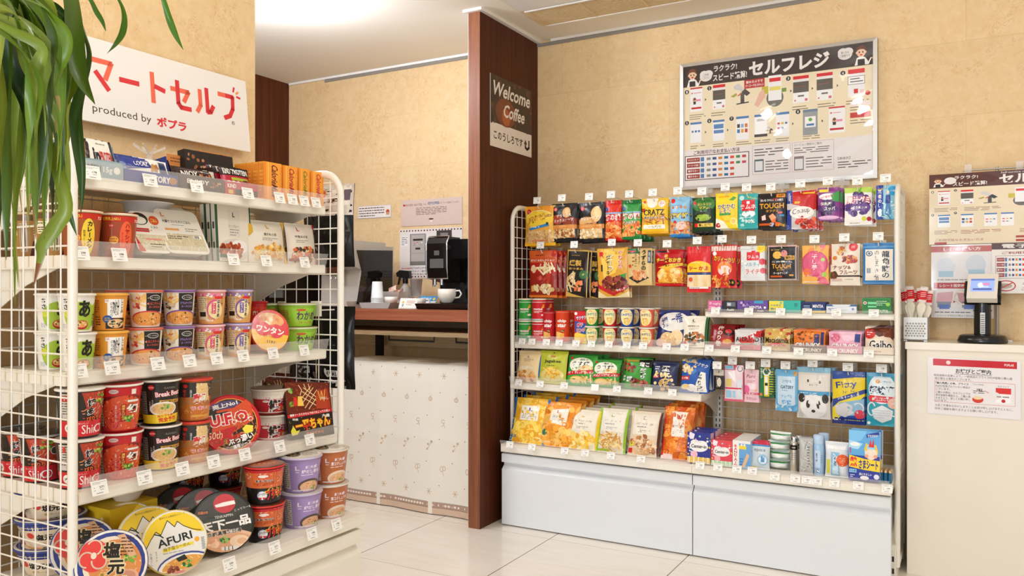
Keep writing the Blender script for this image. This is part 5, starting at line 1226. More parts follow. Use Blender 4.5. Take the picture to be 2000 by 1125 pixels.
RT2 = "E .3 .84 .26 .16 2c2a20;E .3 .8 .2 .1 efe9dc;E .74 .82 .16 .12 d8542a;T ごはん .74 .82 .2 .1 f6d86a b;T 130 .7 .64 .2 .05 2a2620;R .04 .5 .5 .6 c8302a;R .5 .5 .95 .6 f0e2d8;D .1 .52 .9 .58 1 a;R .02 .04 .98 .44 d2c6a6;Q l .04 .06 .96 .42 90 .014 e6dcc2,bfb08c,f2ebd8;R .3 .3 .8 .34 e08a80;D .4 .1 .9 .22 2 3a352c;P c8302a 0 .0 .2 0 .04 .3 0 .4"
rice_tray('white rice tray with red oval seal', 272, 338, 424, RT2, 26, .03, 'd8542a')
rice_tray('white rice tray tucked behind the tray with red oval seal', 258, 324, 430, RT2, 26, .066, 'd8542a')
rice_tray('white rice tray with orange letter', 330, 413, 421, RT, 30, .028, 'e08a3a')
rice_tray('white rice tray behind the tray with orange letter', 318, 398, 414, RT, 30, .066, 'e08a3a')
# stacked round tub lying behind them
mb = MB()
mb.lathe([(.001, 0), (.052, 0), (.056, .004), (.064, .03), (.070, .031), (.071, .034), (.001, .034)], 36)
Y, f = atX(290, -2.0)
base_t = put('rice_tub', mb.mesh('rice_tub', WHITE), None, (-2.005, Y, zat(420, f)))
tag(base_t, 'round white tub lying on top behind the rice trays', 'rice tub')
mb = MB(); mb.box(-.05, -.05, 0, .05, .05, zat(420, f) - ZL['L2'] - .002, hexcol('e6dfd0'))
tag(put('carton', mb.mesh('carton', CARD), None, (-2.005, Y, ZL['L2'] + .0005)), 'plain cream carton under the round white tub', 'carton')
# curry boxes
standL('box', 'curry_box', 'curry box', 'tall cream box of beef curry with green spine', 426, 493, 402, 'L2', .02, 3, 'e9e0d0', "R 0 0 .04 1 2a5a3a;R .96 0 1 1 2a5a3a;R .34 .42 .68 .9 e0d9cc;T L .5 .82 .07 .08 k b;T ビーフカレー .5 .62 .28 .05 k;D .38 .44 .64 .58 3 a;E .5 .2 .44 .2 d8d0c8;E .64 .26 .24 .12 f0ece6;B o .42 .18 .34 .14 60 .045 9a3a1e,b8522a,7a2a16,c86a3a;R .06 .06 .38 .12 3a6a44;D .1 .02 .9 .05 1 a", 4, '378', 454, dx=.05, step=.024, left='efe8da', lart="R .8 0 1 1 2a5a3a;D .2 .1 .6 .8 2 k", right='2a5a3a', top='efe8da', jit=.003)
standL('bag', 'meal_pouch', 'meal pouch', 'clear topped pouch of egg and chicken with yellow edge', 494, 568, 432, 'L2', .035, 2, 'e2d8c6', "T L .48 .84 .08 .1 d9a62a b;T 親子丼の具 .5 .65 .34 .07 k;D .28 .5 .7 .58 2 a;B o .5 .24 .44 .2 70 .06 e8b04a,f2c86a,d99432,f0dca0,c97a2a;P d8a82a 0 .6 .1 .7 .12 1 0 1", 8, '358', 518, edge='Re9b22c', dx=.03)
standL('bag', 'meal_pouch', 'meal pouch', 'clear topped pouch of vegetables with crimson edge', 570, 627, 438, 'L2', .035, 2, 'e0d4c4', "T L .34 .84 .08 .1 a8202c b;T 中華丼の具 .4 .65 .4 .07 k;D .2 .5 .6 .58 2 a;B o .48 .24 .44 .2 50 .07 d9703a,e0a25a,6a2c20,c8502c,f0dcb8,4a3a24;R .02 .06 .5 .12 9a2434", 8, '358', 593, edge='Rb0243c', dx=.03)
# third shelf: soup cups two high
def soup(name, cat, desc, pc, rt, rb, h, art, base, n, tagpx, price='198', yaw=-26, lid='e8e0d0', bands=None, rim='f0ece2', lidart='', lv=2, dx=0.0, sx=1):
    rec = cup(name, rt, rb, h, art, base, lidart, lid, rim, 90, bands)
    rec['sx'] = sx
    cupsL(rec, cat, desc, pc, 'L3', lv, n, yaw, tagpx, price, dx=dx)
soup('cup_soup', 'cup soup', 'white and green clam soup cup', 150, .041, .033, .092, "E .5 .4 .34 .46 a2bf3a;P a2bf3a .3 .3 .9 .1 1 .6 .9 .9;T あ .56 .64 .24 .5 241f1a B;T さり .8 .3 .1 .4 241f1a b v;E .5 .16 .14 .14 b02430;E .5 .18 .12 .1 e2a25a;B o .5 .18 .09 .07 10 .03 f0d0a0,3a4a24,d8853c;D .1 .06 .3 .2 4 a;T あさり .2 .7 .1 .5 241f1a b v;E .22 .5 .06 .12 cfd63a", 'eae6dc', 2, 152, '110', -12)
soup('cup_soup', 'cup soup', 'orange corbicula soup cup with white panel', 214, .043, .034, .092, "R .42 .34 .74 .92 f3efe6;T しじみ .71 .7 .06 .46 k b v;T 70個分 .58 .66 .12 .5 k b;T のちから .5 .6 .06 .44 k v;R .38 .8 .45 .92 f3efe6;T 永谷園 .415 .87 .05 .06 c8302a;R .38 0 .8 .33 2c241c;C .42 .3 .12 2a4f9a;D .36 .24 .48 .36 3 e9d24a;E .6 .16 .18 .14 e6b88a;B o .6 .16 .15 .11 26 .035 2c4a2a,e9c090,4a6a34,f0d8b0;R .14 .1 .28 .9 d8822a;D .15 .5 .27 .9 6 7a4a20;D .15 .1 .27 .4 4 k", 'e89a34', 2, 217, '130', -24, rim='f0b04a', lid='e6b45a')
PST = "R 0 0 1 1 efe6d6;B l .3 .8 .2 .16 16 .05 e8b45a,f0c87a;B o .24 .62 .1 .1 9 .05 %s;T Aji .27 .84 .1 .1 d8302a i b;R .44 .42 .8 1 2a2422;E .62 .86 .12 .08 f3efe6;E .62 .86 .11 .065 2a2422;T スープごはん .62 .86 .18 .05 f3efe6;T %s .62 .68 .3 .09 %s b;T スープパスタ .62 .57 .26 .07 %s b;E .5 .22 .4 .24 %s;E .5 .2 .37 .22 e29a4a;Q s .18 .02 .82 .34 90 .022 f2cf8c,e9b062,f7e2b4,d98a3c,e87a3a;C .58 .36 .03 2a4a2a;B o .5 .16 .3 .14 8 .02 2a4a2a,7a3a24"
soup('pasta_cup', 'soup pasta cup', 'cream and black cod roe pasta cup', 283, .042, .034, .096, PST % ('d8504a,c8403a,e9857a', 'たらこクリーム', 'e85a4a', 'e85a4a', 'c8404a'), 'efe6d6', 2, 306, '208', -26, rim='d8604a', lid='d8c0b0', lidart='R 0 0 1 1 d8604a;R .2 .2 .8 .8 e6dccf;C .5 .6 .1 3a5a2a')
soup('pasta_cup', 'soup pasta cup', 'cream and black clam chowder pasta cup', 349, .042, .034, .096, PST % ('c8a890,5a4030,d8c0a4', 'クラムチャウダー', 'b08ad0', 'b08ad0', '7a4a9a'), 'efe6d6', 2, 368, '172', -26, rim='8a5aa8', lid='e0d4c8', lidart='R 0 0 1 1 8a5aa8;R .2 .2 .8 .8 e6dccf')
HRS = "R 0 .88 1 1 %s;Q o 0 .88 1 1 14 .04 w,%s;R .08 .1 .34 .86 e9d8b0;D .1 .4 .32 .84 7 9a6a3a;R .12 .2 .3 .36 3a2c20;E .52 .44 .2 .34 %s;E .54 .42 .18 .3 f2dca4;B s .54 .32 .15 .2 30 .03 f6ecc8,e8c46a,8fb04a,f2e2b0;T スープ .7 .72 .06 .34 2a1f1a b v;T はるさめ .6 .48 .07 .6 2a1f1a B v ow;R .44 .3 .54 .66 %s;T %s .49 .48 .06 .32 w b v;E .6 .84 .1 .05 d8302a;T おいしさ .4 .8 .2 .05 %s b;T 78kcal .38 .08 .2 .08 w b"
soup('noodle_cup', 'glass noodle cup', 'orange and pink glass noodle cup', 411, .040, .033, .096, HRS % ('e88aa0', 'd8607a', 'd85a86', 'd83a5a', 'ワンタン', 'c85a5a'), 'e0a45c', 2, 421, '181', -26, rim='f0c4cc', lid='e8a8b4')
soup('noodle_cup', 'glass noodle cup', 'orange and purple glass noodle cup', 467, .038, .031, .096, HRS % ('9a84c0', 'c8a04a', '7a5aa0', '6a4a9a', '担々ごま', '8a5a9a'), 'e0a45c', 2, 473, '181', -26, rim='c8b8e0', lid='b8a4d0')
soup('wonton_cup', 'wonton cup', 'red and yellow wonton cup behind the leaning oval tub', 500, .034, .028, .078, "R 0 .1 1 .86 d8402c;T ワンタン .55 .5 .4 .4 f6efe4 B;R 0 .86 1 1 c8262a;R 0 0 1 .12 e8b04a", 'd8402c', 1, None, yaw=-30, rim='c8262a', lid='d8302a', dx=.10)
# leaning oval wonton tub
def tub(name, rt, rb, h, side, sideart, lidart, lidcol, rim='w', sx=1.0, body='bowl_body', A=90, bands=None):
    r = cup(name, rt, rb, h, sideart, side, lidart, lidcol, rim, A, bands, body=body)
    r['sx'] = sx
    return r
def leanL(rec, desc, cat, pxc, key, tilt, dx, group=None, roll=0, yaw=0, z=0.0, tagpx=None, price='298'):
    """a bowl tipped up so that its lid looks out of the rack"""
    rt, h = rec['rt'], rec['h']
    X = XL[key] - dx
    Y, f = atX(pxc, X)
    o = spawn(rec, (0, 0, 0), 0, desc, cat, group)
    M = Matrix.Translation((X, Y, ZL[key] + z)) @ Matrix.Rotation(PI / 2 + R_(yaw), 4, 'Z') @ Matrix.Rotation(R_(tilt), 4, 'X') @ Matrix.Translation((0, rt, -h)) @ Matrix.Rotation(R_(roll), 4, 'Z')
    if rec.get('sx', 1) != 1: M = M @ Matrix.Diagonal((rec['sx'], 1, 1, 1))
    lo = min((M @ Vector((x * rt * math.cos(a), rt * math.sin(a), zz))).z for x in (1,) for a in [k * PI / 12 for k in range(24)] for zz in (h,))
    lo2 = min((M @ Vector((rec['rt'] * .8 * math.cos(a), rec['rt'] * .8 * math.sin(a), 0))).z for a in [k * PI / 12 for k in range(24)])
    M = Matrix.Translation((0, 0, ZL[key] + z + .001 - min(lo, lo2))) @ M
    o.matrix_world = M
    if tagpx: tagL(tagpx, key, 'price tag under the ' + desc, price)
    return o
WT = "R 0 0 1 .45 f0b92c;R 0 .45 1 1 d82a34;E .5 .76 .34 .17 e8a860;B o .5 .76 .3 .14 30 .05 f3cf98,e9a45a,f8e6c4,d8783c;E .32 .5 .2 .17 d82a34;E .66 .5 .2 .17 d82a34;R .3 .38 .68 .62 d82a34;T ワンタン .5 .5 .74 .17 f8f0e4 B;T しょうゆ味 .5 .34 .3 .05 c8302a;R .42 .18 .7 .26 e0a82a;L k .012 .46 .19 .46 .25;L k .012 .52 .19 .52 .25;L k .02 .58 .19 .58 .25;L k .012 .64 .19 .64 .25"
rec = tub('wonton_tub', .068, .05, .05, 'd8402c', '', WT, 'f0b92c', 'd82a34', .86)
leanL(rec, 'oval red and yellow wonton tub leaning, lid facing out', 'wonton tub', 534, 'L3', 66, .02, roll=-14, yaw=-24, tagpx=531, price='142')
WK = "R .05 .15 .28 .85 9ab83a;D .06 .2 .27 .8 7 8a3a24;E .5 .8 .09 .06 c85a2a;T わかめ .62 .5 .4 .46 5a2f5c b;T ごま・しょうゆ .6 .16 .3 .12 c85a2a b;D .36 .88 .9 .94 1 6a9a2a"
soup('noodle_bowl', 'noodle bowl', 'bright green seaweed noodle bowl', 581, .062, .047, .074, WK, '95c83a', 1, 592, '178', -32, rim='c8d8a8', lid='d0b090')
rec = cup('noodle_bowl', .064, .047, .074, WK, '6a9a2c', '', 'b0986a', 'c8d8a8', 90)
cupsL(rec, 'noodle bowl', 'darker green seaweed noodle bowl half hidden behind the leaning oval tub', 522, 'L3', 2, 1, -30, Xc=-2.0, first=0)
# fourth shelf
def ramen(name, cat, desc, pc, rt, rb, h, art, base, lv, n, tagpx, price='298', yaw=-26, **k):
    rec = cup(name, rt, rb, h, art, base, k.get('lidart', ''), k.get('lid', 'd8d0c4'), k.get('rim', 'ece6da'), 90, k.get('bands'))
    cupsL(rec, cat, desc, pc, 'L4', lv, n, yaw, tagpx, price, Xc=k.get('Xc'), dx=k.get('dx', 0))
SHIN = "R 0 0 1 .36 cf2630;P b8402a .42 1 1 1 1 .4 .7 .36 .5 .6;Q s .46 .4 .95 .98 40 .03 e0603a,f0a070,c8402c,e98a5a;B o .72 .84 .1 .12 22 .03 6fae3a,d8d04a,3f8a30,a9cf5a;T 博多 .56 .66 .12 .36 221a18 B v ow;T ぴりり辛 .64 .4 .3 .12 e8622a B o3a1410 r4;E .84 .7 .07 .1 efe9e0;E .84 .7 .06 .085 4a4a44;T ShinO .62 .16 .4 .2 f6efe8;C .7 .16 .09 f6efe8;C .71 .16 .07 cf2630;T おいしい .45 .3 .16 .04 w;R .1 .4 .28 .98 cfc9bd;D .11 .5 .27 .96 8 3a352e;R .12 .8 .16 .94 d8302a;R .18 .8 .22 .94 d8302a;C .22 .2 .1 f0ece6;T JAS .22 .2 .1 .07 k b"
ramen('noodle_cup', 'cup noodle', 'black and red spicy ramen cup at the post', 155, .052, .041, .116, SHIN, '2e2822', 2, 1, 192, '271', -18)
rec = cup('noodle_cup', .052, .041, .116, SHIN, '2e2822', '', '4a4640', 'd8d2c8', 90)
cupsL(rec, 'cup noodle', 'black and red spicy ramen cup behind the side mesh, near', 85, 'L4', 1, 1, -60, Xc=-1.985)
cupsL(rec, 'cup noodle', 'black and red spicy ramen cup behind the side mesh, far back', 42, 'L4', 1, 1, -50, Xc=-2.085)
ITG = "R 0 .84 1 1 c42028;E .36 .92 .07 .05 d8d0c8;T NISSIN .36 .92 .1 .04 c42028;R .62 .84 .7 .96 efe9dc;E .5 .74 .34 .08 7a1c18;E .52 .38 .38 .44 d8502c;Q s .18 .04 .86 .72 110 .024 e87a48,d8502c,f0a070,c23a22,f3b88a;B o .34 .26 .14 .22 50 .022 c8242c,e0505a,b01c22;T 一 .66 .68 .2 .05 f3efe6 B ok;T 幻 .66 .5 .22 .22 f3efe6 B ok;R .46 .2 .54 .62 9a1c1c;T 濃厚えびみそ .5 .41 .06 .38 e9b04a b v;T あじわい .39 .4 .03 .4 f3efe6 v;B o .6 .28 .08 .08 18 .03 5a9a3a,3f7a2c,d8d87a,8fbf4a;R .04 .1 .16 .8 cfc0b0;D .05 .1 .15 .8 10 5a4a40"
ramen('noodle_cup', 'cup noodle', 'red shrimp miso ramen cup', 233, .053, .041, .116, ITG, 'c0262a', 2, 1, 280, '257', -26, lid='a82028')
BRK = "R 0 .2 1 1 2c2622;C .3 .9 .06 d8302a;T NISSIN .3 .9 .1 .03 w;T Break_Beat .6 .74 .46 .12 f3e4e4 b r5 od8404a;T RAMEN .62 .88 .2 .05 8a8378;R .44 .5 .86 .58 d8a03a;T 地鶏塩らぁ麺 .65 .54 .36 .05 2a1f14 b;E .52 .36 .26 .18 efe9dc;E .52 .36 .22 .14 e6bc7a;Q s .34 .24 .7 .46 30 .02 f2d8a0,e6b868,d8984a;B o .55 .4 .08 .06 16 .025 4f9a3a,8fbf5a,2f7a2c;R 0 0 1 .22 f0cf2c;T 完全予約 .6 .1 .36 .12 d8302a B r5;T 並んでも食べ .58 .2 .36 .06 d8302a b r5;R .06 .24 .2 .8 8a857a;D .07 .26 .19 .78 9 3a352e;T 入手困難 .27 .44 .03 .26 f3efe6 v;T 大行列店 .32 .46 .03 .28 f3efe6 v"
ramen('noodle_cup', 'cup noodle', 'black ramen cup with yellow base band', 315, .049, .039, .116, BRK, '2c2622', 2, 2, 354, '279', -26, lid='6a6054')
MEN = "R 0 .6 1 1 3a3430;C .3 .9 .05 d8302a;P e8c68a .5 .98 .72 .96 .8 .5 .5 .5;Q s .5 .45 .8 .98 60 .02 f2d69a,e9bc6a,f8e8c4,d9a04a;R 0 0 1 .34 d8904a;E .4 .2 .4 .22 c8702c;Q s .1 .02 .8 .4 50 .022 e0a050,c86a2a,f0c888,a8521e;T 麺 .56 .56 .24 .26 d8303a B ow;T うまい .58 .3 .36 .1 d8303a b ow;T 幅広麺 .28 .66 .06 .3 d8402c b v;T 満足 .4 .7 .04 .2 f3efe6 v;R .4 .06 .8 .12 d8a040"
ramen('noodle_cup', 'cup noodle', 'brown wide noodle cup with red character', 378, .047, .038, .112, MEN, 'b8743c', 2, 1, 415, '256', -28, lid='c0302c', rim='d8402c')
UFO = "E .5 .5 .5 .5 c8202a;E .5 .5 .45 .45 e8a03a;E .5 .5 .435 .435 2c211c;P d8502a .1 .2 .9 .5 .9 .9 .2 .6;P c8222c .06 .4 .6 .46 .46 .3 .9 .36 .6 .2 .1 .16;E .46 .84 .26 .07 5a4a7a;T 売上No1 .46 .84 .44 .09 f3efe6 B o2a2a5a r4;R .3 .73 .66 .77 d8502a;T U.F.O. .51 .6 .72 .2 d8242c B ow;B s .74 .4 .2 .28 60 .022 a0522a,c87a3c,7a3a1c,d89a5a;B s .44 .2 .34 .14 60 .022 a0522a,c87a3c,7a3a1c,6f9a3a,d89a5a;T 50th .2 .36 .24 .12 f0e0b0 i;P f2e04a .66 .38 .74 .44 .86 .4 .82 .3 .7 .28;T ぶっ濃い .6 .22 .46 .12 f6f2ea B o1c1614 r8;T 濃厚ソース .6 .12 .32 .07 f6f2ea b o5a1410 r8"
rec = tub('noodle_bowl', .084, .066, .055, 'c0242a', 'D .2 .3 .8 .7 4 f0c060', UFO, 'c8202a', 'c8202a')
leanL(rec, 'round red fried noodle bowl leaning, lid facing out', 'noodle bowl', 458, 'L4', 70, .03, roll=6, yaw=-24, tagpx=476, price='234')
KAT = "R 0 0 1 .66 c8303a;R 0 .66 1 .82 efe4d8;R 0 .82 1 1 e3d6c6;T 鰹 .5 .34 .22 .6 2a2420 B ow;T どまん中 .72 .5 .22 .2 2a2420 b ow;R .62 .08 .9 .34 d8642a;T 節介入 .76 .2 .2 .16 f6e4b8 b;E .34 .56 .06 .06 efe4d8;R 0 0 1 .05 e9dccc;C .82 .76 .05 7a4a3a"
rec = cup('noodle_bowl', .062, .048, .078, KAT, 'c8303a', 'R 0 0 1 1 8a6a54', '8a6a54', 'e3d6c6', 90, bands=[(.62, 'efe4d8')])
cupsL(rec, 'noodle bowl', 'red and cream bonito noodle bowl', 529, 'L4', 2, 1, -30, 544, '256', dx=.058)
rec = cup('noodle_bowl', .062, .048, .05, KAT, 'c8303a', 'R 0 0 1 1 a88a74', 'a88a74', 'e3d6c6', 90)
cupsL(rec, 'noodle bowl', 'low bowl behind the round fried noodle bowl', 430, 'L4', 2, 1, -30, None, Xc=-2.0)
# square fried-noodle packs
IPP = "R 0 .42 1 1 6a2418;Q s .02 .44 .98 .98 170 .02 7a2c1c,963c22,b8582c,561a12;L f0d49a .014 .3 .95 .36 .86 .32 .76;L f0d49a .014 .42 .97 .46 .86;L f0d49a .014 .52 .97 .55 .84;L f0d49a .013 .35 .84 .72 .62;L f0d49a .013 .4 .9 .74 .68;L f0d49a .013 .33 .74 .66 .56;L f0d49a .013 .7 .86 .4 .52;L f0d49a .013 .78 .82 .48 .5;L f0d49a .013 .62 .9 .34 .6;L f0d49a .013 .56 .92 .3 .66;B o .1 .86 .06 .05 10 .03 6fa03a,9ac05a,4a7a2a;B o .1 .6 .05 .05 6 .03 8fa83a,5a7a2a;P d8302a .17 .72 .24 .72 .26 .56 .15 .56;P f0c85a .26 .74 .34 .74 .38 .56 .24 .56;P b03c20 .68 .84 .94 .88 .98 .5 .64 .5;L f0c85a .012 .72 .84 .76 .66 .8 .84 .84 .64 .88 .86;T からし .86 .7 .16 .05 w b;P c8222c 0 .4 1 .5 1 .44 0 .33;T 濃厚ソースとからんでほぐれこってり旨い .5 .425 .9 .045 w b r5;R 0 0 1 .34 221b17;P 221b17 0 .33 1 .44 1 .3 0 .3;Q o .02 .02 .98 .36 26 .008 e9dc7a,d8c85a;T 一平ちゃん .54 .23 .78 .2 f2c22c B oc8301e r8;T 大盛 .84 .37 .18 .06 w b;T 明星 .16 .31 .12 .04 w b;T 夜店の焼そば .56 .06 .4 .05 e8622a b r6;P e9dc4a .04 .1 .1 .2 .16 .1 .24 .12 .18 .04 .06 .02"
for k, (p0, p1, yt, dx) in enumerate([(570, 648, 750, .022), (530, 578, 742, .19)]):
    X = XL['L4'] - dx
    Y0, f0 = atX(p0, X); Y1, f1 = atX(p1, X); w = Y1 - Y0; tl = 16
    h = (zat(yt, (f0 + f1) / 2) - ZL['L4']) / math.cos(R_(tl))
    mb = MB(); D = .036; r = .022
    def rrx(ins, y):
        P = []
        for cx, cz, a0 in ((w / 2 - r, h - r, 0), (-w / 2 + r, h - r, 90), (-w / 2 + r, r, 180), (w / 2 - r, r, 270)):
            for j in range(5):
                a = R_(a0 + 22.5 * j); P.append(((cx + r * math.cos(a)) * ins, y, h / 2 + (cz + r * math.sin(a) - h / 2) * ins))
        return P
    mb.grid([rrx(.985, 0), rrx(1, .004), rrx(.98, .012), rrx(.84, D)], hexcol('1f1a17'), 0, True, True); mb.face(rrx(.985, 0)[::-1], hexcol('2a1c16')); mb.face(rrx(.84, D), hexcol('1f1a17'))
    bm_ = mb.mesh('tray_body', WRAP)
    ml = MB(); ink(ml, IPP, w / h, lambda u, v, q: ((u - .5) * w * .97, -q - .0003, h * (.015 + .97 * v)))
    t = thing('noodle_tray', ['square fried noodle pack with yellow brush lettering', 'square fried noodle pack half hidden behind the one with yellow lettering'][k], 'noodle pack', (X, (Y0 + Y1) / 2, ZL['L4'] + .003))
    t.rotation_euler = (R_(-tl), R_(5), PI / 2 + R_(-10))
    put('tray_body', bm_, t); put('printed_lid', ml.mesh('printed_lid', WRAP), t)
tagL(603, 'L4', 'white price tag under the square fried noodle packs', '254')
# bottom shelf
SIO = "E .5 .5 .5 .5 efe6d6;E .5 .5 .47 .47 2f3f86;E .5 .5 .4 .41 ead9c0;E .55 .48 .37 .38 d98a4a;B s .6 .46 .3 .32 90 .022 f0c48a,e0a05c,d8843c,f6dcb0;E .76 .3 .13 .11 e2a884;E .74 .3 .11 .09 c98a70;B o .76 .58 .08 .09 16 .028 6fae3a,a9cf5a,3f8a30;E .24 .62 .2 .24 e0433c;A .24 .74 .1 .11 .022 -60 150 ead9c0;A .15 .56 .1 .11 .022 60 270 ead9c0;A .32 .54 .1 .11 .022 180 390 ead9c0;E .24 .62 .04 .05 ead9c0;T 塩 .48 .7 .24 .24 241f1a B oead9a8;T 元 .56 .44 .24 .22 241f1a B oead9a8;T 帥 .64 .2 .26 .22 241f1a B oead9a8;P d8a880 .54 .92 .64 .94 .84 .62 .74 .58;D .6 .6 .78 .9 6 4a2a1a;R .34 .12 .42 .36 d8b050;T 塩ラーメン .38 .24 .05 .24 4a2a1a v"
rec_s = tub('noodle_bowl', .082, .055, .07, 'ead9bd', "P 2f3f86 0 .7 1 .8 1 1 0 1;L ead9bd .03 0 .82 .5 .86 1 .8;T 塩元帥 .5 .42 .3 .3 241f1a B;T 塩ラーメン .5 .14 .26 .12 c09a3a b;C .3 .5 .14 d8403a;R .04 .2 .2 .8 d8cdb8;D .05 .24 .19 .76 6 5a4a3a", SIO, 'efe6d6', '3a4a8e', bands=[(.8, '3a4a8e')])
rec_f = tub('noodle_bowl', .076, .054, .06, 'ead9bd', "P 2f3f86 0 .7 1 .8 1 1 0 1;T 塩元帥 .5 .42 .3 .3 241f1a B", SIO, 'efe6d6', '3a4a8e', bands=[(.8, '3a4a8e')])
leanL(rec_f, 'shio ramen bowl with red swirls, leaning in front', 'noodle bowl', 222, 'L5', 64, .02, roll=-8, yaw=-28, group=None)
leanL(rec_f, 'shio ramen bowl leaning behind the front one with red swirls', 'noodle bowl', 176, 'L5', 64, .172, roll=-8, yaw=-14)
Y, f = atX(100, -2.045)
for k in range(3):
    spawn(rec_s, (-2.045, Y, ZL['L5'] + .001 + k * .0715), PI / 2 + R_(-50 + 14 * k), 'cream and blue shio ramen bowl behind the side mesh, ' + ['bottom', 'middle', 'top'][k] + ' of the pile', 'noodle bowl', 'pile of shio ramen bowls')
AFU = "E .5 .5 .5 .5 e9e4da;E .5 .5 .48 .48 f0cb2e;P e9e4da 0 .4 .12 .56 .22 .7 .3 .64 .42 .86 .52 .74 .57 .82 .72 .68 .86 .6 1 .58 1 .0 0 0;L 2c3a24 .012 .04 .44 .14 .6 .23 .71 .3 .65 .42 .86 .52 .74 .57 .82 .66 .73 .8 .65 .92 .61;L 2c3a24 .02 .2 .68 .29 .64 .33 .6;T AFURI .5 .54 .54 .13 2a2a24 b r7;T 澄みわたる黄金色のスープ .5 .92 .4 .035 4a4014 r4;P f0d84a .3 .42 .78 .46 .78 .41 .3 .36;T 柚子塩らーめん .52 .42 .42 .06 2a2a24 r4;C .84 .48 .04 f0a82a;D .3 .33 .74 .36 1 a;T 丸鶏だし .12 .3 .03 .2 5a554a v;T まろやか .2 .33 .03 .16 5a554a v;E .62 .08 .44 .24 4a508c;E .62 .07 .42 .22 f0ece4;E .64 .06 .39 .2 e2a04a;B s .64 .06 .34 .16 80 .022 f2cc80,e6ac50,f8e4b4,d8903a;B c .44 .08 .1 .06 14 .03 6a2c20,8a4030,a05a44;B o .66 .12 .08 .06 16 .025 3f8a3a,8fbf5a,2a6a2a;P 2c3024 .48 .24 .62 .28 .66 .2 .52 .18;R .9 .3 .96 .5 d8d4cc;D .905 .3 .955 .5 8 4a4a44;E .52 .02 .08 .02 d8302a"
rec_a = tub('noodle_bowl', .077, .06, .058, 'f0cb2e', "L k .05 .2 .3 .4 .7 .6 .4 .8 .8;T AFURI .5 .3 .3 .2 k", AFU, 'e9e4da', 'e9d06a')
for k, (pc, dx) in enumerate([(347, .026), (298, .115), (256, .20)]):
    leanL(rec_a, 'white and yellow ramen bowl with mountain peaks, ' + ['front', 'second', 'third'][k] + ' of the leaning three', 'noodle bowl', pc, 'L5', 68, dx, 'leaning bowls with mountain peaks', 2, -26, .004)
TEN = "E .5 .5 .5 .5 1f1e1a;E .5 .5 .47 .47 36362e;E .52 .8 .18 .16 c8323a;P f3efe8 .36 .78 .5 .82 .68 .84 .7 .78 .5 .75 .38 .74;T TENKAIPPIN .5 .59 .3 .045 e9e4da r6;T 天下一品 .52 .46 .84 .17 f3efe8 B r8;T こってり一番 .82 .7 .3 .04 f3efe8 r12;R .08 .62 .26 .72 221c18;T 白湯の味 .17 .67 .16 .05 e8823a b;E .5 .1 .6 .27 e6b894;E .5 .08 .56 .24 dca27a;R .0 .3 .0 .3 k;T 京都濃厚鶏白湯 .5 .32 .56 .07 2a2420 b ow r6;B o .3 .16 .1 .07 8 .04 e09a7a,f0c4a8;E .74 .16 .16 .1 f0cfae;E .78 .16 .08 .05 e2b088;B o .5 .2 .08 .05 16 .022 3f8a3a,8fbf5a,2a6a2a;R .44 .03 .72 .09 e6e0d8;L k .012 .5 .03 .5 .09;L k .012 .56 .03 .56 .09;L k .012 .62 .03 .62 .09"
rec_t = tub('noodle_bowl', .081, .062, .058, '24221e', "T 天下一品 .5 .5 .4 .3 f3efe8 b", TEN, '1f1e1a', '3a3832')
for k, (pc, dx) in enumerate([(444, .05), (406, .13), (362, .21)]):
    leanL(rec_t, 'black ramen bowl with red sun, ' + ['front', 'second', 'third'][k] + ' of the leaning three', 'noodle bowl', pc, 'L5', 66, dx, 'leaning black bowls with a red sun', -4, -26, .003)
tagL(446, 'L5', 'white price tag under the leaning black bowls', '530')
BUT = "R 0 0 1 .46 231d1a;R 0 .46 1 1 d86a3a;Q s .02 .48 .98 .98 110 .024 e88a50,c84a2a,f0b47a,d8602c,f6d0a4;R 0 .92 1 1 c8262c;E .42 .82 .1 .06 d8302a;E .42 .82 .085 .045 efe4d8;T 香ばし炒め感 .44 .68 .3 .07 k b ow;T 旨辛豚キムチ .44 .58 .34 .09 e8642a B o2a1410 r3;C .4 .24 .15 2a3c7a;C .4 .24 .13 f0ece6;T スーパー .4 .28 .16 .09 2a3c7a B;P d8302a .32 .18 .48 .18 .44 .12 .36 .12;T ブタキムチ .7 .3 .46 .34 d8262c B oe9c83a r8"
rec_b = cup('noodle_cup', .056, .045, .1065, BUT, '231d1a', 'E .5 .5 .5 .5 6a3a24;E .5 .5 .4 .4 a8462c;T ブタキムチ .5 .5 .6 .16 d8b04a b', '6a3a24', 'd8302a', 90)
cupsL(rec_b, 'cup noodle', 'red and black kimchi ramen cup', 516, 'L5', 2, 1, -34, 534, '271', dx=.012)
cupsL(rec_b, 'cup noodle', 'kimchi ramen cup deep behind the black bowls, right pile', 438, 'L5', 2, 1, -30, None, Xc=-2.02)
cupsL(rec_b, 'cup noodle', 'kimchi ramen cup deep behind the black bowls, left pile', 366, 'L5', 2, 1, -30, None, Xc=-2.06)
LB_ = "T L .4 .76 .07 .14 f0e6ee b;R .37 .62 .43 .64 f0e6ee;T 麺大盛 .64 .78 .22 .1 f3e9f0 b;T %s .64 .64 .34 .12 f3e9f0 b;D .46 .5 .78 .56 1 f0e4ea;R .08 .08 .26 .92 e2d8cc;D .09 .12 .25 .9 12 5a4a44;E .64 .16 .24 .24 %s;E .64 .14 .2 .19 e0b088;B s .64 .13 .16 .15 46 .028 f0d0a4,d89a5c,c07a3c,e9bc84;B o .7 .1 .05 .05 6 .03 5a8a3a,8faf5a;R .3 .02 .7 .06 d8cdd0"
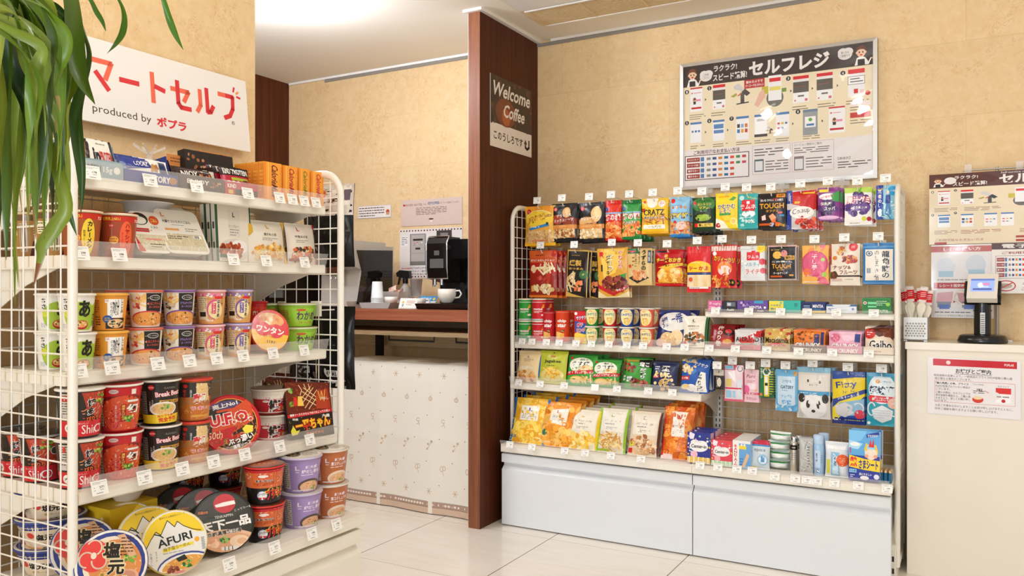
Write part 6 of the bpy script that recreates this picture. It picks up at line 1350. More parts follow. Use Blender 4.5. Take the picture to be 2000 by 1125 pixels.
LL_ = 'E .5 .5 .5 .5 e2dace;E .3 .55 .2 .34 4a4038;B s .3 .55 .16 .26 30 .03 d8a868,f0d0a0,8a5a34;B o .4 .4 .06 .05 6 .03 5a8a3a;D .52 .3 .9 .7 5 8a7a6a'
rec_p = cup('noodle_cup', .062, .048, .106, LB_ % ('鰹だし香る', '5a4a44'), 'a58cc0', LL_, 'd8d0c4', 'c8bcd8', 90)
cupsL(rec_p, 'cup noodle', 'lilac bonito broth noodle cup', 588, 'L5', 2, 1, -36, 607, '198', dx=.012)
cupsL(rec_p, 'cup noodle', 'lilac bonito broth noodle cup behind the front lilac stack', 530, 'L5', 2, 1, -30, None, Xc=-1.93)
rec_o = cup('noodle_cup', .060, .047, .106, LB_ % ('豚コクしょうゆ', 'e6d0b8'), 'b8693c', LL_, 'd8d0c4', 'e0d2c4', 90)
cupsL(rec_o, 'cup noodle', 'brown pork soy noodle cup at the end of the shelf', 643, 'L5', 2, 1, -36, 655, '198', dx=.012)
# odd bowls in the back of the bottom shelf
mb = MB(); mb.lathe([(.03, 0), (.032, .004), (.07, .06), (.073, .062), (.071, .064)], 36, hexcol('efe9de')); ink(mb, "Q o 0 .5 1 1 40 .04 5a5a54,8a8a80", 4, lambda u, v, q: ((.045 + .028 * v + q) * math.sin((u - .5) * 3), -(.045 + .028 * v + q) * math.cos((u - .5) * 3), .02 + .04 * v), 12, 1)
me = mb.mesh('bowl', WRAP)
Y, f = atX(250, -1.97)
mb = MB(); mb.box(-.07, -.06, 0, .07, .06, .15, hexcol('e3bf2a')); ink(mb, "L k .03 .2 .3 .35 .6 .5 .4 .7 .7 .9 .3;P e9e4da .3 .0 .5 .4 .7 0;T AFURI .5 .2 .2 .1 k", .14 / .15, lambda u, v, q: ((u - .5) * .14, -.06 - q, v * .15))
tag(put('carton', mb.mesh('carton', CARD), None, (-1.975, Y - .02, ZL['L5'] + .001), (0, 0, PI / 2)), 'yellow carton at the back behind the mountain peak bowls', 'carton')
tag(put('noodle_bowl', me, None, (-1.975, Y, ZL['L5'] + .152)), 'plain white printed bowl on top of the yellow carton', 'noodle bowl')
# ------------------------------------------------------------------ sign over the noodle rack
def sheet(name, label, cat, corners, art, m, thick=.0012, base='f3efe8', frame=None, group=None, wob=0.0):
    """flat sheet given by its lower left corner, the direction of its width and its size: (origin, right vector, up vector)"""
    o, r, u = [Vector(c) for c in corners]
    w, h = r.length, u.length
    n = r.cross(u).normalized()
    mb = MB()
    def srf(a, b, q): return tuple(o + r * a + u * b + n * (q + wob * math.sin(a * 5 + 1) * math.sin(b * 4)))
    N = 10 if wob else 1
    mb.grid([[srf(i / N, j / N, 0) for i in range(N + 1)] for j in range(N + 1)], hexcol(base), smooth=bool(wob))
    mb.grid([[srf(1 - i / N, j / N, -thick) for i in range(N + 1)] for j in range(N + 1)], hexcol(base))
    for a0, b0, a1, b1 in ((0, 0, 1, 0), (1, 0, 1, 1), (1, 1, 0, 1), (0, 1, 0, 0)):
        mb.face([srf(a0, b0, 0), srf(a0, b0, -thick), srf(a1, b1, -thick), srf(a1, b1, 0)], hexcol(base))
    ink(mb, art, w / h, srf, N, N)
    ob = mb.build(name, m)
    if label: tag(ob, label, cat, group)
    return ob
def strokes():
    s = []
    R1, O1 = 'd8323a', 'ee6a50'
    W_ = .062
    def L(c, *p): s.append('L %s %.3f ' % (c, W_) + ' '.join('%.3f' % q for q in p))
    for ch, c in zip('スマートセルフ', (.30, .40, .50, .60, .70, .80, .90)):
        if ch == 'ス': L(R1, c - .035, .74, c + .03, .74, c - .035, .42); L(O1, c + .005, .54, c + .035, .42)
        if ch == 'マ': L(O1, c - .035, .74, c + .035, .74, c + .012, .54); L(R1, c - .02, .6, c + .02, .42)
        if ch == 'ー': L(R1, c - .035, .58, c + .03, .58)
        if ch == 'ト': L(O1, c - .015, .76, c - .015, .4); L(R1, c - .005, .6, c + .03, .57)
        if ch == 'セ': L(O1, c - .04, .63, c + .03, .63, c + .01, .5); L(R1, c - .015, .74, c - .015, .46, c - .004, .41, c + .035, .41)
        if ch == 'ル': L(O1, c - .02, .7, c - .02, .5, c - .035, .41); L(R1, c + .01, .74, c + .01, .43, c + .024, .44, c + .036, .52)
        if ch == 'フ': L(O1, c - .035, .72, c + .0, .72); L(R1, c, .72, c + .03, .72, c + .027, .55, c + .012, .45, c - .012, .41)
    s.append('L %s .03 .935 .80 .94 .86' % R1); s.append('L f0a050 .03 .948 .78 .958 .81'); s.append('L %s .03 .95 .74 .966 .73' % R1)
    return ';'.join(s)
SG = "E .15 .55 .07 .25 d8323a;E .15 .62 .03 .1 f3efe8;E .15 .62 .022 .075 d8323a;L f3efe8 .03 .15 .56 .15 .34;L f3efe8 .03 .12 .5 .15 .42 .18 .5;E .12 .56 .02 .06 f3efe8;E .18 .56 .02 .06 f3efe8;E .12 .56 .013 .04 d8323a;E .18 .56 .013 .04 d8323a;" + strokes() + ";T produced_by .466 .155 .21 .12 4a3a2a;T ポプラ .652 .165 .12 .13 d8323a B;C .925 .36 .025 4a3a2a;C .925 .36 .019 f0ece4;T R .925 .36 .008 .025 4a3a2a"
sheet('wall_sign', 'long white signboard with red katakana above the noodle rack', 'sign', ((-2.145, 1.08, 1.572), (0, .898, 0), (-.025, 0, .246)), SG, mat('sign_board', rough=.16, spec=.6, attr=True), .008, 'eeeae4')
# clear plastic clip stand under it
t = thing('clip_stand', 'small clear plastic clip stand on the top shelf below the signboard', 'clip stand', (-2.03, 0, 0))
Yc, f = atX(292, -2.03)
t.location = (-2.03, Yc, ZL['L1'] + .001)
CL2 = clear_mat('clear_acrylic', 'f4f2ee', .3, .05)
mb = MB(); mb.tube([(0, 0, 0), (0, 0, .11)], [.022, .008], 12); mb.build('stem', CL2, t)
mb = MB()
for k in range(8):
    a = k * PI / 4; mb.tube([(0, 0, .11), (.02 * math.cos(a), .03 * math.sin(a), .125), (.03 * math.cos(a), .05 * math.sin(a), .135)], .003, 5)
mb.build('clip', CL2, t)
mb = MB(); mb.box(-.0015, -.3, .0, .0015, .3, .075); o = mb.build('shelf_back_strip', WHITE); o.location = (-2.11, 1.5, ZL['L1'] + .001); tag(o, 'white strip standing along the back of the top noodle shelf', 'strip')
# ------------------------------------------------------------------ welcome board on the partition
WB = "R 0 0 1 .335 e6dccf;R 0 .335 1 1 3a241a;Q c .0 .34 1 1 40 .06 4a2e1e,5a3420,33201a,63391f;E .35 .52 .24 .2 7a3a1c;E .36 .46 .1 .12 b0582a;A .5 .6 .34 .25 .01 60 200 6a5a50;T Welcome .5 .82 .92 .2 ece2d6 b i;T Coffee .56 .55 .52 .19 ece2d6 b i;T このうしろです .42 .17 .7 .12 2a2018 b;L 2a2018 .04 .93 .23 .93 .13 .88 .1 .84 .12 .84 .18;P 2a2018 .8 .17 .88 .17 .84 .24"
Y0, f0 = atX(957, PX1); Y1, f1 = atX(1037, PX1)
zt0, zb0, zt1 = zat(142, f0), zat(284, f0), zat(177, f1)
sheet('welcome_sign', 'brown and white coffee welcome sign on the walnut partition', 'sign', ((PX1 + .0035, Y0, zb0), (0, Y1 - Y0, 0), (0, 0, (zt0 - zb0))), WB, GLOSSY, .003, 'e6dccf')
# ------------------------------------------------------------------ coffee nook
NX0, NX1 = -3.697, -2.01
ct = thing('coffee_counter', 'thick red brown wooden coffee counter between the walnut panels', 'counter', (0, 0, 0))
mb = MB(); mb.box(NX0, 3.157, .948, NX1, WY - .002, 1.003); mb.build('worktop', COUNTERW, ct)
mb = MB(); mb.box(NX0, WY - .06, .78, NX1, WY - .003, .947); mb.build('wall_batten', PALEW, ct)
sh = MB(); sh.box(NX0, 3.245, .868, NX1, WY - .062, .89)
o = sh.build('lower_shelf', PALEW); tag(o, 'pale wooden shelf under the coffee counter', 'shelf')
BM = mat('black_steel', '1a1918', .4, .3)
for i, (p0, p1) in enumerate([(760, 848), (891, 935)]):
    X0, f0 = atY(p0, 3.30); X1, _ = atY(p1, 3.30); X1 = min(X1, NX1 - .01)
    mb = MB(); mb.tube([(X0, 3.30, .867), (X0, 3.30, .84), (X1, 3.30, .84), (X1, 3.30, .867)], .005, 6)
    o = mb.build('hanging_rail', BM); tag(o, ['long black wire rail under the pale shelf', 'black wire rail under the pale shelf against the partition'][i], 'rail')
X0, f0 = atY(740, 3.6)
mb = MB(); mb.box(X0 - .017, 3.59, .0, X0 + .017, 3.625, .866); tag(mb.build('support_post', BM), 'black square post behind the cloth covered table', 'post')
# cloth covered table
CX0, CX1, CY0, CY1, CZ = -2.93, -2.03, 3.262, 3.58, .725
tb_ = thing('side_table', 'low table hidden under the patterned cloth', 'table', ((CX0 + CX1) / 2, 3.43, 0))
w = (CX1 - CX0) / 2 - .03
mb = MB(); mb.box(-w, -.14, CZ - .03, w, .14, CZ - .006); mb.build('tabletop', PALEW, tb_)
for sx in (-1, 1):
    for sy in (-1, 1):
        mb = MB(); mb.box(sx * w - .02 * (sx > 0) , sy * .13 - .01, 0, sx * w + .02 * (sx < 0), sy * .13 + .01, CZ - .03); mb.build('leg', BM, tb_)
mb = MB()
rng = random.Random(4)
CW = CX1 - CX0
def cl(u, v, q):     # v 0 at the hem, 0.8 at the table edge, 1 at the back edge of the table
    x = CX0 + u * CW
    if v < .8:
        t = v / .8; z = .004 + t * (CZ - .004)
        fold = .005 * math.sin(u * 15 + 1.3) * (1 - t) ** .8 + .006 * math.sin(u * 6 + 2 * t) * (1 - t * .6)
        crease = .005 * math.exp(-((u - .36) * 30) ** 2) + .005 * math.exp(-((u - .72) * 30) ** 2) + .0035 * math.exp(-((t - .5) * 40) ** 2)
        curl = -.05 * max(0, (u - .9) / .1) ** 2 * max(0, .25 - t) * 4
        return (x + .02 * max(0, .2 - t) * (u - .3), CY0 + fold - crease - q + curl * .3 + .012 * t - (.01 if t < .9 else .01 * (1 - t) * 10), z)
    t = (v - .8) / .2
    return (x, CY0 + .012 + t * (CY1 - CY0), CZ + .002 + q + .006 * math.sin(u * 17) * math.sin(t * 3))
NU, NV = 60, 50
mb.grid([[cl(i / NU, j / NV, 0) for i in range(NU + 1)] for j in range(NV + 1)], hexcol('f4efe4'))
MOT = []
for r in range(7):
    for c in range(6):
        u = (c + .4 + (.5 if r % 2 else 0)) / 6.2; v = .12 + r * .125
        if u > .99: continue
        k = (r * 3 + c * 5) % 5; cc = 'd2b896' if (r + c) % 3 else 'c8b090'
        a = CW / .9
        if k == 0:
            for j in range(6): MOT.append('L %s .003 %.4f %.4f %.4f %.4f' % (cc, u, v, u + .016 * math.cos(j * 1.05), v + .018 * math.sin(j * 1.05)))
        elif k == 1:
            MOT += ['L %s .003 %.4f %.4f %.4f %.4f %.4f %.4f' % (cc, u - .012, v - .02, u, v, u + .014, v + .018), 'C %.4f %.4f .007 %s' % (u + .014, v + .02, cc), 'C %.4f %.4f .006 %s' % (u - .01, v + .004, cc), 'C %.4f %.4f .006 %s' % (u - .016, v - .022, cc)]
        elif k == 2:
            MOT += ['A %.4f %.4f .012 .011 .0028 0 360 %s' % (u, v, cc), 'A %.4f %.4f .006 .006 .0028 0 360 %s' % (u, v, cc), 'L %s .003 %.4f %.4f %.4f %.4f' % (cc, u, v + .011, u + .005, v + .02)]
        elif k == 3:
            MOT += ['A %.4f %.4f .008 .014 .003 0 360 %s' % (u - .007, v, cc), 'A %.4f %.4f .008 .012 .003 0 360 %s' % (u + .009, v + .004, cc), 'L %s .003 %.4f %.4f %.4f %.4f' % (cc, u, v - .012, u + .008, v - .034)]
        else:
            MOT += ['A %.4f %.4f .011 .009 .003 30 330 %s' % (u, v + .006, cc), 'L %s .003 %.4f %.4f %.4f %.4f' % (cc, u, v, u + .01, v - .026), 'L %s .003 %.4f %.4f %.4f %.4f' % (cc, u + .004, v - .012, u - .01, v - .02)]
        MOT.append('C %.4f %.4f .003 8a857a' % (u + .06, v + .035))
hem = "R 0 .0 1 .035 d8bfa8;R 0 .035 1 .062 b89a8a;" + ';'.join('E %.3f .049 .008 .006 f3ece0' % (k / 50 + .01) for k in range(50)) + ";L 7a6258 .002 0 .064 1 .064;L 7a6258 .002 0 .034 1 .034;"
ink(mb, hem + ';'.join(MOT), CW / (CZ / .8), cl, NU // 2, NV)
o = mb.build('tablecloth', mat('printed_cotton', rough=.85, spec=.1, attr=True))
tag(o, 'white cloth with tan plant motifs and brown hem draped to the floor', 'tablecloth')
# --- silver bean-to-cup machine
def machine_silver():
    t = thing('coffee_machine', 'silver coffee machine with black side panel on the wooden counter', 'coffee machine', (-2.885, 3.30, 1.003))
    S = SILVER
    x0, x1, y0, y1 = -.14, .13, -.10, .26
    mb = MB(); mb.prism([(y0 + .08, .03), (y0 + .085, .20), (y0 + .005, .225), (y0 + .005, .32), (y0 + .03, .33), (y1, .33), (y1, 0), (y0 + .08, 0)][::-1], 0, x0, x1); mb.build('housing', S, t)
    mb = MB(); mb.prism([(y0 + .05, .02), (y0 + .09, .19), (y0 + .05, .30), (y1 - .01, .31), (y1 - .01, .02)][::-1], 0, x1 + .0005, x1 + .003); mb.build('side_panel', mat('black_gloss', '17120e', .06), t)
    mb = MB(); mb.box(x0 + .01, y0 + .04, .3305, x1 - .03, y1 - .03, .352); mb.build('bean_hopper_lid', S, t)
    mb = MB(); mb.box(x0 + .02, y0 - .02, 0, x1 - .005, y0 + .079, .035); mb.build('drip_tray', S, t)
    mb = MB(); mb.box(x0 + .02, y0, .232, x1 - .02, y0 + .0045, .315); p = mb.build('control_panel', mat('panel_white', 'eceae6', .3), t)
    mb = MB(); mb.tube([(0, y0 - .018, .275), (0, y0, .275)], .017, 20); mb.build('dial', mat('dial', 'ddd6cc', .3), p)
    for i, (x, z) in enumerate([(-.07, .255), (-.07, .275), (.06, .25), (.06, .27), (.06, .29)]):
        mb = MB(); mb.box(x - .006, y0 - .002, z - .005, x + .006, y0, z + .005); mb.build('button', BLACKP, p)
    mb = MB(); mb.box(-.035, y0 + .01, .17, .035, y0 + .06, .222)
    for s in (-.015, .015): mb.tube([(s, y0 + .03, .17), (s, y0 + .02, .15)], .006, 8)
    mb.build('spout', CHROME, t)
    return t
machine_silver()
def machine_black():
    t = thing('espresso_machine', 'black espresso machine with chrome rimmed front beside the partition', 'coffee machine', (-2.185, 3.40, 1.003))
    G = mat('black_machine_gloss', '191716', .12)
    mb = MB(); mb.prism([(-.02, 0), (-.02, .2), (-.05, .25), (-.05, .345), (.02, .352), (.28, .34), (.28, 0)][::-1], 0, -.135, .145); mb.build('housing', G, t)
    hx0, hx1 = -.115, .005
    mb = MB(); mb.prism([(-.155, .15), (-.165, .2), (-.165, .32), (-.145, .352), (-.05, .352), (-.05, .13)][::-1], 0, hx0, hx1); hd = mb.build('brew_head', mat('black_gloss', '17120e', .06), t)
    P = [(hx0, -.156, .15), (hx0, -.167, .2), (hx0, -.167, .32), (hx0, -.147, .354), (hx1, -.147, .354), (hx1, -.167, .32), (hx1, -.167, .2), (hx1, -.156, .15)]
    mb = MB(); mb.tube(P, .004, 8, closed=True); mb.build('chrome_rim', CHROME, hd)
    mb = MB(); mb.box(hx0 + .02, -.1665, .2, hx1 - .02, -.1652, .245); mb.box(hx0 + .045, -.1665, .262, hx1 - .045, -.1652, .285); mb.build('touch_panel', mat('touch_grey', '5a5854', .2), hd)
    for s in (-.03, .01):
        mb = MB(); mb.tube([(hx0 + .055 + s, -.13, .15), (hx0 + .055 + s, -.13, .118)], .009, 10); mb.build('nozzle', CHROME, hd)
    mb = MB(); mb.tube([(-.14, -.03, .29), (-.15, -.05, .2), (-.148, -.055, .11)], .008, 8); mb.build('steam_pipe', CHROME, t)
    mb = MB(); mb.prism([(-.20, .005), (-.215, .028), (-.02, .03), (-.02, 0), (-.19, 0)][::-1], 0, -.15, .145); mb.build('drip_tray', BLACKP, t)
    mb = MB(); ink(mb, "E .5 .5 .5 .5 a8a49a;E .5 .5 .44 .38 k;T DeLonghi .5 .5 .7 .4 a8a49a b", 2.4, lambda u, v, q: (.06 + u * .06, -.0506 - q, .295 + v * .025)); mb.build('badge', mat('badge', rough=.3, attr=True), t)
    return t
machine_black()
def cupmesh(r, h, hd=True):
    mb = MB(); mb.lathe([(0.001, .002), (r * .55, 0), (r * .62, .004), (r * .9, h * .35), (r, h * .6), (r, h), (r - .003, h), (r - .004, h * .5), (r * .5, .008), (0.001, .007)], 32)
    m2 = MB()
    m2.tube([(r * .98, 0, h * .85), (r * 1.4, 0, h * .88), (r * 1.62, 0, h * .65), (r * 1.4, 0, h * .4), (r * .92, 0, h * .35)], .0045, 8)
    return mb, m2
PORC = mat('white_porcelain', 'f1ebe0', .15)
for (px, Y, z, r, h, lb, rz) in [(873, 3.255, 1.034, .045, .068, 'white coffee cup with handle on the black drip tray', .3), (820, 3.36, 1.0035, .032, .05, 'white cup behind the small printed card', .4)]:
    X, f = atY(px, Y)
    t = thing('coffee_cup', lb, 'cup', (X, Y, z), rz)
    a, b = cupmesh(r, h); a.build('cup_bowl', PORC, t); b.build('handle', PORC, t)
X, f = atY(745, 3.27)
t = thing('serving_tray', 'small grey metal tray holding the paper cups', 'tray', (X, 3.27, 1.0035))
mb = MB(); mb.prism([(-.085, .0), (-.1, .028), (.1, .028), (.085, 0)], 1, -.055, .055); mb.build('tray_body', mat('brushed_metal', 'bdbdba', .35, .25), t)
X, f = atY(737, 3.27)
mb = MB(); mb.lathe([(.001, .085), (.024, .085), (.0255, .083), (.031, .004), (.033, .003), (.033, 0)], 28); cm = mb.mesh('paper_cup', PAPER)
for k in range(4):
    tag(put('paper_cup', cm, None, (X, 3.27, 1.032 + k * .0075)), 'white paper cup upside down on the metal tray, ' + ['lowest of the nest', 'second of the nest', 'third of the nest', 'topmost of the nest'][k], 'paper cup', 'nested paper cups')
X, f = atY(764, 3.25)
mb = MB(); mb.lathe([(.001, .002), (.03, 0), (.034, .03), (.032, .03), (.028, .004), (.001, .004)], 28); tag(put('sauce_dish', mb.mesh('sauce_dish', PORC), None, (X, 3.25, 1.032)), 'low white dish on the metal tray beside the paper cups', 'dish')
# basket of wrapped creamers and a heap of sugar sticks
X, f = atY(772, 3.42)
t = thing('snack_basket', 'clear basket of pink wrapped sweets behind the metal tray', 'basket', (X, 3.42, 1.0035))
mb = MB(); mb.prism([(-.045, 0), (-.055, .085), (.055, .085), (.045, 0)], 1, -.04, .04); mb.build('basket_body', CL2, t)
for k in range(8):
    rr = random.Random(k); mb = MB(); b_ = bag('sachet', .05, .035, .012, "Q o 0 0 1 1 8 .2 e9c0b0,d89a84,f3e2d6", 'e6c4b4', .1, seed=k)
    o = put('sachet', b_['root'], None, (X + rr.uniform(-.025, .025), 3.42 + rr.uniform(-.02, .02), 1.01 + .011 * k), (R_(rr.uniform(-60, -20)), R_(rr.uniform(-25, 25)), rr.uniform(-1, 1)))
    tag(o, 'pink wrapped sweet in the clear basket', 'sweet', 'pink wrapped sweets in the basket')
for k in range(9):
    rr = random.Random(50 + k); X, f = atY(786 + k * 4, 3.40); b_ = bag('sugar_stick', .055, .014, .01, "R .1 .3 .5 .6 c8bca8;R .6 .2 .8 .8 8fb0c8", 'efe9de', .08, seed=k)
    o = put('sugar_stick', b_['root'], None, (X, 3.38 + rr.uniform(-.03, .03), 1.006 + .006 * (k % 4)), (R_(-40), R_(rr.uniform(-40, 40)), rr.uniform(-1, 1)))
    tag(o, 'white sugar stick in the heap beside the spray bottle', 'sugar stick', 'heap of sugar sticks')
X, f = atY(792, 3.52)
t = thing('spray_bottle', 'grey spray bottle with black trigger near the wall', 'spray bottle', (X, 3.52, 1.0035))
mb = MB(); mb.lathe([(.001, 0), (.036, .0), (.038, .005), (.038, .08), (.02, .115), (.013, .12), (.013, .13), (.001, .13)], 28); mb.build('bottle_body', clear_mat('frosted_grey', 'b9b4aa', .75, .3), t)
mb = MB(); mb.tube([(0, 0, .128), (0, 0, .155)], .015, 14); mb.prism([(-.05, .165), (-.055, .185), (-.03, .2), (.03, .195), (.035, .155), (0, .155)], 1, -.012, .012); mb.prism([(-.03, .165), (-.045, .12), (-.05, .122), (-.04, .165)], 1, -.006, .006); mb.build('trigger_head', BLACKP, t)
X, f = atY(814, 3.56)
t = thing('cup_stand', 'clear acrylic stand on the counter by the espresso machine', 'stand', (X, 3.56, 1.0035))
mb = MB(); mb.box(-.05, -.05, .055, .05, .05, .06); mb.box(-.05, -.05, 0, -.046, .05, .055); mb.box(.046, -.05, 0, .05, .05, .055); mb.build('stand_body', CL2, t)
mb = MB(); mb.lathe([(.001, .002), (.026, 0), (.034, .09), (.0355, .09), (.0355, .092), (.033, .092), (.025, .004), (.001, .004)], 28); tag(put('paper_cup', mb.mesh('paper_cup', PAPER), None, (X - .003, 3.56, 1.0642)), 'single upright paper cup on the clear stand', 'paper cup')
X0, f0 = atY(778, 3.19); X1, f1 = atY(812, 3.19)
sheet('counter_card', 'small white card with red lines on the counter front', 'card', ((X0, 3.19, 1.0045), (X1 - X0, .0, 0), (0, .02, .052)), "Q o 0 0 1 1 0 .1 w;D .4 .3 .9 .8 3 c8502c;L a .02 .02 .04 .98 .04;E .2 .6 .06 .12 e0a850;R .16 .2 .26 .45 8fa0b8;" + ';'.join('C %.2f %.2f .03 5a4a3a' % (x / 8 + .06, y) for x in range(8) for y in (.06, .94)), PAPER)
X0, f0 = atY(812, 3.42); X1, f1 = atY(846, 3.42)
sheet('counter_card', 'blue and white tent card left of the espresso machine', 'card', ((X0, 3.42, 1.0045), (X1 - X0, 0, 0), (.01, .03, .06)), "R 0 .55 1 1 3f8fc8;T お知らせ .4 .78 .6 .2 w b;C .85 .75 .12 e8c83a;D .1 .1 .9 .45 3 a;R .8 0 1 .4 c8402a", PAPER)
# wall notices
def wallsheet(p0, p1, yt, yb, art, name, label, base='f0e9e2', m=None, wob=.001):
    Y = WY - .003
    X0, f0 = atY(p0, Y); X1, f1 = atY(p1, Y); f = (f0 + f1) / 2; pm = (p0 + p1) / 2
    return sheet(name, label, 'notice', ((X0, Y, zat(yb, f)), (X1 - X0, 0, 0), (0, 0, zat(yt, f) - zat(yb, f))), art, m or GLOSSY, .001, base, wob=wob)
wallsheet(699, 764, 401, 426, "L 8a6a5a .02 .01 .03 .99 .03 .99 .97 .01 .97 .01 .03;D .04 .1 .8 .9 4 5a4038;C .9 .45 .18 c8503a;R .85 .2 .95 .42 c8a07a", 'wall_notice', 'small rounded white notice left of the coffee notices')
wallsheet(784, 903, 388, 440, "R 0 0 1 1 d8c2b6;T RIVER_HOTEL .22 .8 .28 .09 8a4a34;T では、 .4 .8 .06 .06 5a4038;T KEYCOFFEE .54 .83 .18 .1 3a5a8c b;T のコーヒーを提供しています。 .79 .82 .32 .07 5a4038;R .03 .77 .07 .84 b8482c;D .25 .4 .75 .7 5 6a5048;C .5 .18 .06 e9e2d8;E .5 .24 .04 .03 5a3424", 'wall_notice', 'wide pinkish coffee notice, upper one above the espresso machine', 'd8c2b6')
BEAN = ';'.join('E %.3f %.3f .012 .016 %s' % (.02 + .048 * k, y, ['6a3420', '8a4a2c', '4a2418'][k % 3]) for k in range(21) for y in (.03, .965))
wallsheet(781, 903, 446, 543, BEAN + ";R .17 .26 .43 .9 8f8a86;R .19 .28 .41 .88 b8b2ac;R .22 .76 .38 .8 3a3634;Q o .23 .66 .37 .74 8 .012 d8404a,f0ece6;R .26 .58 .34 .62 3a3634;R .2 .5 .4 .505 6a6662;R .17 .26 .43 .34 7a7672;R .6 .7 .84 .95 4a4644;R .66 .76 .78 .9 8a8682;R .02 .66 .14 .86 f6f2ee;D .03 .67 .13 .85 5 5a5450;R .46 .68 .57 .86 f6f2ee;D .47 .69 .56 .85 5 5a5450;L 8a8682 .004 .36 .68 .46 .5;T 約40秒 .1 .2 .14 .035 d8302a b;T ほどで出来上がります。 .34 .205 .34 .035 2a2018 b;T お好みでミルク・砂糖を入れてお召し上がり下さい .5 .14 .9 .035 2a2018 b;T ご使用ができない場合はスタッフまで .44 .08 .78 .035 2a2018 b", 'instruction_sheet', 'coffee machine instruction sheet with bean border behind the espresso machine', 'e9e2de')
# socket with plug
X, f = atY(681, WY - .004)
t = thing('wall_socket', 'cream wall socket with white plug above the cloth covered table', 'socket', (X, WY - .003, zat(676, f)))
mb = MB(); mb.box(-.035, -.008, -.06, .045, 0, .06); mb.build('plate', mat('socket_cream', 'e9dcc0', .4), t)
mb = MB(); mb.box(-.04, -.035, -.035, .03, -.009, .02); mb.tube([(-.03, -.025, .03), (-.06, -.03, .05), (-.12, -.02, .04)], .004, 6); mb.build('plug', WHITE, t)
# things in the depth of the nook seen past the noodle rack
t = thing('low_cabinet', 'dark brown low cabinet against the nook side wall', 'cabinet', (-3.44, 3.50, 0))
mb = MB(); mb.box(-.24, -.2, 0, .24, .2, .6); mb.build('cabinet_body', mat('cabinet_brown', '6a2c1c', .4), t)
for s in (-1, 1):
    mb = MB(); mb.box(s * .12 - .115, -.215, .03, s * .12 + .115, -.2005, .58); d = mb.build('door', mat('cabinet_door_brown', '5a2417', .35), t)
    mb = MB(); mb.rod((s * .03, -.225, .4), (s * .03, -.225, .5), .004, n=6); mb.build('handle', CHROME, d)
mb = MB(); mb.box(-3.18, 3.34, 0, -3.0, 3.37, .68); tag(mb.build('wooden_board', PALEW), 'pale wooden board standing beside the cloth covered table', 'board')
t = thing('water_server', 'tall black water dispenser on the left end of the coffee counter', 'water dispenser', (-3.30, 3.42, 1.003))
mb = MB(); mb.box(-.16, -.14, 0, .16, .16, .30); mb.build('housing', mat('black_gloss', '17120e', .06), t)
mb = MB(); mb.box(-.1, -.15, .05, .0, -.1405, .26); mb.build('front_panel', mat('touch_grey', '5a5854', .2), t)
for s in (-.05, .06):
    mb = MB(); mb.box(s - .025, -.154, .19, s + .025, -.1505, .205); mb.build('label_strip', WHITE, t)
mb = MB(); mb.box(-.12, -.2, 0, .12, -.1405, .02); mb.build('drip_tray', WHITE, t)
# packs hung on the outside of the noodle rack's end frame
BLK = mat('black_film', '121110', .14, bump=(24, .5, .01))
def outer(desc, p0, p1, yt, yb, Y, base, art, d=.03, film=None, k=0):
    X0, f0 = atY(p0, Y); X1, f1 = atY(p1, Y); f = (f0 + f1) / 2; w = X1 - X0; zt, zb = zat(yt, f), zat(yb, f)
    rec = bag('hanging_pack', w, zt - zb, d, art, base, .05, seed=p0 % 53, wob=2.2, film=film)
    spawn(rec, ((X0 + X1) / 2, Y, zb), 0, desc, 'hanging pack')
    mb = MB(); mb.rod((0, -(Y - 2.02), 0), (0, .05, .0), .0022, n=6); mb.rod((0, .05, 0), (0, .06, .012), .0022, n=6); mb.box(-.015, -(Y - 2.02) - .004, -.02, .015, -(Y - 2.02) + .006, .03)
    tag(put('display_hook', mb.mesh('display_hook', GRIDW), None, ((X0 + X1) / 2, Y, zt - .012)), 'wire hook on the end frame carrying the ' + desc.replace(' on the end frame', ''), 'display hook')
BC = "R %s .1 %s .2 f0ece6;" + "L k .02 %s .11 %s .19;"
outer('tall black pack with printed header on the end frame', 592, 693, 362, 522, 2.10, '171513', "R 0 .62 1 1 d8d0c8;R .2 .74 .95 .98 efe8e2;C .42 .88 .06 e8702c;R .4 .78 .46 .83 e8702c;T 無料 .62 .8 .3 .06 5a2a1c b;R .8 .8 .95 .95 6a6070;D .5 .86 .76 .94 2 5a5048;R 0 .16 .5 .3 2e2b2a;T S-M .24 .23 .2 .05 e6e0d8;Q s .0 .3 1 .62 14 .1 1c1a18,2a2724,3a3632", .035)
outer('wide black pack with barcode label on the end frame', 618, 694, 598, 758, 2.11, '141312', "R .3 .14 .62 .22 e9e4dc;" + ';'.join('L k .012 %.2f .15 %.2f .21' % (.33 + .04 * i, .33 + .04 * i) for i in range(7)) + ";Q s 0 0 1 .14 14 .05 e6e4e0,141312,8a8884,2a2826;D .1 .5 .9 .56 1 4a4744", .035)
outer('narrow black pack with barcode label on the end frame', 566, 617, 598, 744, 2.12, '141312', "R .4 .12 .85 .21 e9e4dc;" + ';'.join('L k .012 %.2f .13 %.2f .2' % (.44 + .06 * i, .44 + .06 * i) for i in range(6)) + ";Q s 0 0 1 .1 14 .05 e6e4e0,141312,8a8884,2a2826", .035)
outer('white and blue pack on the end frame beside the back post', 524, 566, 604, 728, 2.13, 'e6e4e2', "R .55 .3 .9 .9 3f8fb8;D .1 .2 .5 .8 6 6a6a68;Q s 0 0 1 .12 12 .05 fff0e6,c9c6c2".replace('fff0e6', 'f6f0e6'), .03)
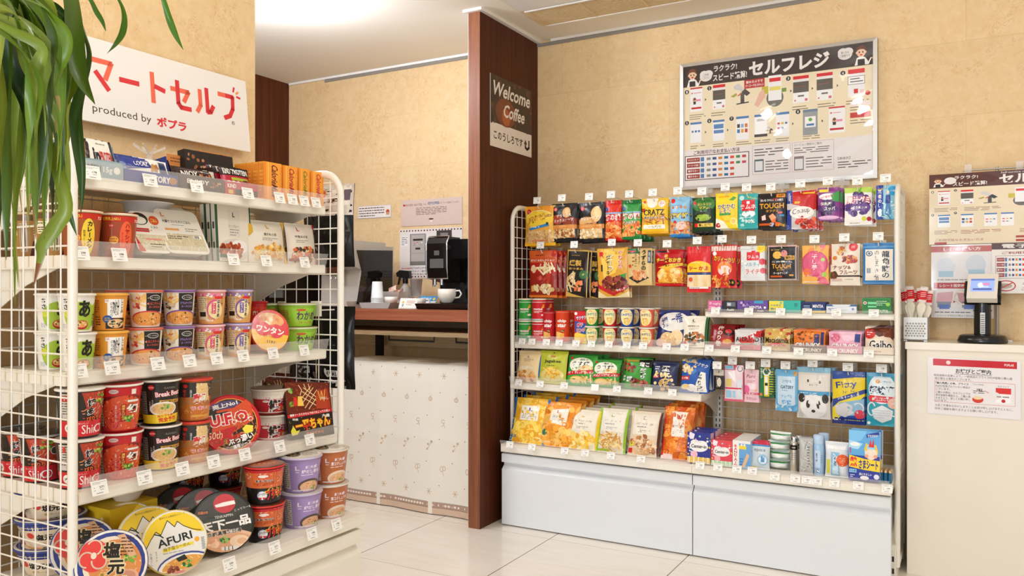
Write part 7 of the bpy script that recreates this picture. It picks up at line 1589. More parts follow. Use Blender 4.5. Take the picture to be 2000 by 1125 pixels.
# ------------------------------------------------------------------ framed poster above the snack rack
def phone(x, y, w, h, kind):
    s = "R %.3f %.3f %.3f %.3f f4f2f0;" % (x, y, x + w, y + h)
    r = lambda a, b, c, d, col: "R %.3f %.3f %.3f %.3f %s;" % (x + a * w, y + b * h, x + c * w, y + d * h, col)
    if kind == 'r0': return s + r(0, .94, 1, 1, 'c8222a') + r(.1, .74, .2, .8, 'd8404a') + "D %.3f %.3f %.3f %.3f 1 d8404a;" % (x + .25 * w, y + .74 * h, x + .9 * w, y + .8 * h) + "C %.3f %.3f .018 e8b898;C %.3f %.3f .012 7a4a2a;" % (x + .35 * w, y + .46 * h, x + .35 * w, y + .52 * h) + r(.25, .3, .45, .42, '2a2622') + r(.5, .42, .85, .5, 'e88aa8') + r(.08, .1, .92, .18, 'c8222a')
    if kind == 'cam': return s + r(0, .88, 1, 1, 'd8242a') + r(.05, .8, .95, .87, 'e9e4e0') + r(0, .38, 1, .78, '5a554a') + r(.1, .6, .8, .62, 'a0503a') + r(.3, .22, .7, .28, '6a6864') + r(.08, .06, .18, .12, 'd8606a') + r(.75, .05, .92, .14, 'd8606a')
    if kind == 'list': return s + r(0, .84, 1, 1, 'd8242a') + r(.0, .45, 1, .74, 'fbfaf8') + "L 3a3634 .003 %.3f %.3f %.3f %.3f %.3f %.3f %.3f %.3f %.3f %.3f;" % (x, y + .45 * h, x + w, y + .45 * h, x + w, y + .74 * h, x, y + .74 * h, x, y + .45 * h) + "D %.3f %.3f %.3f %.3f 2 5a5450;" % (x + .12 * w, y + .5 * h, x + .9 * w, y + .7 * h) + r(.35, .12, .6, .28, 'd8302a') + r(.72, .1, .95, .24, 'f0c8c8')
    c = {'b1': '4a7ab0', 'b2': '4a7ab0', 'bank': '4a7ab0', 'qr': '4a7ab0', 'b3': '4a7ab0'}.get(kind, '6a8098')
    s += r(0, .9, 1, 1, c)
    if kind == 'b1': s += r(.12, .5, .3, .6, '4a7ab0') + r(.4, .5, .58, .6, '4a7ab0') + r(.68, .5, .86, .6, '4a7ab0')
    if kind == 'b2': s += r(.08, .58, .92, .8, '5a86b8') + r(.08, .36, .92, .52, '5a86b8')
    if kind == 'bank':
        for i in range(3):
            for j in range(2): s += r(.08 + .3 * i, .3 + .22 * j, .3 + .3 * i, .46 + .22 * j, ['4a7ab0', 'e0a83a', 'c8402a', '3a3634', '8fb0d0', 'd87a3a'][i + 3 * j])
    if kind == 'qr': s += r(.08, .12, .92, .86, 'fbfaf8') + r(0, 0, 1, .12, '3a3634') + r(.2, .7, .8, .8, 'c9c6c2')
    if kind == 'b3':
        for i in range(3): s += r(.12 + .28 * i, .5, .3 + .28 * i, .58, ['d8404a', 'e0b03a', '4a6a9a'][i])
        s += r(.12, .3, .3, .38, 'd8606a') + r(.4, .3, .58, .38, '8fa0c0')
    if kind == 'ok': s = "R %.3f %.3f %.3f %.3f 9a9c9c;" % (x, y, x + w, y + h) + r(0, .9, 1, 1, '6a8098') + r(.14, .3, .86, .72, 'f4f2f0') + "C %.3f %.3f .014 5aa83a;" % (x + .5 * w, y + .6 * h) + r(.24, .36, .76, .44, '4a7ab0')
    return s
def staff(x, y, k, hair):
    """generic shop helper: round head, hair, apron, one raised hand (units of poster height k)"""
    a = .854 / .595
    X = lambda q: x + q * k / a
    Y = lambda q: y + q * k
    E_ = lambda cx, cy, rx, ry, c: "E %.4f %.4f %.4f %.4f %s;" % (X(cx), Y(cy), rx * k / a, ry * k, c)
    s = "P f3efe8 " + ' '.join('%.4f %.4f' % (X(p), Y(q)) for p, q in ((-.45, -.95), (-.3, -.4), (-.1, -.3), (.12, -.3), (.3, -.42), (.5, -.75), (.62, -.5), (.68, -.56), (.52, -.95))) + ";"
    s += "P 2a2420 " + ' '.join('%.4f %.4f' % (X(p), Y(q)) for p, q in ((-.24, -.95), (-.24, -.5), (.24, -.5), (.26, -.95))) + ";"
    s += E_(.7, -.5, .1, .05, 'f0c8a4') + E_(0, .12, .36, .42, hair) + E_(0, 0, .31, .34, 'f0c8a4') + E_(-.31, 0, .06, .09, 'f0c8a4') + E_(.31, 0, .06, .09, 'f0c8a4')
    s += "P %s " % hair + ' '.join('%.4f %.4f' % (X(p), Y(q)) for p, q in ((-.33, .06), (-.3, .34), (0, .46), (.3, .34), (.33, .06), (.2, .22), (-.05, .26), (-.22, .2))) + ";"
    s += E_(-.12, .02, .05, .07, '2a1c16') + E_(.12, .02, .05, .07, '2a1c16') + E_(0, -.18, .1, .07, 'c8402a') + E_(-.2, -.1, .05, .035, 'eaa890') + E_(.2, -.1, .05, .035, 'eaa890')
    return s
def stand_pic(x, y, k):
    a = .854 / .595
    P = lambda c, *q: "P %s " % c + ' '.join('%.4f %.4f' % (x + q[i] * k / a, y + q[i + 1] * k) for i in range(0, len(q), 2)) + ";"
    return P('3a3430', -.5, -.62, .5, -.55, .5, -.45, -.45, -.52) + P('4a433e', -.15, -.5, .15, -.48, .15, .3, -.15, .3) + P('3a3430', -.1, .35, .2, .62, .62, .22, .34, 0) + P('d0ccc8', -.7, .9, -.3, 1.1, .1, .62, -.05, .4, -.3, .55, -.66, .65) + P('a8a040', -.95, .1, -.5, .34, -.4, .16, -.7, .0) + P('d8402a', -.4, .1, -.2, .26, -.14, .34, -.1, .2, -.3, .06)
def pay(x0, y0, x1, y1):
    s = "R %.3f %.3f %.3f %.3f f0ebe6;L 5a2a24 .006 %.3f %.3f %.3f %.3f %.3f %.3f %.3f %.3f %.3f %.3f;" % (x0, y0, x1, y1, x0, y0, x1, y0, x1, y1, x0, y1, x0, y0)
    n = ['クレジットカード', 'バーコード決済', '電子マネー', '電子マネー']
    for i in range(4):
        yy = y1 - (i + .7) * (y1 - y0) / 4.3; hh = (y1 - y0) * .085
        s += "R %.3f %.3f %.3f %.3f a03228;T %s %.3f %.3f %.3f %.3f w b;R %.3f %.3f %.3f %.3f 4a7ab0;" % (x0 + .01, yy - hh, x0 + .085, yy + hh, n[i], x0 + .047, yy, .06, hh, x0 + .09, yy - hh, x0 + .11, yy + hh)
        for j, c in enumerate(['8a8680', '3a4a8c', 'd8802a', '2a6a9a', 'd8402a', '3a8a4a', 'c83a4a'][:7 if i < 2 else 5]):
            s += "R %.3f %.3f %.3f %.3f %s;" % (x0 + .125 + j * .033, yy - hh * .6, x0 + .147 + j * .033, yy + hh * .6, c)
    return s
def dial_no(n, x, y): return "C %.3f %.3f .018 2a2420;T %d %.3f %.3f .008 .02 w b;" % (x, y, n, x, y)
def arrow(x, y): return "P 2a2420 %.3f %.3f %.3f %.3f %.3f %.3f;" % (x, y - .012, x + .008, y, x, y + .012)
PO = "R 0 .3 1 .83 efdfbd;R 0 0 1 .3 ece4de;R 0 .83 1 1 3c2e26;T ラクラク! .24 .955 .13 .05 f0e8e0 b;T スピード精算! .265 .88 .19 .06 f0e8e0 b;T セルフレジ .58 .915 .42 .12 f0e8e0 B;E .13 .9 .035 .04 e9e2dc;E .12 .92 .025 .03 e9e2dc;E .145 .92 .025 .03 e9e2dc;T ご利用 .13 .915 .03 .02 3a2c24;T ください .13 .89 .04 .02 3a2c24;E .865 .93 .035 .04 e9e2dc;E .855 .95 .025 .03 e9e2dc;E .88 .95 .025 .03 e9e2dc;T 使い方の .865 .945 .04 .02 3a2c24;T ご説明です .865 .92 .05 .02 3a2c24;"
PO += staff(.052, .925, .1, '7a4426') + staff(.943, .93, .1, '6a3a22')
PO += dial_no(1, .02, .79) + phone(.04, .62, .07, .2, 'r0') + arrow(.125, .71) + "D .035 .55 .13 .6 3 8a7a60;" + dial_no(2, .15, .8) + phone(.17, .62, .07, .2, 'cam') + "D .16 .56 .26 .6 2 8a7a60;" + stand_pic(.335, .7, .1) + "R .345 .76 .455 .83 b8282a;T 前のカメラで .4 .81 .09 .024 w b;T バーコードをスキャン .4 .78 .1 .024 w b;E .51 .66 .045 .07 6a665e;R .475 .64 .545 .84 f2f0ee;R .48 .79 .54 .82 d8242a;R .48 .72 .54 .75 e8d86a;R .44 .7 .475 .76 c8b83a;P e8b8a0 .4 .62 .42 .6 .46 .68 .45 .74 .43 .72;R .545 .7 .57 .73 7a9a3a;" + arrow(.59, .7)
PO += dial_no(3, .58, .8) + phone(.605, .6, .08, .21, 'cam') + arrow(.7, .7) + phone(.725, .6, .08, .21, 'cam') + arrow(.825, .7) + "D .6 .54 .7 .58 2 8a7a60;D .73 .54 .82 .58 2 8a7a60;" + dial_no(4, .855, .79) + phone(.88, .6, .08, .21, 'list') + "C .975 .62 .018 c8302a;D .87 .54 .98 .58 2 8a7a60;"
PO += dial_no(5, .02, .53) + phone(.04, .36, .065, .17, 'b1') + arrow(.125, .44) + dial_no(6, .15, .53) + phone(.17, .36, .065, .17, 'b2') + arrow(.25, .44) + dial_no(7, .275, .53) + phone(.3, .35, .07, .19, 'bank') + phone(.4, .36, .07, .18, 'qr') + stand_pic(.485, .4, .035) + phone(.515, .35, .07, .19, 'b3') + arrow(.6, .44) + dial_no(8, .63, .53) + phone(.655, .34, .075, .2, 'ok') + arrow(.75, .44) + phone(.785, .34, .08, .2, 'r0') + "R .89 .44 .99 .48 c8302a;R .89 .53 .99 .56 f3e6e0;D .89 .49 .99 .53 2 8a7a60;D .89 .39 .99 .43 2 8a7a60;"
for xx in (.04, .17, .3, .4, .515, .655): PO += "D %.3f .305 %.3f .34 2 8a7a60;" % (xx, xx + .085)
PO += "T ご利用可能なお支払い方法 .19 .275 .26 .035 6a2a22 b;" + pay(.01, .05, .37, .25)
PO += "L d0a8a0 .003 .39 .06 .39 .29 .59 .29 .59 .06 .39 .06;D .4 .2 .57 .27 3 5a5048;R .4 .08 .45 .18 5a6a70;R .405 .09 .445 .165 e6e4e2;D .46 .08 .58 .17 4 6a6058;L d0a8a0 .003 .6 .06 .6 .29 .81 .29 .81 .06 .6 .06;T バージョン更新のご案内 .68 .27 .14 .02 4a4038;D .61 .2 .79 .25 3 5a5048;R .61 .07 .66 .18 8a7a78;R .615 .08 .655 .16 e6e4e2;D .67 .08 .8 .17 4 6a6058;T 【連絡先】 .86 .14 .06 .02 4a4038;D .83 .06 .99 .12 3 4a4038"
PYY = WY - .022
X0, f0 = atY(1328.5, PYY); X1, f1 = atY(1713.5, PYY)
z1_ = (zat(126.8, f0) + zat(71.9, f1)) / 2; z0_ = (zat(371.9, f0) + zat(347.2, f1)) / 2
t = thing('framed_poster', 'large silver framed self checkout poster on the back wall', 'poster', ((X0 + X1) / 2, PYY, (z0_ + z1_) / 2))
W2, H2 = (X1 - X0) / 2, (z1_ - z0_) / 2
fr = MB()
prof = [(0, 0), (-.018, 0), (-.018, .012), (-.003, .012), (0, .008)]
for (ax, ay, bx, by) in ((-W2, -H2, W2, -H2), (W2, -H2, W2, H2), (W2, H2, -W2, H2), (-W2, H2, -W2, -H2)):
    dx, dy = (bx - ax), (by - ay); L = math.hypot(dx, dy); dx /= L; dy /= L; nx, ny = -dy, dx; b = .016
    o1, o2 = (ax, ay), (bx, by); i1, i2 = (ax + (dx + nx) * b, ay + (dy + ny) * b), (bx + (-dx + nx) * b, by + (-dy + ny) * b)
    fr.face([(o1[0], -.003, o1[1]), (o2[0], -.003, o2[1]), (i2[0], -.006, i2[1]), (i1[0], -.006, i1[1])]); fr.face([(o1[0], .018, o1[1]), (o2[0], .018, o2[1]), (o2[0], -.003, o2[1]), (o1[0], -.003, o1[1])]); fr.face([(i1[0], -.006, i1[1]), (i2[0], -.006, i2[1]), (i2[0], .004, i2[1]), (i1[0], .004, i1[1])])
fr.build('frame', mat('satin_aluminium', 'd9d6d0', .3, .55), t)
mb = MB(); w, h = W2 - .016, H2 - .016
NG = 16
mb.grid([[((2 * i / NG - 1) * w, .003 + .0012 * math.sin(i * 1.1 + j * .7) * math.sin(j * .9), (2 * j / NG - 1) * h) for i in range(NG + 1)] for j in range(NG + 1)], hexcol('ece5df'))
ink(mb, PO, w / h, lambda u, v, q: ((2 * u - 1) * w, .0015 - q, (2 * v - 1) * h))
mb.build('poster_sheet', PAPER, t)
mb = MB(); NG = 26
mb.grid([[((1 - 2 * i / NG) * w, -.003 - .0022 * math.sin(i * .55 + j * .35 + 1) * math.sin(j * .5 + .4 * math.sin(i * .4)), (2 * j / NG - 1) * h) for i in range(NG + 1)] for j in range(NG + 1)], (.8, .8, .8))
def glossy_clear(name, alpha, rough):
    m = bpy.data.materials.new(name); m.use_nodes = True
    nt = m.node_tree; nt.nodes.remove(nt.nodes['Principled BSDF'])
    tr = nt.nodes.new('ShaderNodeBsdfTransparent'); gl = nt.nodes.new('ShaderNodeBsdfGlossy'); gl.inputs['Roughness'].default_value = rough
    fr_ = nt.nodes.new('ShaderNodeFresnel'); fr_.inputs[0].default_value = 1.5
    mx = nt.nodes.new('ShaderNodeMixShader')
    nt.links.new(fr_.outputs[0], mx.inputs[0]); nt.links.new(tr.outputs[0], mx.inputs[1]); nt.links.new(gl.outputs[0], mx.inputs[2])
    nt.links.new(mx.outputs[0], nt.nodes['Material Output'].inputs[0])
    return m
FILMCLEAR = glossy_clear('clear_cover_film', .1, .03)
mb.build('cover_film', FILMCLEAR, t)
for px in (1380, 1528, 1645):
    X, f = atY(px, PYY - .01)
    mb = MB(); mb.box(-.03, -.012, -.008, .03, .012, .012); mb.tube([(0, 0, -.006), (0, 0, -.04)], .008, 10); mb.box(-.012, -.014, .0, .012, -.012, .02)
    tag(put('poster_clip', mb.mesh('poster_clip', clear_mat('clear_acrylic', 'f4f2ee', .3, .05)), None, (X, PYY - .008, z0_ - .016)), 'clear plastic clip under the framed poster, ' + {1380: 'left end', 1528: 'middle', 1645: 'right end'}[px], 'clip', 'clips under the framed poster')
# ------------------------------------------------------------------ checkout counter at the right
KX0, KX1, KY0, KZ = -.206, 1.3, 3.469, .896
t = thing('checkout_counter', 'plain cream checkout counter at the right of the snack rack', 'counter', (0, 0, 0))
CREAM = mat('cream_laminate', 'e9e0d0', .4)
mb = MB(); mb.box(KX0 + .006, KY0 + .008, 0, KX1, WY - .002, KZ - .0275); mb.build('counter_body', CREAM, t)
mb = MB(); mb.box(KX0, KY0, KZ - .027, KX1, WY - .002, KZ); mb.build('countertop', mat('countertop_cream', 'efe6d6', .3), t)
NOT = "R .06 .86 .96 .98 c8202a;C .23 .92 .035 f0d8d0;T POPLAR .88 .92 .1 .04 f3e6e0 b;T お詫びとご案内 .5 .78 .38 .085 3a342e b;L 3a342e .006 .3 .725 .7 .725;T 商品価格の変更により、一部商品のプライスPOP価格と購入価 .49 .69 .84 .042 3a342e;T 格が異なる場合がございます。 .28 .635 .4 .042 3a342e;L d88a80 .006 .08 .22 .08 .6 .94 .6 .94 .22 .08 .22;T 「無人売店」の為、プライス .27 .555 .36 .04 3a342e b;T POPが変更されていない商品が .28 .5 .38 .04 3a342e;T ございます。 .17 .45 .16 .04 3a342e;T ご購入の際は、セルフレジでの .28 .39 .38 .04 3a342e;T 表示金額を確認の上、ご購入頂 .28 .34 .38 .04 3a342e;T きますよう、宜しくお願い申し .28 .29 .38 .04 3a342e;T 上げます。 .15 .245 .14 .04 3a342e;T プライスPOP .55 .56 .12 .03 5a5048;T 182 .57 .47 .06 .04 k b;D .5 .4 .62 .46 2 5a5048;E .55 .3 .06 .06 d8402a;E .55 .33 .05 .03 f0d8a8;L c8302a .008 .62 .46 .7 .4;T セルフレジ .82 .55 .12 .03 5a5048;R .74 .42 .9 .52 d8302a;R .74 .26 .9 .42 f6f3f0;E .72 .38 .07 .07 ece6e2;C .82 .3 .03 c8202a;D .75 .34 .88 .4 1 a;T 大変ご不便をおかけしますことお詫び申し上げますとともに、 .5 .16 .84 .042 3a342e;T 何卒ご理解を賜りますようお願い申し上げます。 .42 .1 .68 .042 3a342e"
Yn = KY0 + .006
X0, f0 = atY(1812, Yn); X1, f1 = atY(1994, Yn)
sheet('counter_notice', 'laminated apology notice with red band on the counter front', 'notice', ((X0, Yn, zat(807, f0)), (X1 - X0, -.001, -.002), (0, 0, zat(697.5, f0) - zat(807, f0))), NOT, GLOSSY, .001, 'ebe6e6', wob=.0012)
# spoon holder
X, f = atY(1789, 3.55)
t = thing('spoon_holder', 'white perforated plastic holder full of wrapped spoons on the counter corner', 'holder', (X, 3.56, KZ + .0005))
hw, hh = .044, .094
mb = MB(); 
for sx, sy in ((1, 1), (1, -1), (-1, 1), (-1, -1)): mb.box(sx * hw * .8 - .006, sy * hw * .8 - .006, 0, sx * hw * .8 + .006, sy * hw * .8 + .006, .006)
for a in ((-hw, -hw, hw, -hw + .002), (-hw, hw - .002, hw, hw), (-hw, -hw, -hw + .002, hw), (hw - .002, -hw, hw, hw)): mb.box(a[0], a[1], .006, a[2], a[3], hh)
mb.box(-hw, -hw, .005, hw, hw, .008)
for i in range(7):
    for j in range(6): ink(mb, "C .5 .5 .5 9a9488", 1, lambda u, v, q, i=i, j=j: (-.03 + i * .01 + (.005 if j % 2 else 0) + (u - .5) * .0075 - .003, -hw - q, .022 + j * .0095 + (v - .5) * .0075))
mb.build('holder_body', mat('holder_plastic', rough=.35, attr=True) , t)
for k in range(11):
    rr = random.Random(k)
    x, y = X + rr.uniform(-.03, .03) , 3.56 + rr.uniform(-.026, .026)
    s = thing('wrapped_spoon', 'white plastic spoon in clear wrapper with red printed tip, standing in the holder', 'spoon', (x, y, KZ + .010 + rr.uniform(0, .022)), rr.uniform(-.5, .5), 'wrapped spoons in the holder')
    s.rotation_euler = (R_(rr.uniform(-8, 8)), R_(rr.uniform(-11, 11)), rr.uniform(-.4, .4))
    mb = MB(); rows = []
    for z, wd in ((0, .004), (.06, .005), (.088, .009), (.1, .014), (.118, .015), (.13, .009), (.134, .002)): rows.append([(-wd, -.002, z), (0, .001, z), (wd, -.002, z)])
    mb.grid(rows); mb.build('spoon_body', mat('spoon_ivory', 'f0e6d2', .3), s)
    b_ = bag('wrapper', .03, .195, .006, "R 0 .74 1 .93 d8222a;T SPOON .5 .84 .5 .1 w b v", 'f0ece6', .03, seed=k)
    me = bpy.data.meshes.new('wrapper'); m2 = MB()
    for z0, z1, c in ((.132, .142, 'e9d8d0'), (.142, .178, 'd8222a'), (.178, .19, 'efe2da')):
        m2.box(-.013, -.002, z0, .013, .002, z1, hexcol(c))
    for z in (.153, .16, .167): m2.face([(-.009, -.0022, z), (.009, -.0022, z + .003), (.009, -.0022, z + .005), (-.009, -.0022, z + .002)], hexcol('f4e6e2'))
    m2.build('wrapper_tip', FILM, s)
# payment terminal on its stand
X, f = atY(1919, 3.565)
t = thing('payment_terminal', 'card payment terminal on a black pillar stand on the counter', 'payment terminal', (X, 3.565, KZ + .0005))
mb = MB(); mb.lathe([(.001, 0), (.082, 0), (.085, .006), (.078, .026), (.07, .03), (.001, .03)], 40); mb.build('base', BLACKP, t)
mb = MB(); mb.tube([(0, 0, .03), (0, 0, .17)], .029, 24); mb.tube([(0, 0, .12), (0, 0, .125)], .0315, 24); p = mb.build('pillar', BLACKP, t)
mb = MB(); mb.face([(-.008, -.0305, .035), (.008, -.0305, .035), (.008, -.0305, .115), (-.008, -.0305, .115)], hexcol('d8d8d6'))
for k in range(9): mb.face([(-.006, -.0308, .04 + k * .008), (.006, -.0308, .04 + k * .008), (.006, -.0308, .043 + k * .008), (-.006, -.0308, .043 + k * .008)], hexcol('5a5a58'))
mb.build('spec_label', PAPER, p)
th = bpy.data.objects.new('terminal_head', MB().mesh('terminal_head', [BLACKP])); C.objects.link(th); th.parent = t
th.location = (0, -.02, .205); th.rotation_euler = (R_(-35), 0, R_(-6))
mb = MB()
q = [(-.052, -.05), (.052, -.05), (.052, .05), (-.052, .05)]
mb.box(-.06, -.002, -.03, -.05, .03, .035); mb.box(.05, -.002, -.03, .06, .03, .035); mb.box(-.06, .018, -.05, .06, .034, .04)
th.data = mb.mesh('terminal_head', [BLACKP])
mb = MB(); mb.box(-.05, -.012, -.052, .05, .017, .062); hd = mb.build('card_reader', mat('reader_white', 'e6e0d4', .3), th)
mb = MB(); ink(mb, "R 0 0 1 1 8fa6e0;R 0 .86 1 1 5a72b8;E .42 .5 .12 .2 e6eaf6;R .5 .5 .8 .66 d87aa8;R .1 .1 .9 .24 4a5a9a;D .5 .3 .9 .42 1 w", 1.35, lambda u, v, q: ((u - .5) * .078, -.0124 - q, -.02 + v * .058))
sm = bpy.data.materials.new('lit_screen'); sm.use_nodes = True
b = sm.node_tree.nodes['Principled BSDF']; a = sm.node_tree.nodes.new('ShaderNodeVertexColor'); a.layer_name = 'Col'
sm.node_tree.links.new(a.outputs[0], b.inputs['Base Color']); sm.node_tree.links.new(a.outputs[0], b.inputs['Emission Color']); b.inputs['Emission Strength'].default_value = .55; b.inputs['Roughness'].default_value = .15
mb.build('screen', sm, hd)
mb = MB(); mb.tube([(-.05, .0, .19), (-.085, .01, .195), (-.095, .02, .17), (-.07, .02, .145), (-.02, .0, .15), (.0, -.028, .14)], .0035, 8); mb.build('cable', mat('cable_white', 'e9e2d4', .4), t)
# posters behind the terminal, hung from a thin stand
Yp = WY - .05
def pw(p0, p1, yt, yb, ref=None):
    X0, f0 = atY(p0, Yp); X1, f1 = atY(p1, Yp)
    return X0, X1, zat(yt, f0), zat(yb, f0)
UP = PO.split(';T ご利用可能')[0]
X0, _, zt, zb = pw(1815, 1900, 342, 478)
wU = .62
UPA = "R 0 0 1 1 ead9b8;R 0 .8 1 1 5a3020;T ラクラク! .21 .94 .13 .05 f0e8e0 b;T スピード精算! .23 .85 .19 .06 f0e8e0 b;T セルフレジ .6 .89 .42 .13 f0e8e0 B;T Self-service_checkout .5 .975 .2 .025 f0e8e0;E .12 .9 .035 .05 e9e2dc;" + staff(.05, .9, .085, '8a4a26') + dial_no(1, .02, .75) + phone(.05, .56, .07, .2, 'r0') + dial_no(2, .15, .76) + phone(.18, .56, .07, .2, 'cam') + stand_pic(.34, .62, .1) + "E .51 .58 .045 .07 6a665e;R .475 .56 .545 .76 f2f0ee;R .48 .71 .54 .74 d8242a;R .44 .62 .475 .68 c8b83a;" + dial_no(3, .6, .77) + phone(.63, .55, .08, .2, 'cam') + dial_no(4, .76, .77) + phone(.8, .55, .08, .2, 'list') + "D .03 .46 .16 .52 3 8a6a5a;D .2 .46 .4 .52 3 8a6a5a;D .62 .46 .78 .52 3 8a6a5a;" + dial_no(5, .02, .42) + phone(.05, .24, .07, .18, 'b2') + dial_no(7, .15, .44) + phone(.18, .24, .07, .18, 'bank') + phone(.31, .24, .07, .18, 'b3') + phone(.4, .24, .07, .18, 'b3') + phone(.53, .26, .07, .18, 'qr') + stand_pic(.68, .33, .06) + dial_no(8, .74, .46) + phone(.78, .24, .09, .2, 'ok') + "D .03 .14 .16 .2 3 8a6a5a;D .18 .14 .4 .2 3 a0503c;D .5 .14 .7 .2 3 a0503c;T ご利用可能なお支払い方法 .17 .06 .27 .035 a04a3c;R .48 .07 .57 .1 b03a30;R .48 .02 .57 .05 b03a30;R .03 .0 .1 .03 b03a30;" + ';'.join('R %.2f .075 %.2f .095 %s' % (.6 + .04 * k, .62 + .04 * k, ['c8402a', '3a8a4a', 'd8a03a', '4a6a9a'][k % 4]) for k in range(9))
t = thing('poster_stand', 'thin grey pole stand carrying checkout posters behind the payment terminal', 'poster stand', (0, 0, 0))
Xp, fp = atY(1948, Yp + .012)
mb = MB(); mb.rod((Xp, Yp + .03, KZ + .004), (Xp, Yp + .03, zt + .02), .005, n=10); mb.build('pole', mat('pole_grey', 'a8a49c', .35, .5), t)
mb = MB(); mb.rod((X0 + .12, Yp + .022, zt + .012), (X0 + wU, Yp + .022, zt + .012), .003, n=8); mb.build('cross_bar', CHROME, t)
mb = MB(); mb.box(Xp - .05, Yp + .006, KZ + .0005, Xp + .05, Yp + .046, KZ + .006); mb.build('foot_plate', CHROME, t)
for px in (1891, 1992):
    Xc, _ = atY(px, Yp); mb = MB(); mb.box(Xc - .012, Yp + .009, zt - .012, Xc + .012, Yp + .028, zt + .035); mb.build('clip', clear_mat('clear_acrylic', 'f4f2ee', .3, .05), t)
sheet('checkout_poster', 'cream and brown checkout guide poster hung on the pole stand', 'poster', ((X0, Yp, zb), (wU, 0, 0), (0, 0, zt - zb)), UPA, GLOSSY, .002, 'ead9b8', wob=.003)
LO_ = "R 0 .9 1 .98 c06a66;T レジの使い方 .5 .94 .6 .05 f0e6e2 b;E .24 .7 .16 .12 d8dde4;R .12 .56 .36 .64 a9c6d8;E .72 .72 .16 .14 d0d6de;R .6 .56 .86 .66 a9c6d8;D .1 .5 .9 .54 1 9a908a;R .04 .4 .64 .48 b03a36;T レシート紙交換 .34 .44 .4 .045 f0e6e2 b;P d8a8b0 .1 .34 .36 .36 .34 .2 .08 .2;R .1 .14 .32 .22 8a8f98;R .13 .12 .3 .18 5a78c0;P d8a8b0 .42 .34 .7 .34 .78 .2 .46 .2;R .5 .14 .72 .22 8a8f98;R .53 .12 .7 .18 5a78c0;P b03a36 .36 .2 .4 .22 .36 .24;D .06 .06 .94 .09 1 4a4038;T レシートが切れた時はご協力お願いします .5 .03 .8 .025 4a4038"
X0b, X1b, ztb, zbb = pw(1819, 1941, 479, 620)
sheet('guide_sheet', 'glossy white receipt paper guide below the checkout guide poster, behind the terminal', 'notice', ((X0b, Yp - .004, zbb), (X1b - X0b, 0, 0), (0, 0, ztb - zbb)), LO_, GLOSSY, .001, 'e6e2e0', wob=.004)
X0c, _, ztc, zbc = pw(1937, 2000, 475, 573)
PAYA = "R 0 .87 1 1 5a4038;T 電子決済専用 .5 .935 .8 .09 f0e8e0 b;T ご利用可能なお支払い方法 .5 .8 .8 .055 a03a30 b;" + pay(.04, .3, .96, .74).replace('.060 ', '.060 ') + "A .14 .15 .09 .1 .02 0 360 c8302a;E .14 .15 .06 .05 b8a890;L c8302a .02 .08 .09 .2 .21;T お支払いに現金は .6 .2 .6 .06 4a4038;T ご使用いただけません .62 .09 .66 .06 4a4038"
sheet('payment_sheet', 'payment methods sheet with no cash symbol at the right of the terminal', 'notice', ((X0c, Yp - .007, zbc), (.34, 0, 0), (0, 0, ztc - zbc)), PAYA, GLOSSY, .001, 'ece6de', wob=.002)
# ------------------------------------------------------------------ hanging-leaf plant in front of the noodle rack
def at(px, py, f):
    u = (px - 1000.0) / FPX
    return Vector(((KX * u - KY) * f, (KY * u + KX) * f, zat(py, f)))
root = thing('potted_plant', 'tall potted dracaena with long strap leaves arching over the noodle rack end', 'plant', (-1.62, .70, 0))
RB_ = Vector(root.location)
mb = MB(); mb.lathe([(.001, 0), (.13, 0), (.17, .30), (.175, .32), (.16, .32), (.155, .27), (.001, .27)], 36); mb.build('pot', mat('pot_white', 'e6e0d6', .35), root)
mb = MB(); mb.disc(.155, .28, 28); mb.build('soil', mat('soil', '3a2a1c', .9, bump=(60, 1, .01)), root)
mb = MB(); mb.tube([(0, 0, .27), (.01, .0, .8), (-.01, .02, 1.35), (.0, .03, 1.72)], [.03, .027, .024, .02], 12); mb.build('trunk', mat('bark', '7a6448', .8, bump=(30, .8, .01)), root)
def leafmat():
    m = bpy.data.materials.new('strap_leaf'); m.use_nodes = True
    nt = m.node_tree; b = nt.nodes['Principled BSDF']
    a = nt.nodes.new('ShaderNodeVertexColor'); a.layer_name = 'Col'
    nt.links.new(a.outputs[0], b.inputs['Base Color']); b.inputs['Roughness'].default_value = .32
    tr = nt.nodes.new('ShaderNodeBsdfTranslucent'); nt.links.new(a.outputs[0], tr.inputs[0])
    mx = nt.nodes.new('ShaderNodeMixShader'); mx.inputs[0].default_value = .25
    nt.links.new(b.outputs[0], mx.inputs[1]); nt.links.new(tr.outputs[0], mx.inputs[2]); nt.links.new(mx.outputs[0], nt.nodes['Material Output'].inputs[0])
    return m
LEAF = leafmat()
GREEN = ['5a741e', '6c8424', '4a641c', '3a521a', '84963a', '2f4218', '56741e', '93a03a', '6a8a28', '5f7c22']
def catmull(P, n):
    out = []
    Q = [P[0] * 2 - P[1]] + P + [P[-1] * 2 - P[-2]]
    for i in range(1, len(Q) - 2):
        for k in range(n):
            t = k / n
            a, b, c, d = Q[i - 1], Q[i], Q[i + 1], Q[i + 2]
            out.append(.5 * ((2 * b) + (c - a) * t + (2 * a - 5 * b + 4 * c - d) * t * t + (3 * b - a - 3 * c + d) * t ** 3))
    out.append(P[-1])
    return out
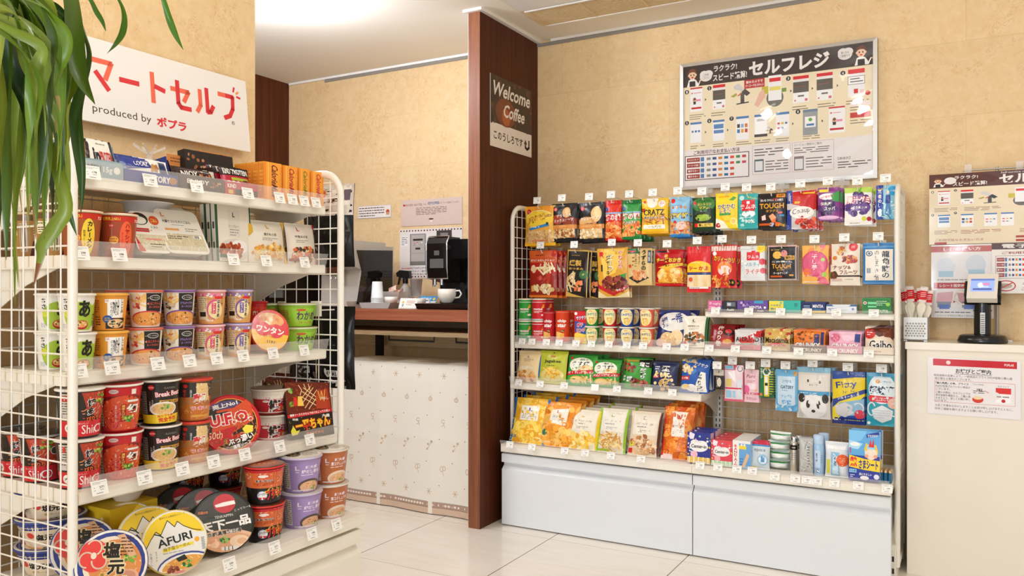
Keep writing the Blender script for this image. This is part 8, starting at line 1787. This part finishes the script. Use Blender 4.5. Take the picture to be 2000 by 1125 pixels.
def leaf(pts, w, rng, col, twist=1.0, tip=None, ph=None):
    P = catmull([Vector(p) for p in pts], 7)
    n = len(P)
    rows = []; cols = []
    base = Vector(hexcol(col))
    ph = rng.uniform(0, 6.28) if ph is None else ph
    tf = rng.uniform(.8, 1.6) * twist
    view = Vector((-1.2, .9, 0)).normalized()
    for i, p in enumerate(P):
        t = i / (n - 1)
        tg = (P[min(i + 1, n - 1)] - P[max(i - 1, 0)]).normalized()
        s0 = tg.cross(view)
        if s0.length < .05: s0 = tg.orthogonal()
        s0.normalize()
        nn = tg.cross(s0)
        a = ph + tf * math.sin(t * 5.5 + ph) 
        s = s0 * math.cos(a) + nn * math.sin(a)
        up = tg.cross(s)
        ww = w * (.45 + .55 * math.sin(min(1, t * 1.8 + .15) * PI / 2)) * (1 - max(0, (t - .55) / .45) ** 1.7) + .0008
        rows.append([tuple(p + s * (k * ww * .5) + up * (-.18 * ww * (1 - k * k)) - RB_) for k in (-1, -.5, 0, .5, 1)])
    def cf(i, j):
        t = i / n
        c = base * (1.0 if j in (0, 3) else 1.12)
        if tip and t > .86: c = Vector(hexcol(tip))
        return tuple(c)
    m = MB(); m.grid(rows, colf=cf)
    m.build('leaf', LEAF, root)
rng = random.Random(11)
# leaves one can follow singly
FOL = [([(118, -60, 1.50), (137, -8, 1.48), (145, 57, 1.46), (148, 108, 1.46), (160, 156, 1.46), (186, 204, 1.45)], .034, '4e6a1c', .2, .3),
       ([(110, -40, 1.56), (148, 25, 1.55), (165, 70, 1.54), (174, 114, 1.54), (160, 168, 1.53), (148, 222, 1.52), (151, 270, 1.52), (158, 330, 1.52), (160, 380, 1.52), (158, 420, 1.52)], .024, '34521a', .5, .8),
       ([(20, -30, 1.42), (60, 18, 1.40), (95, 62, 1.40), (118, 115, 1.40), (120, 160, 1.41), (112, 215, 1.41), (118, 290, 1.42), (122, 335, 1.42)], .026, '3c5a20', .4, .4),
       ([(-20, 0, 1.38), (25, 28, 1.36), (45, 70, 1.36), (56, 120, 1.36), (70, 165, 1.37), (60, 200, 1.38)], .028, '84943a', .3, .2),
       ([(200, -40, 1.6), (232, 0, 1.62), (243, 30, 1.64), (240, 62, 1.65), (226, 86, 1.66), (209, 105, 1.66)], .015, '4a7420', .4, .9),
       ([(300, -40, 1.62), (318, -4, 1.63), (330, 35, 1.64), (343, 68, 1.64), (358, 97, 1.64)], .014, '4a7a22', .2, .7),
       ([(160, -20, 1.6), (177, 0, 1.6), (188, 22, 1.6), (200, 42, 1.6), (207, 61, 1.6)], .010, '4a7a22', .2, .6),
       ([(60, -20, 1.5), (100, 20, 1.5), (128, 50, 1.5), (125, 80, 1.5), (112, 110, 1.5), (100, 150, 1.5)], .022, '3a5c1c', .5, .5),
       ([(60, -10, 1.48), (110, 12, 1.5), (135, 45, 1.5), (150, 60, 1.5)], .012, '2c4a1a', .3, .5),
       ([(90, 0, 1.44), (120, 250, 1.44), (108, 300, 1.44), (128, 400, 1.43), (110, 440, 1.43), (84, 478, 1.43), (80, 500, 1.43), (66, 560, 1.43)], .026, '7a8c2c', .25, .2),
       ([(100, 60, 1.5), (118, 260, 1.5), (122, 330, 1.5), (128, 390, 1.5), (140, 430, 1.5), (150, 460, 1.5)], .012, '3a5c1c', .3, .4),
       ([(-40, 40, 1.38), (0, 60, 1.38), (20, 120, 1.38), (48, 190, 1.38), (50, 240, 1.38)], .03, '24401a', .2, .2)]
for pts, w, c, tw, ph in FOL:
    leaf([at(*p) for p in pts], w, rng, c, tw, '8a5a2a' if c == '7a8c2c' and len(pts) > 6 else None, ph)
for k in range(48):
    x1 = rng.uniform(-22, 138)
    y1 = rng.uniform(200, 440) if k % 3 else rng.uniform(430, 615)
    if x1 > 80: y1 = min(y1, 500)
    if y1 > 520: x1 = min(x1, 66)
    f = rng.uniform(1.26, 1.62)
    x0 = rng.uniform(-60, 50); y0 = rng.uniform(-60, 40)
    xm = x1 + rng.uniform(-12, 16)
    pts = [(x0, y0, f + .03), ((x0 + xm) / 2, y0 + (y1 - y0) * .1 + rng.uniform(-14, 6), f), (xm, y0 + (y1 - y0) * .3, f), (xm + rng.uniform(-9, 9), y0 + (y1 - y0) * .52, f), (x1 + rng.uniform(-8, 8), y0 + (y1 - y0) * .76, f), (x1, y1, f)]
    leaf([at(*p) for p in pts], rng.uniform(.015, .026), rng, rng.choice(GREEN), 1.0, 'a08a4a' if rng.random() < .15 else None)
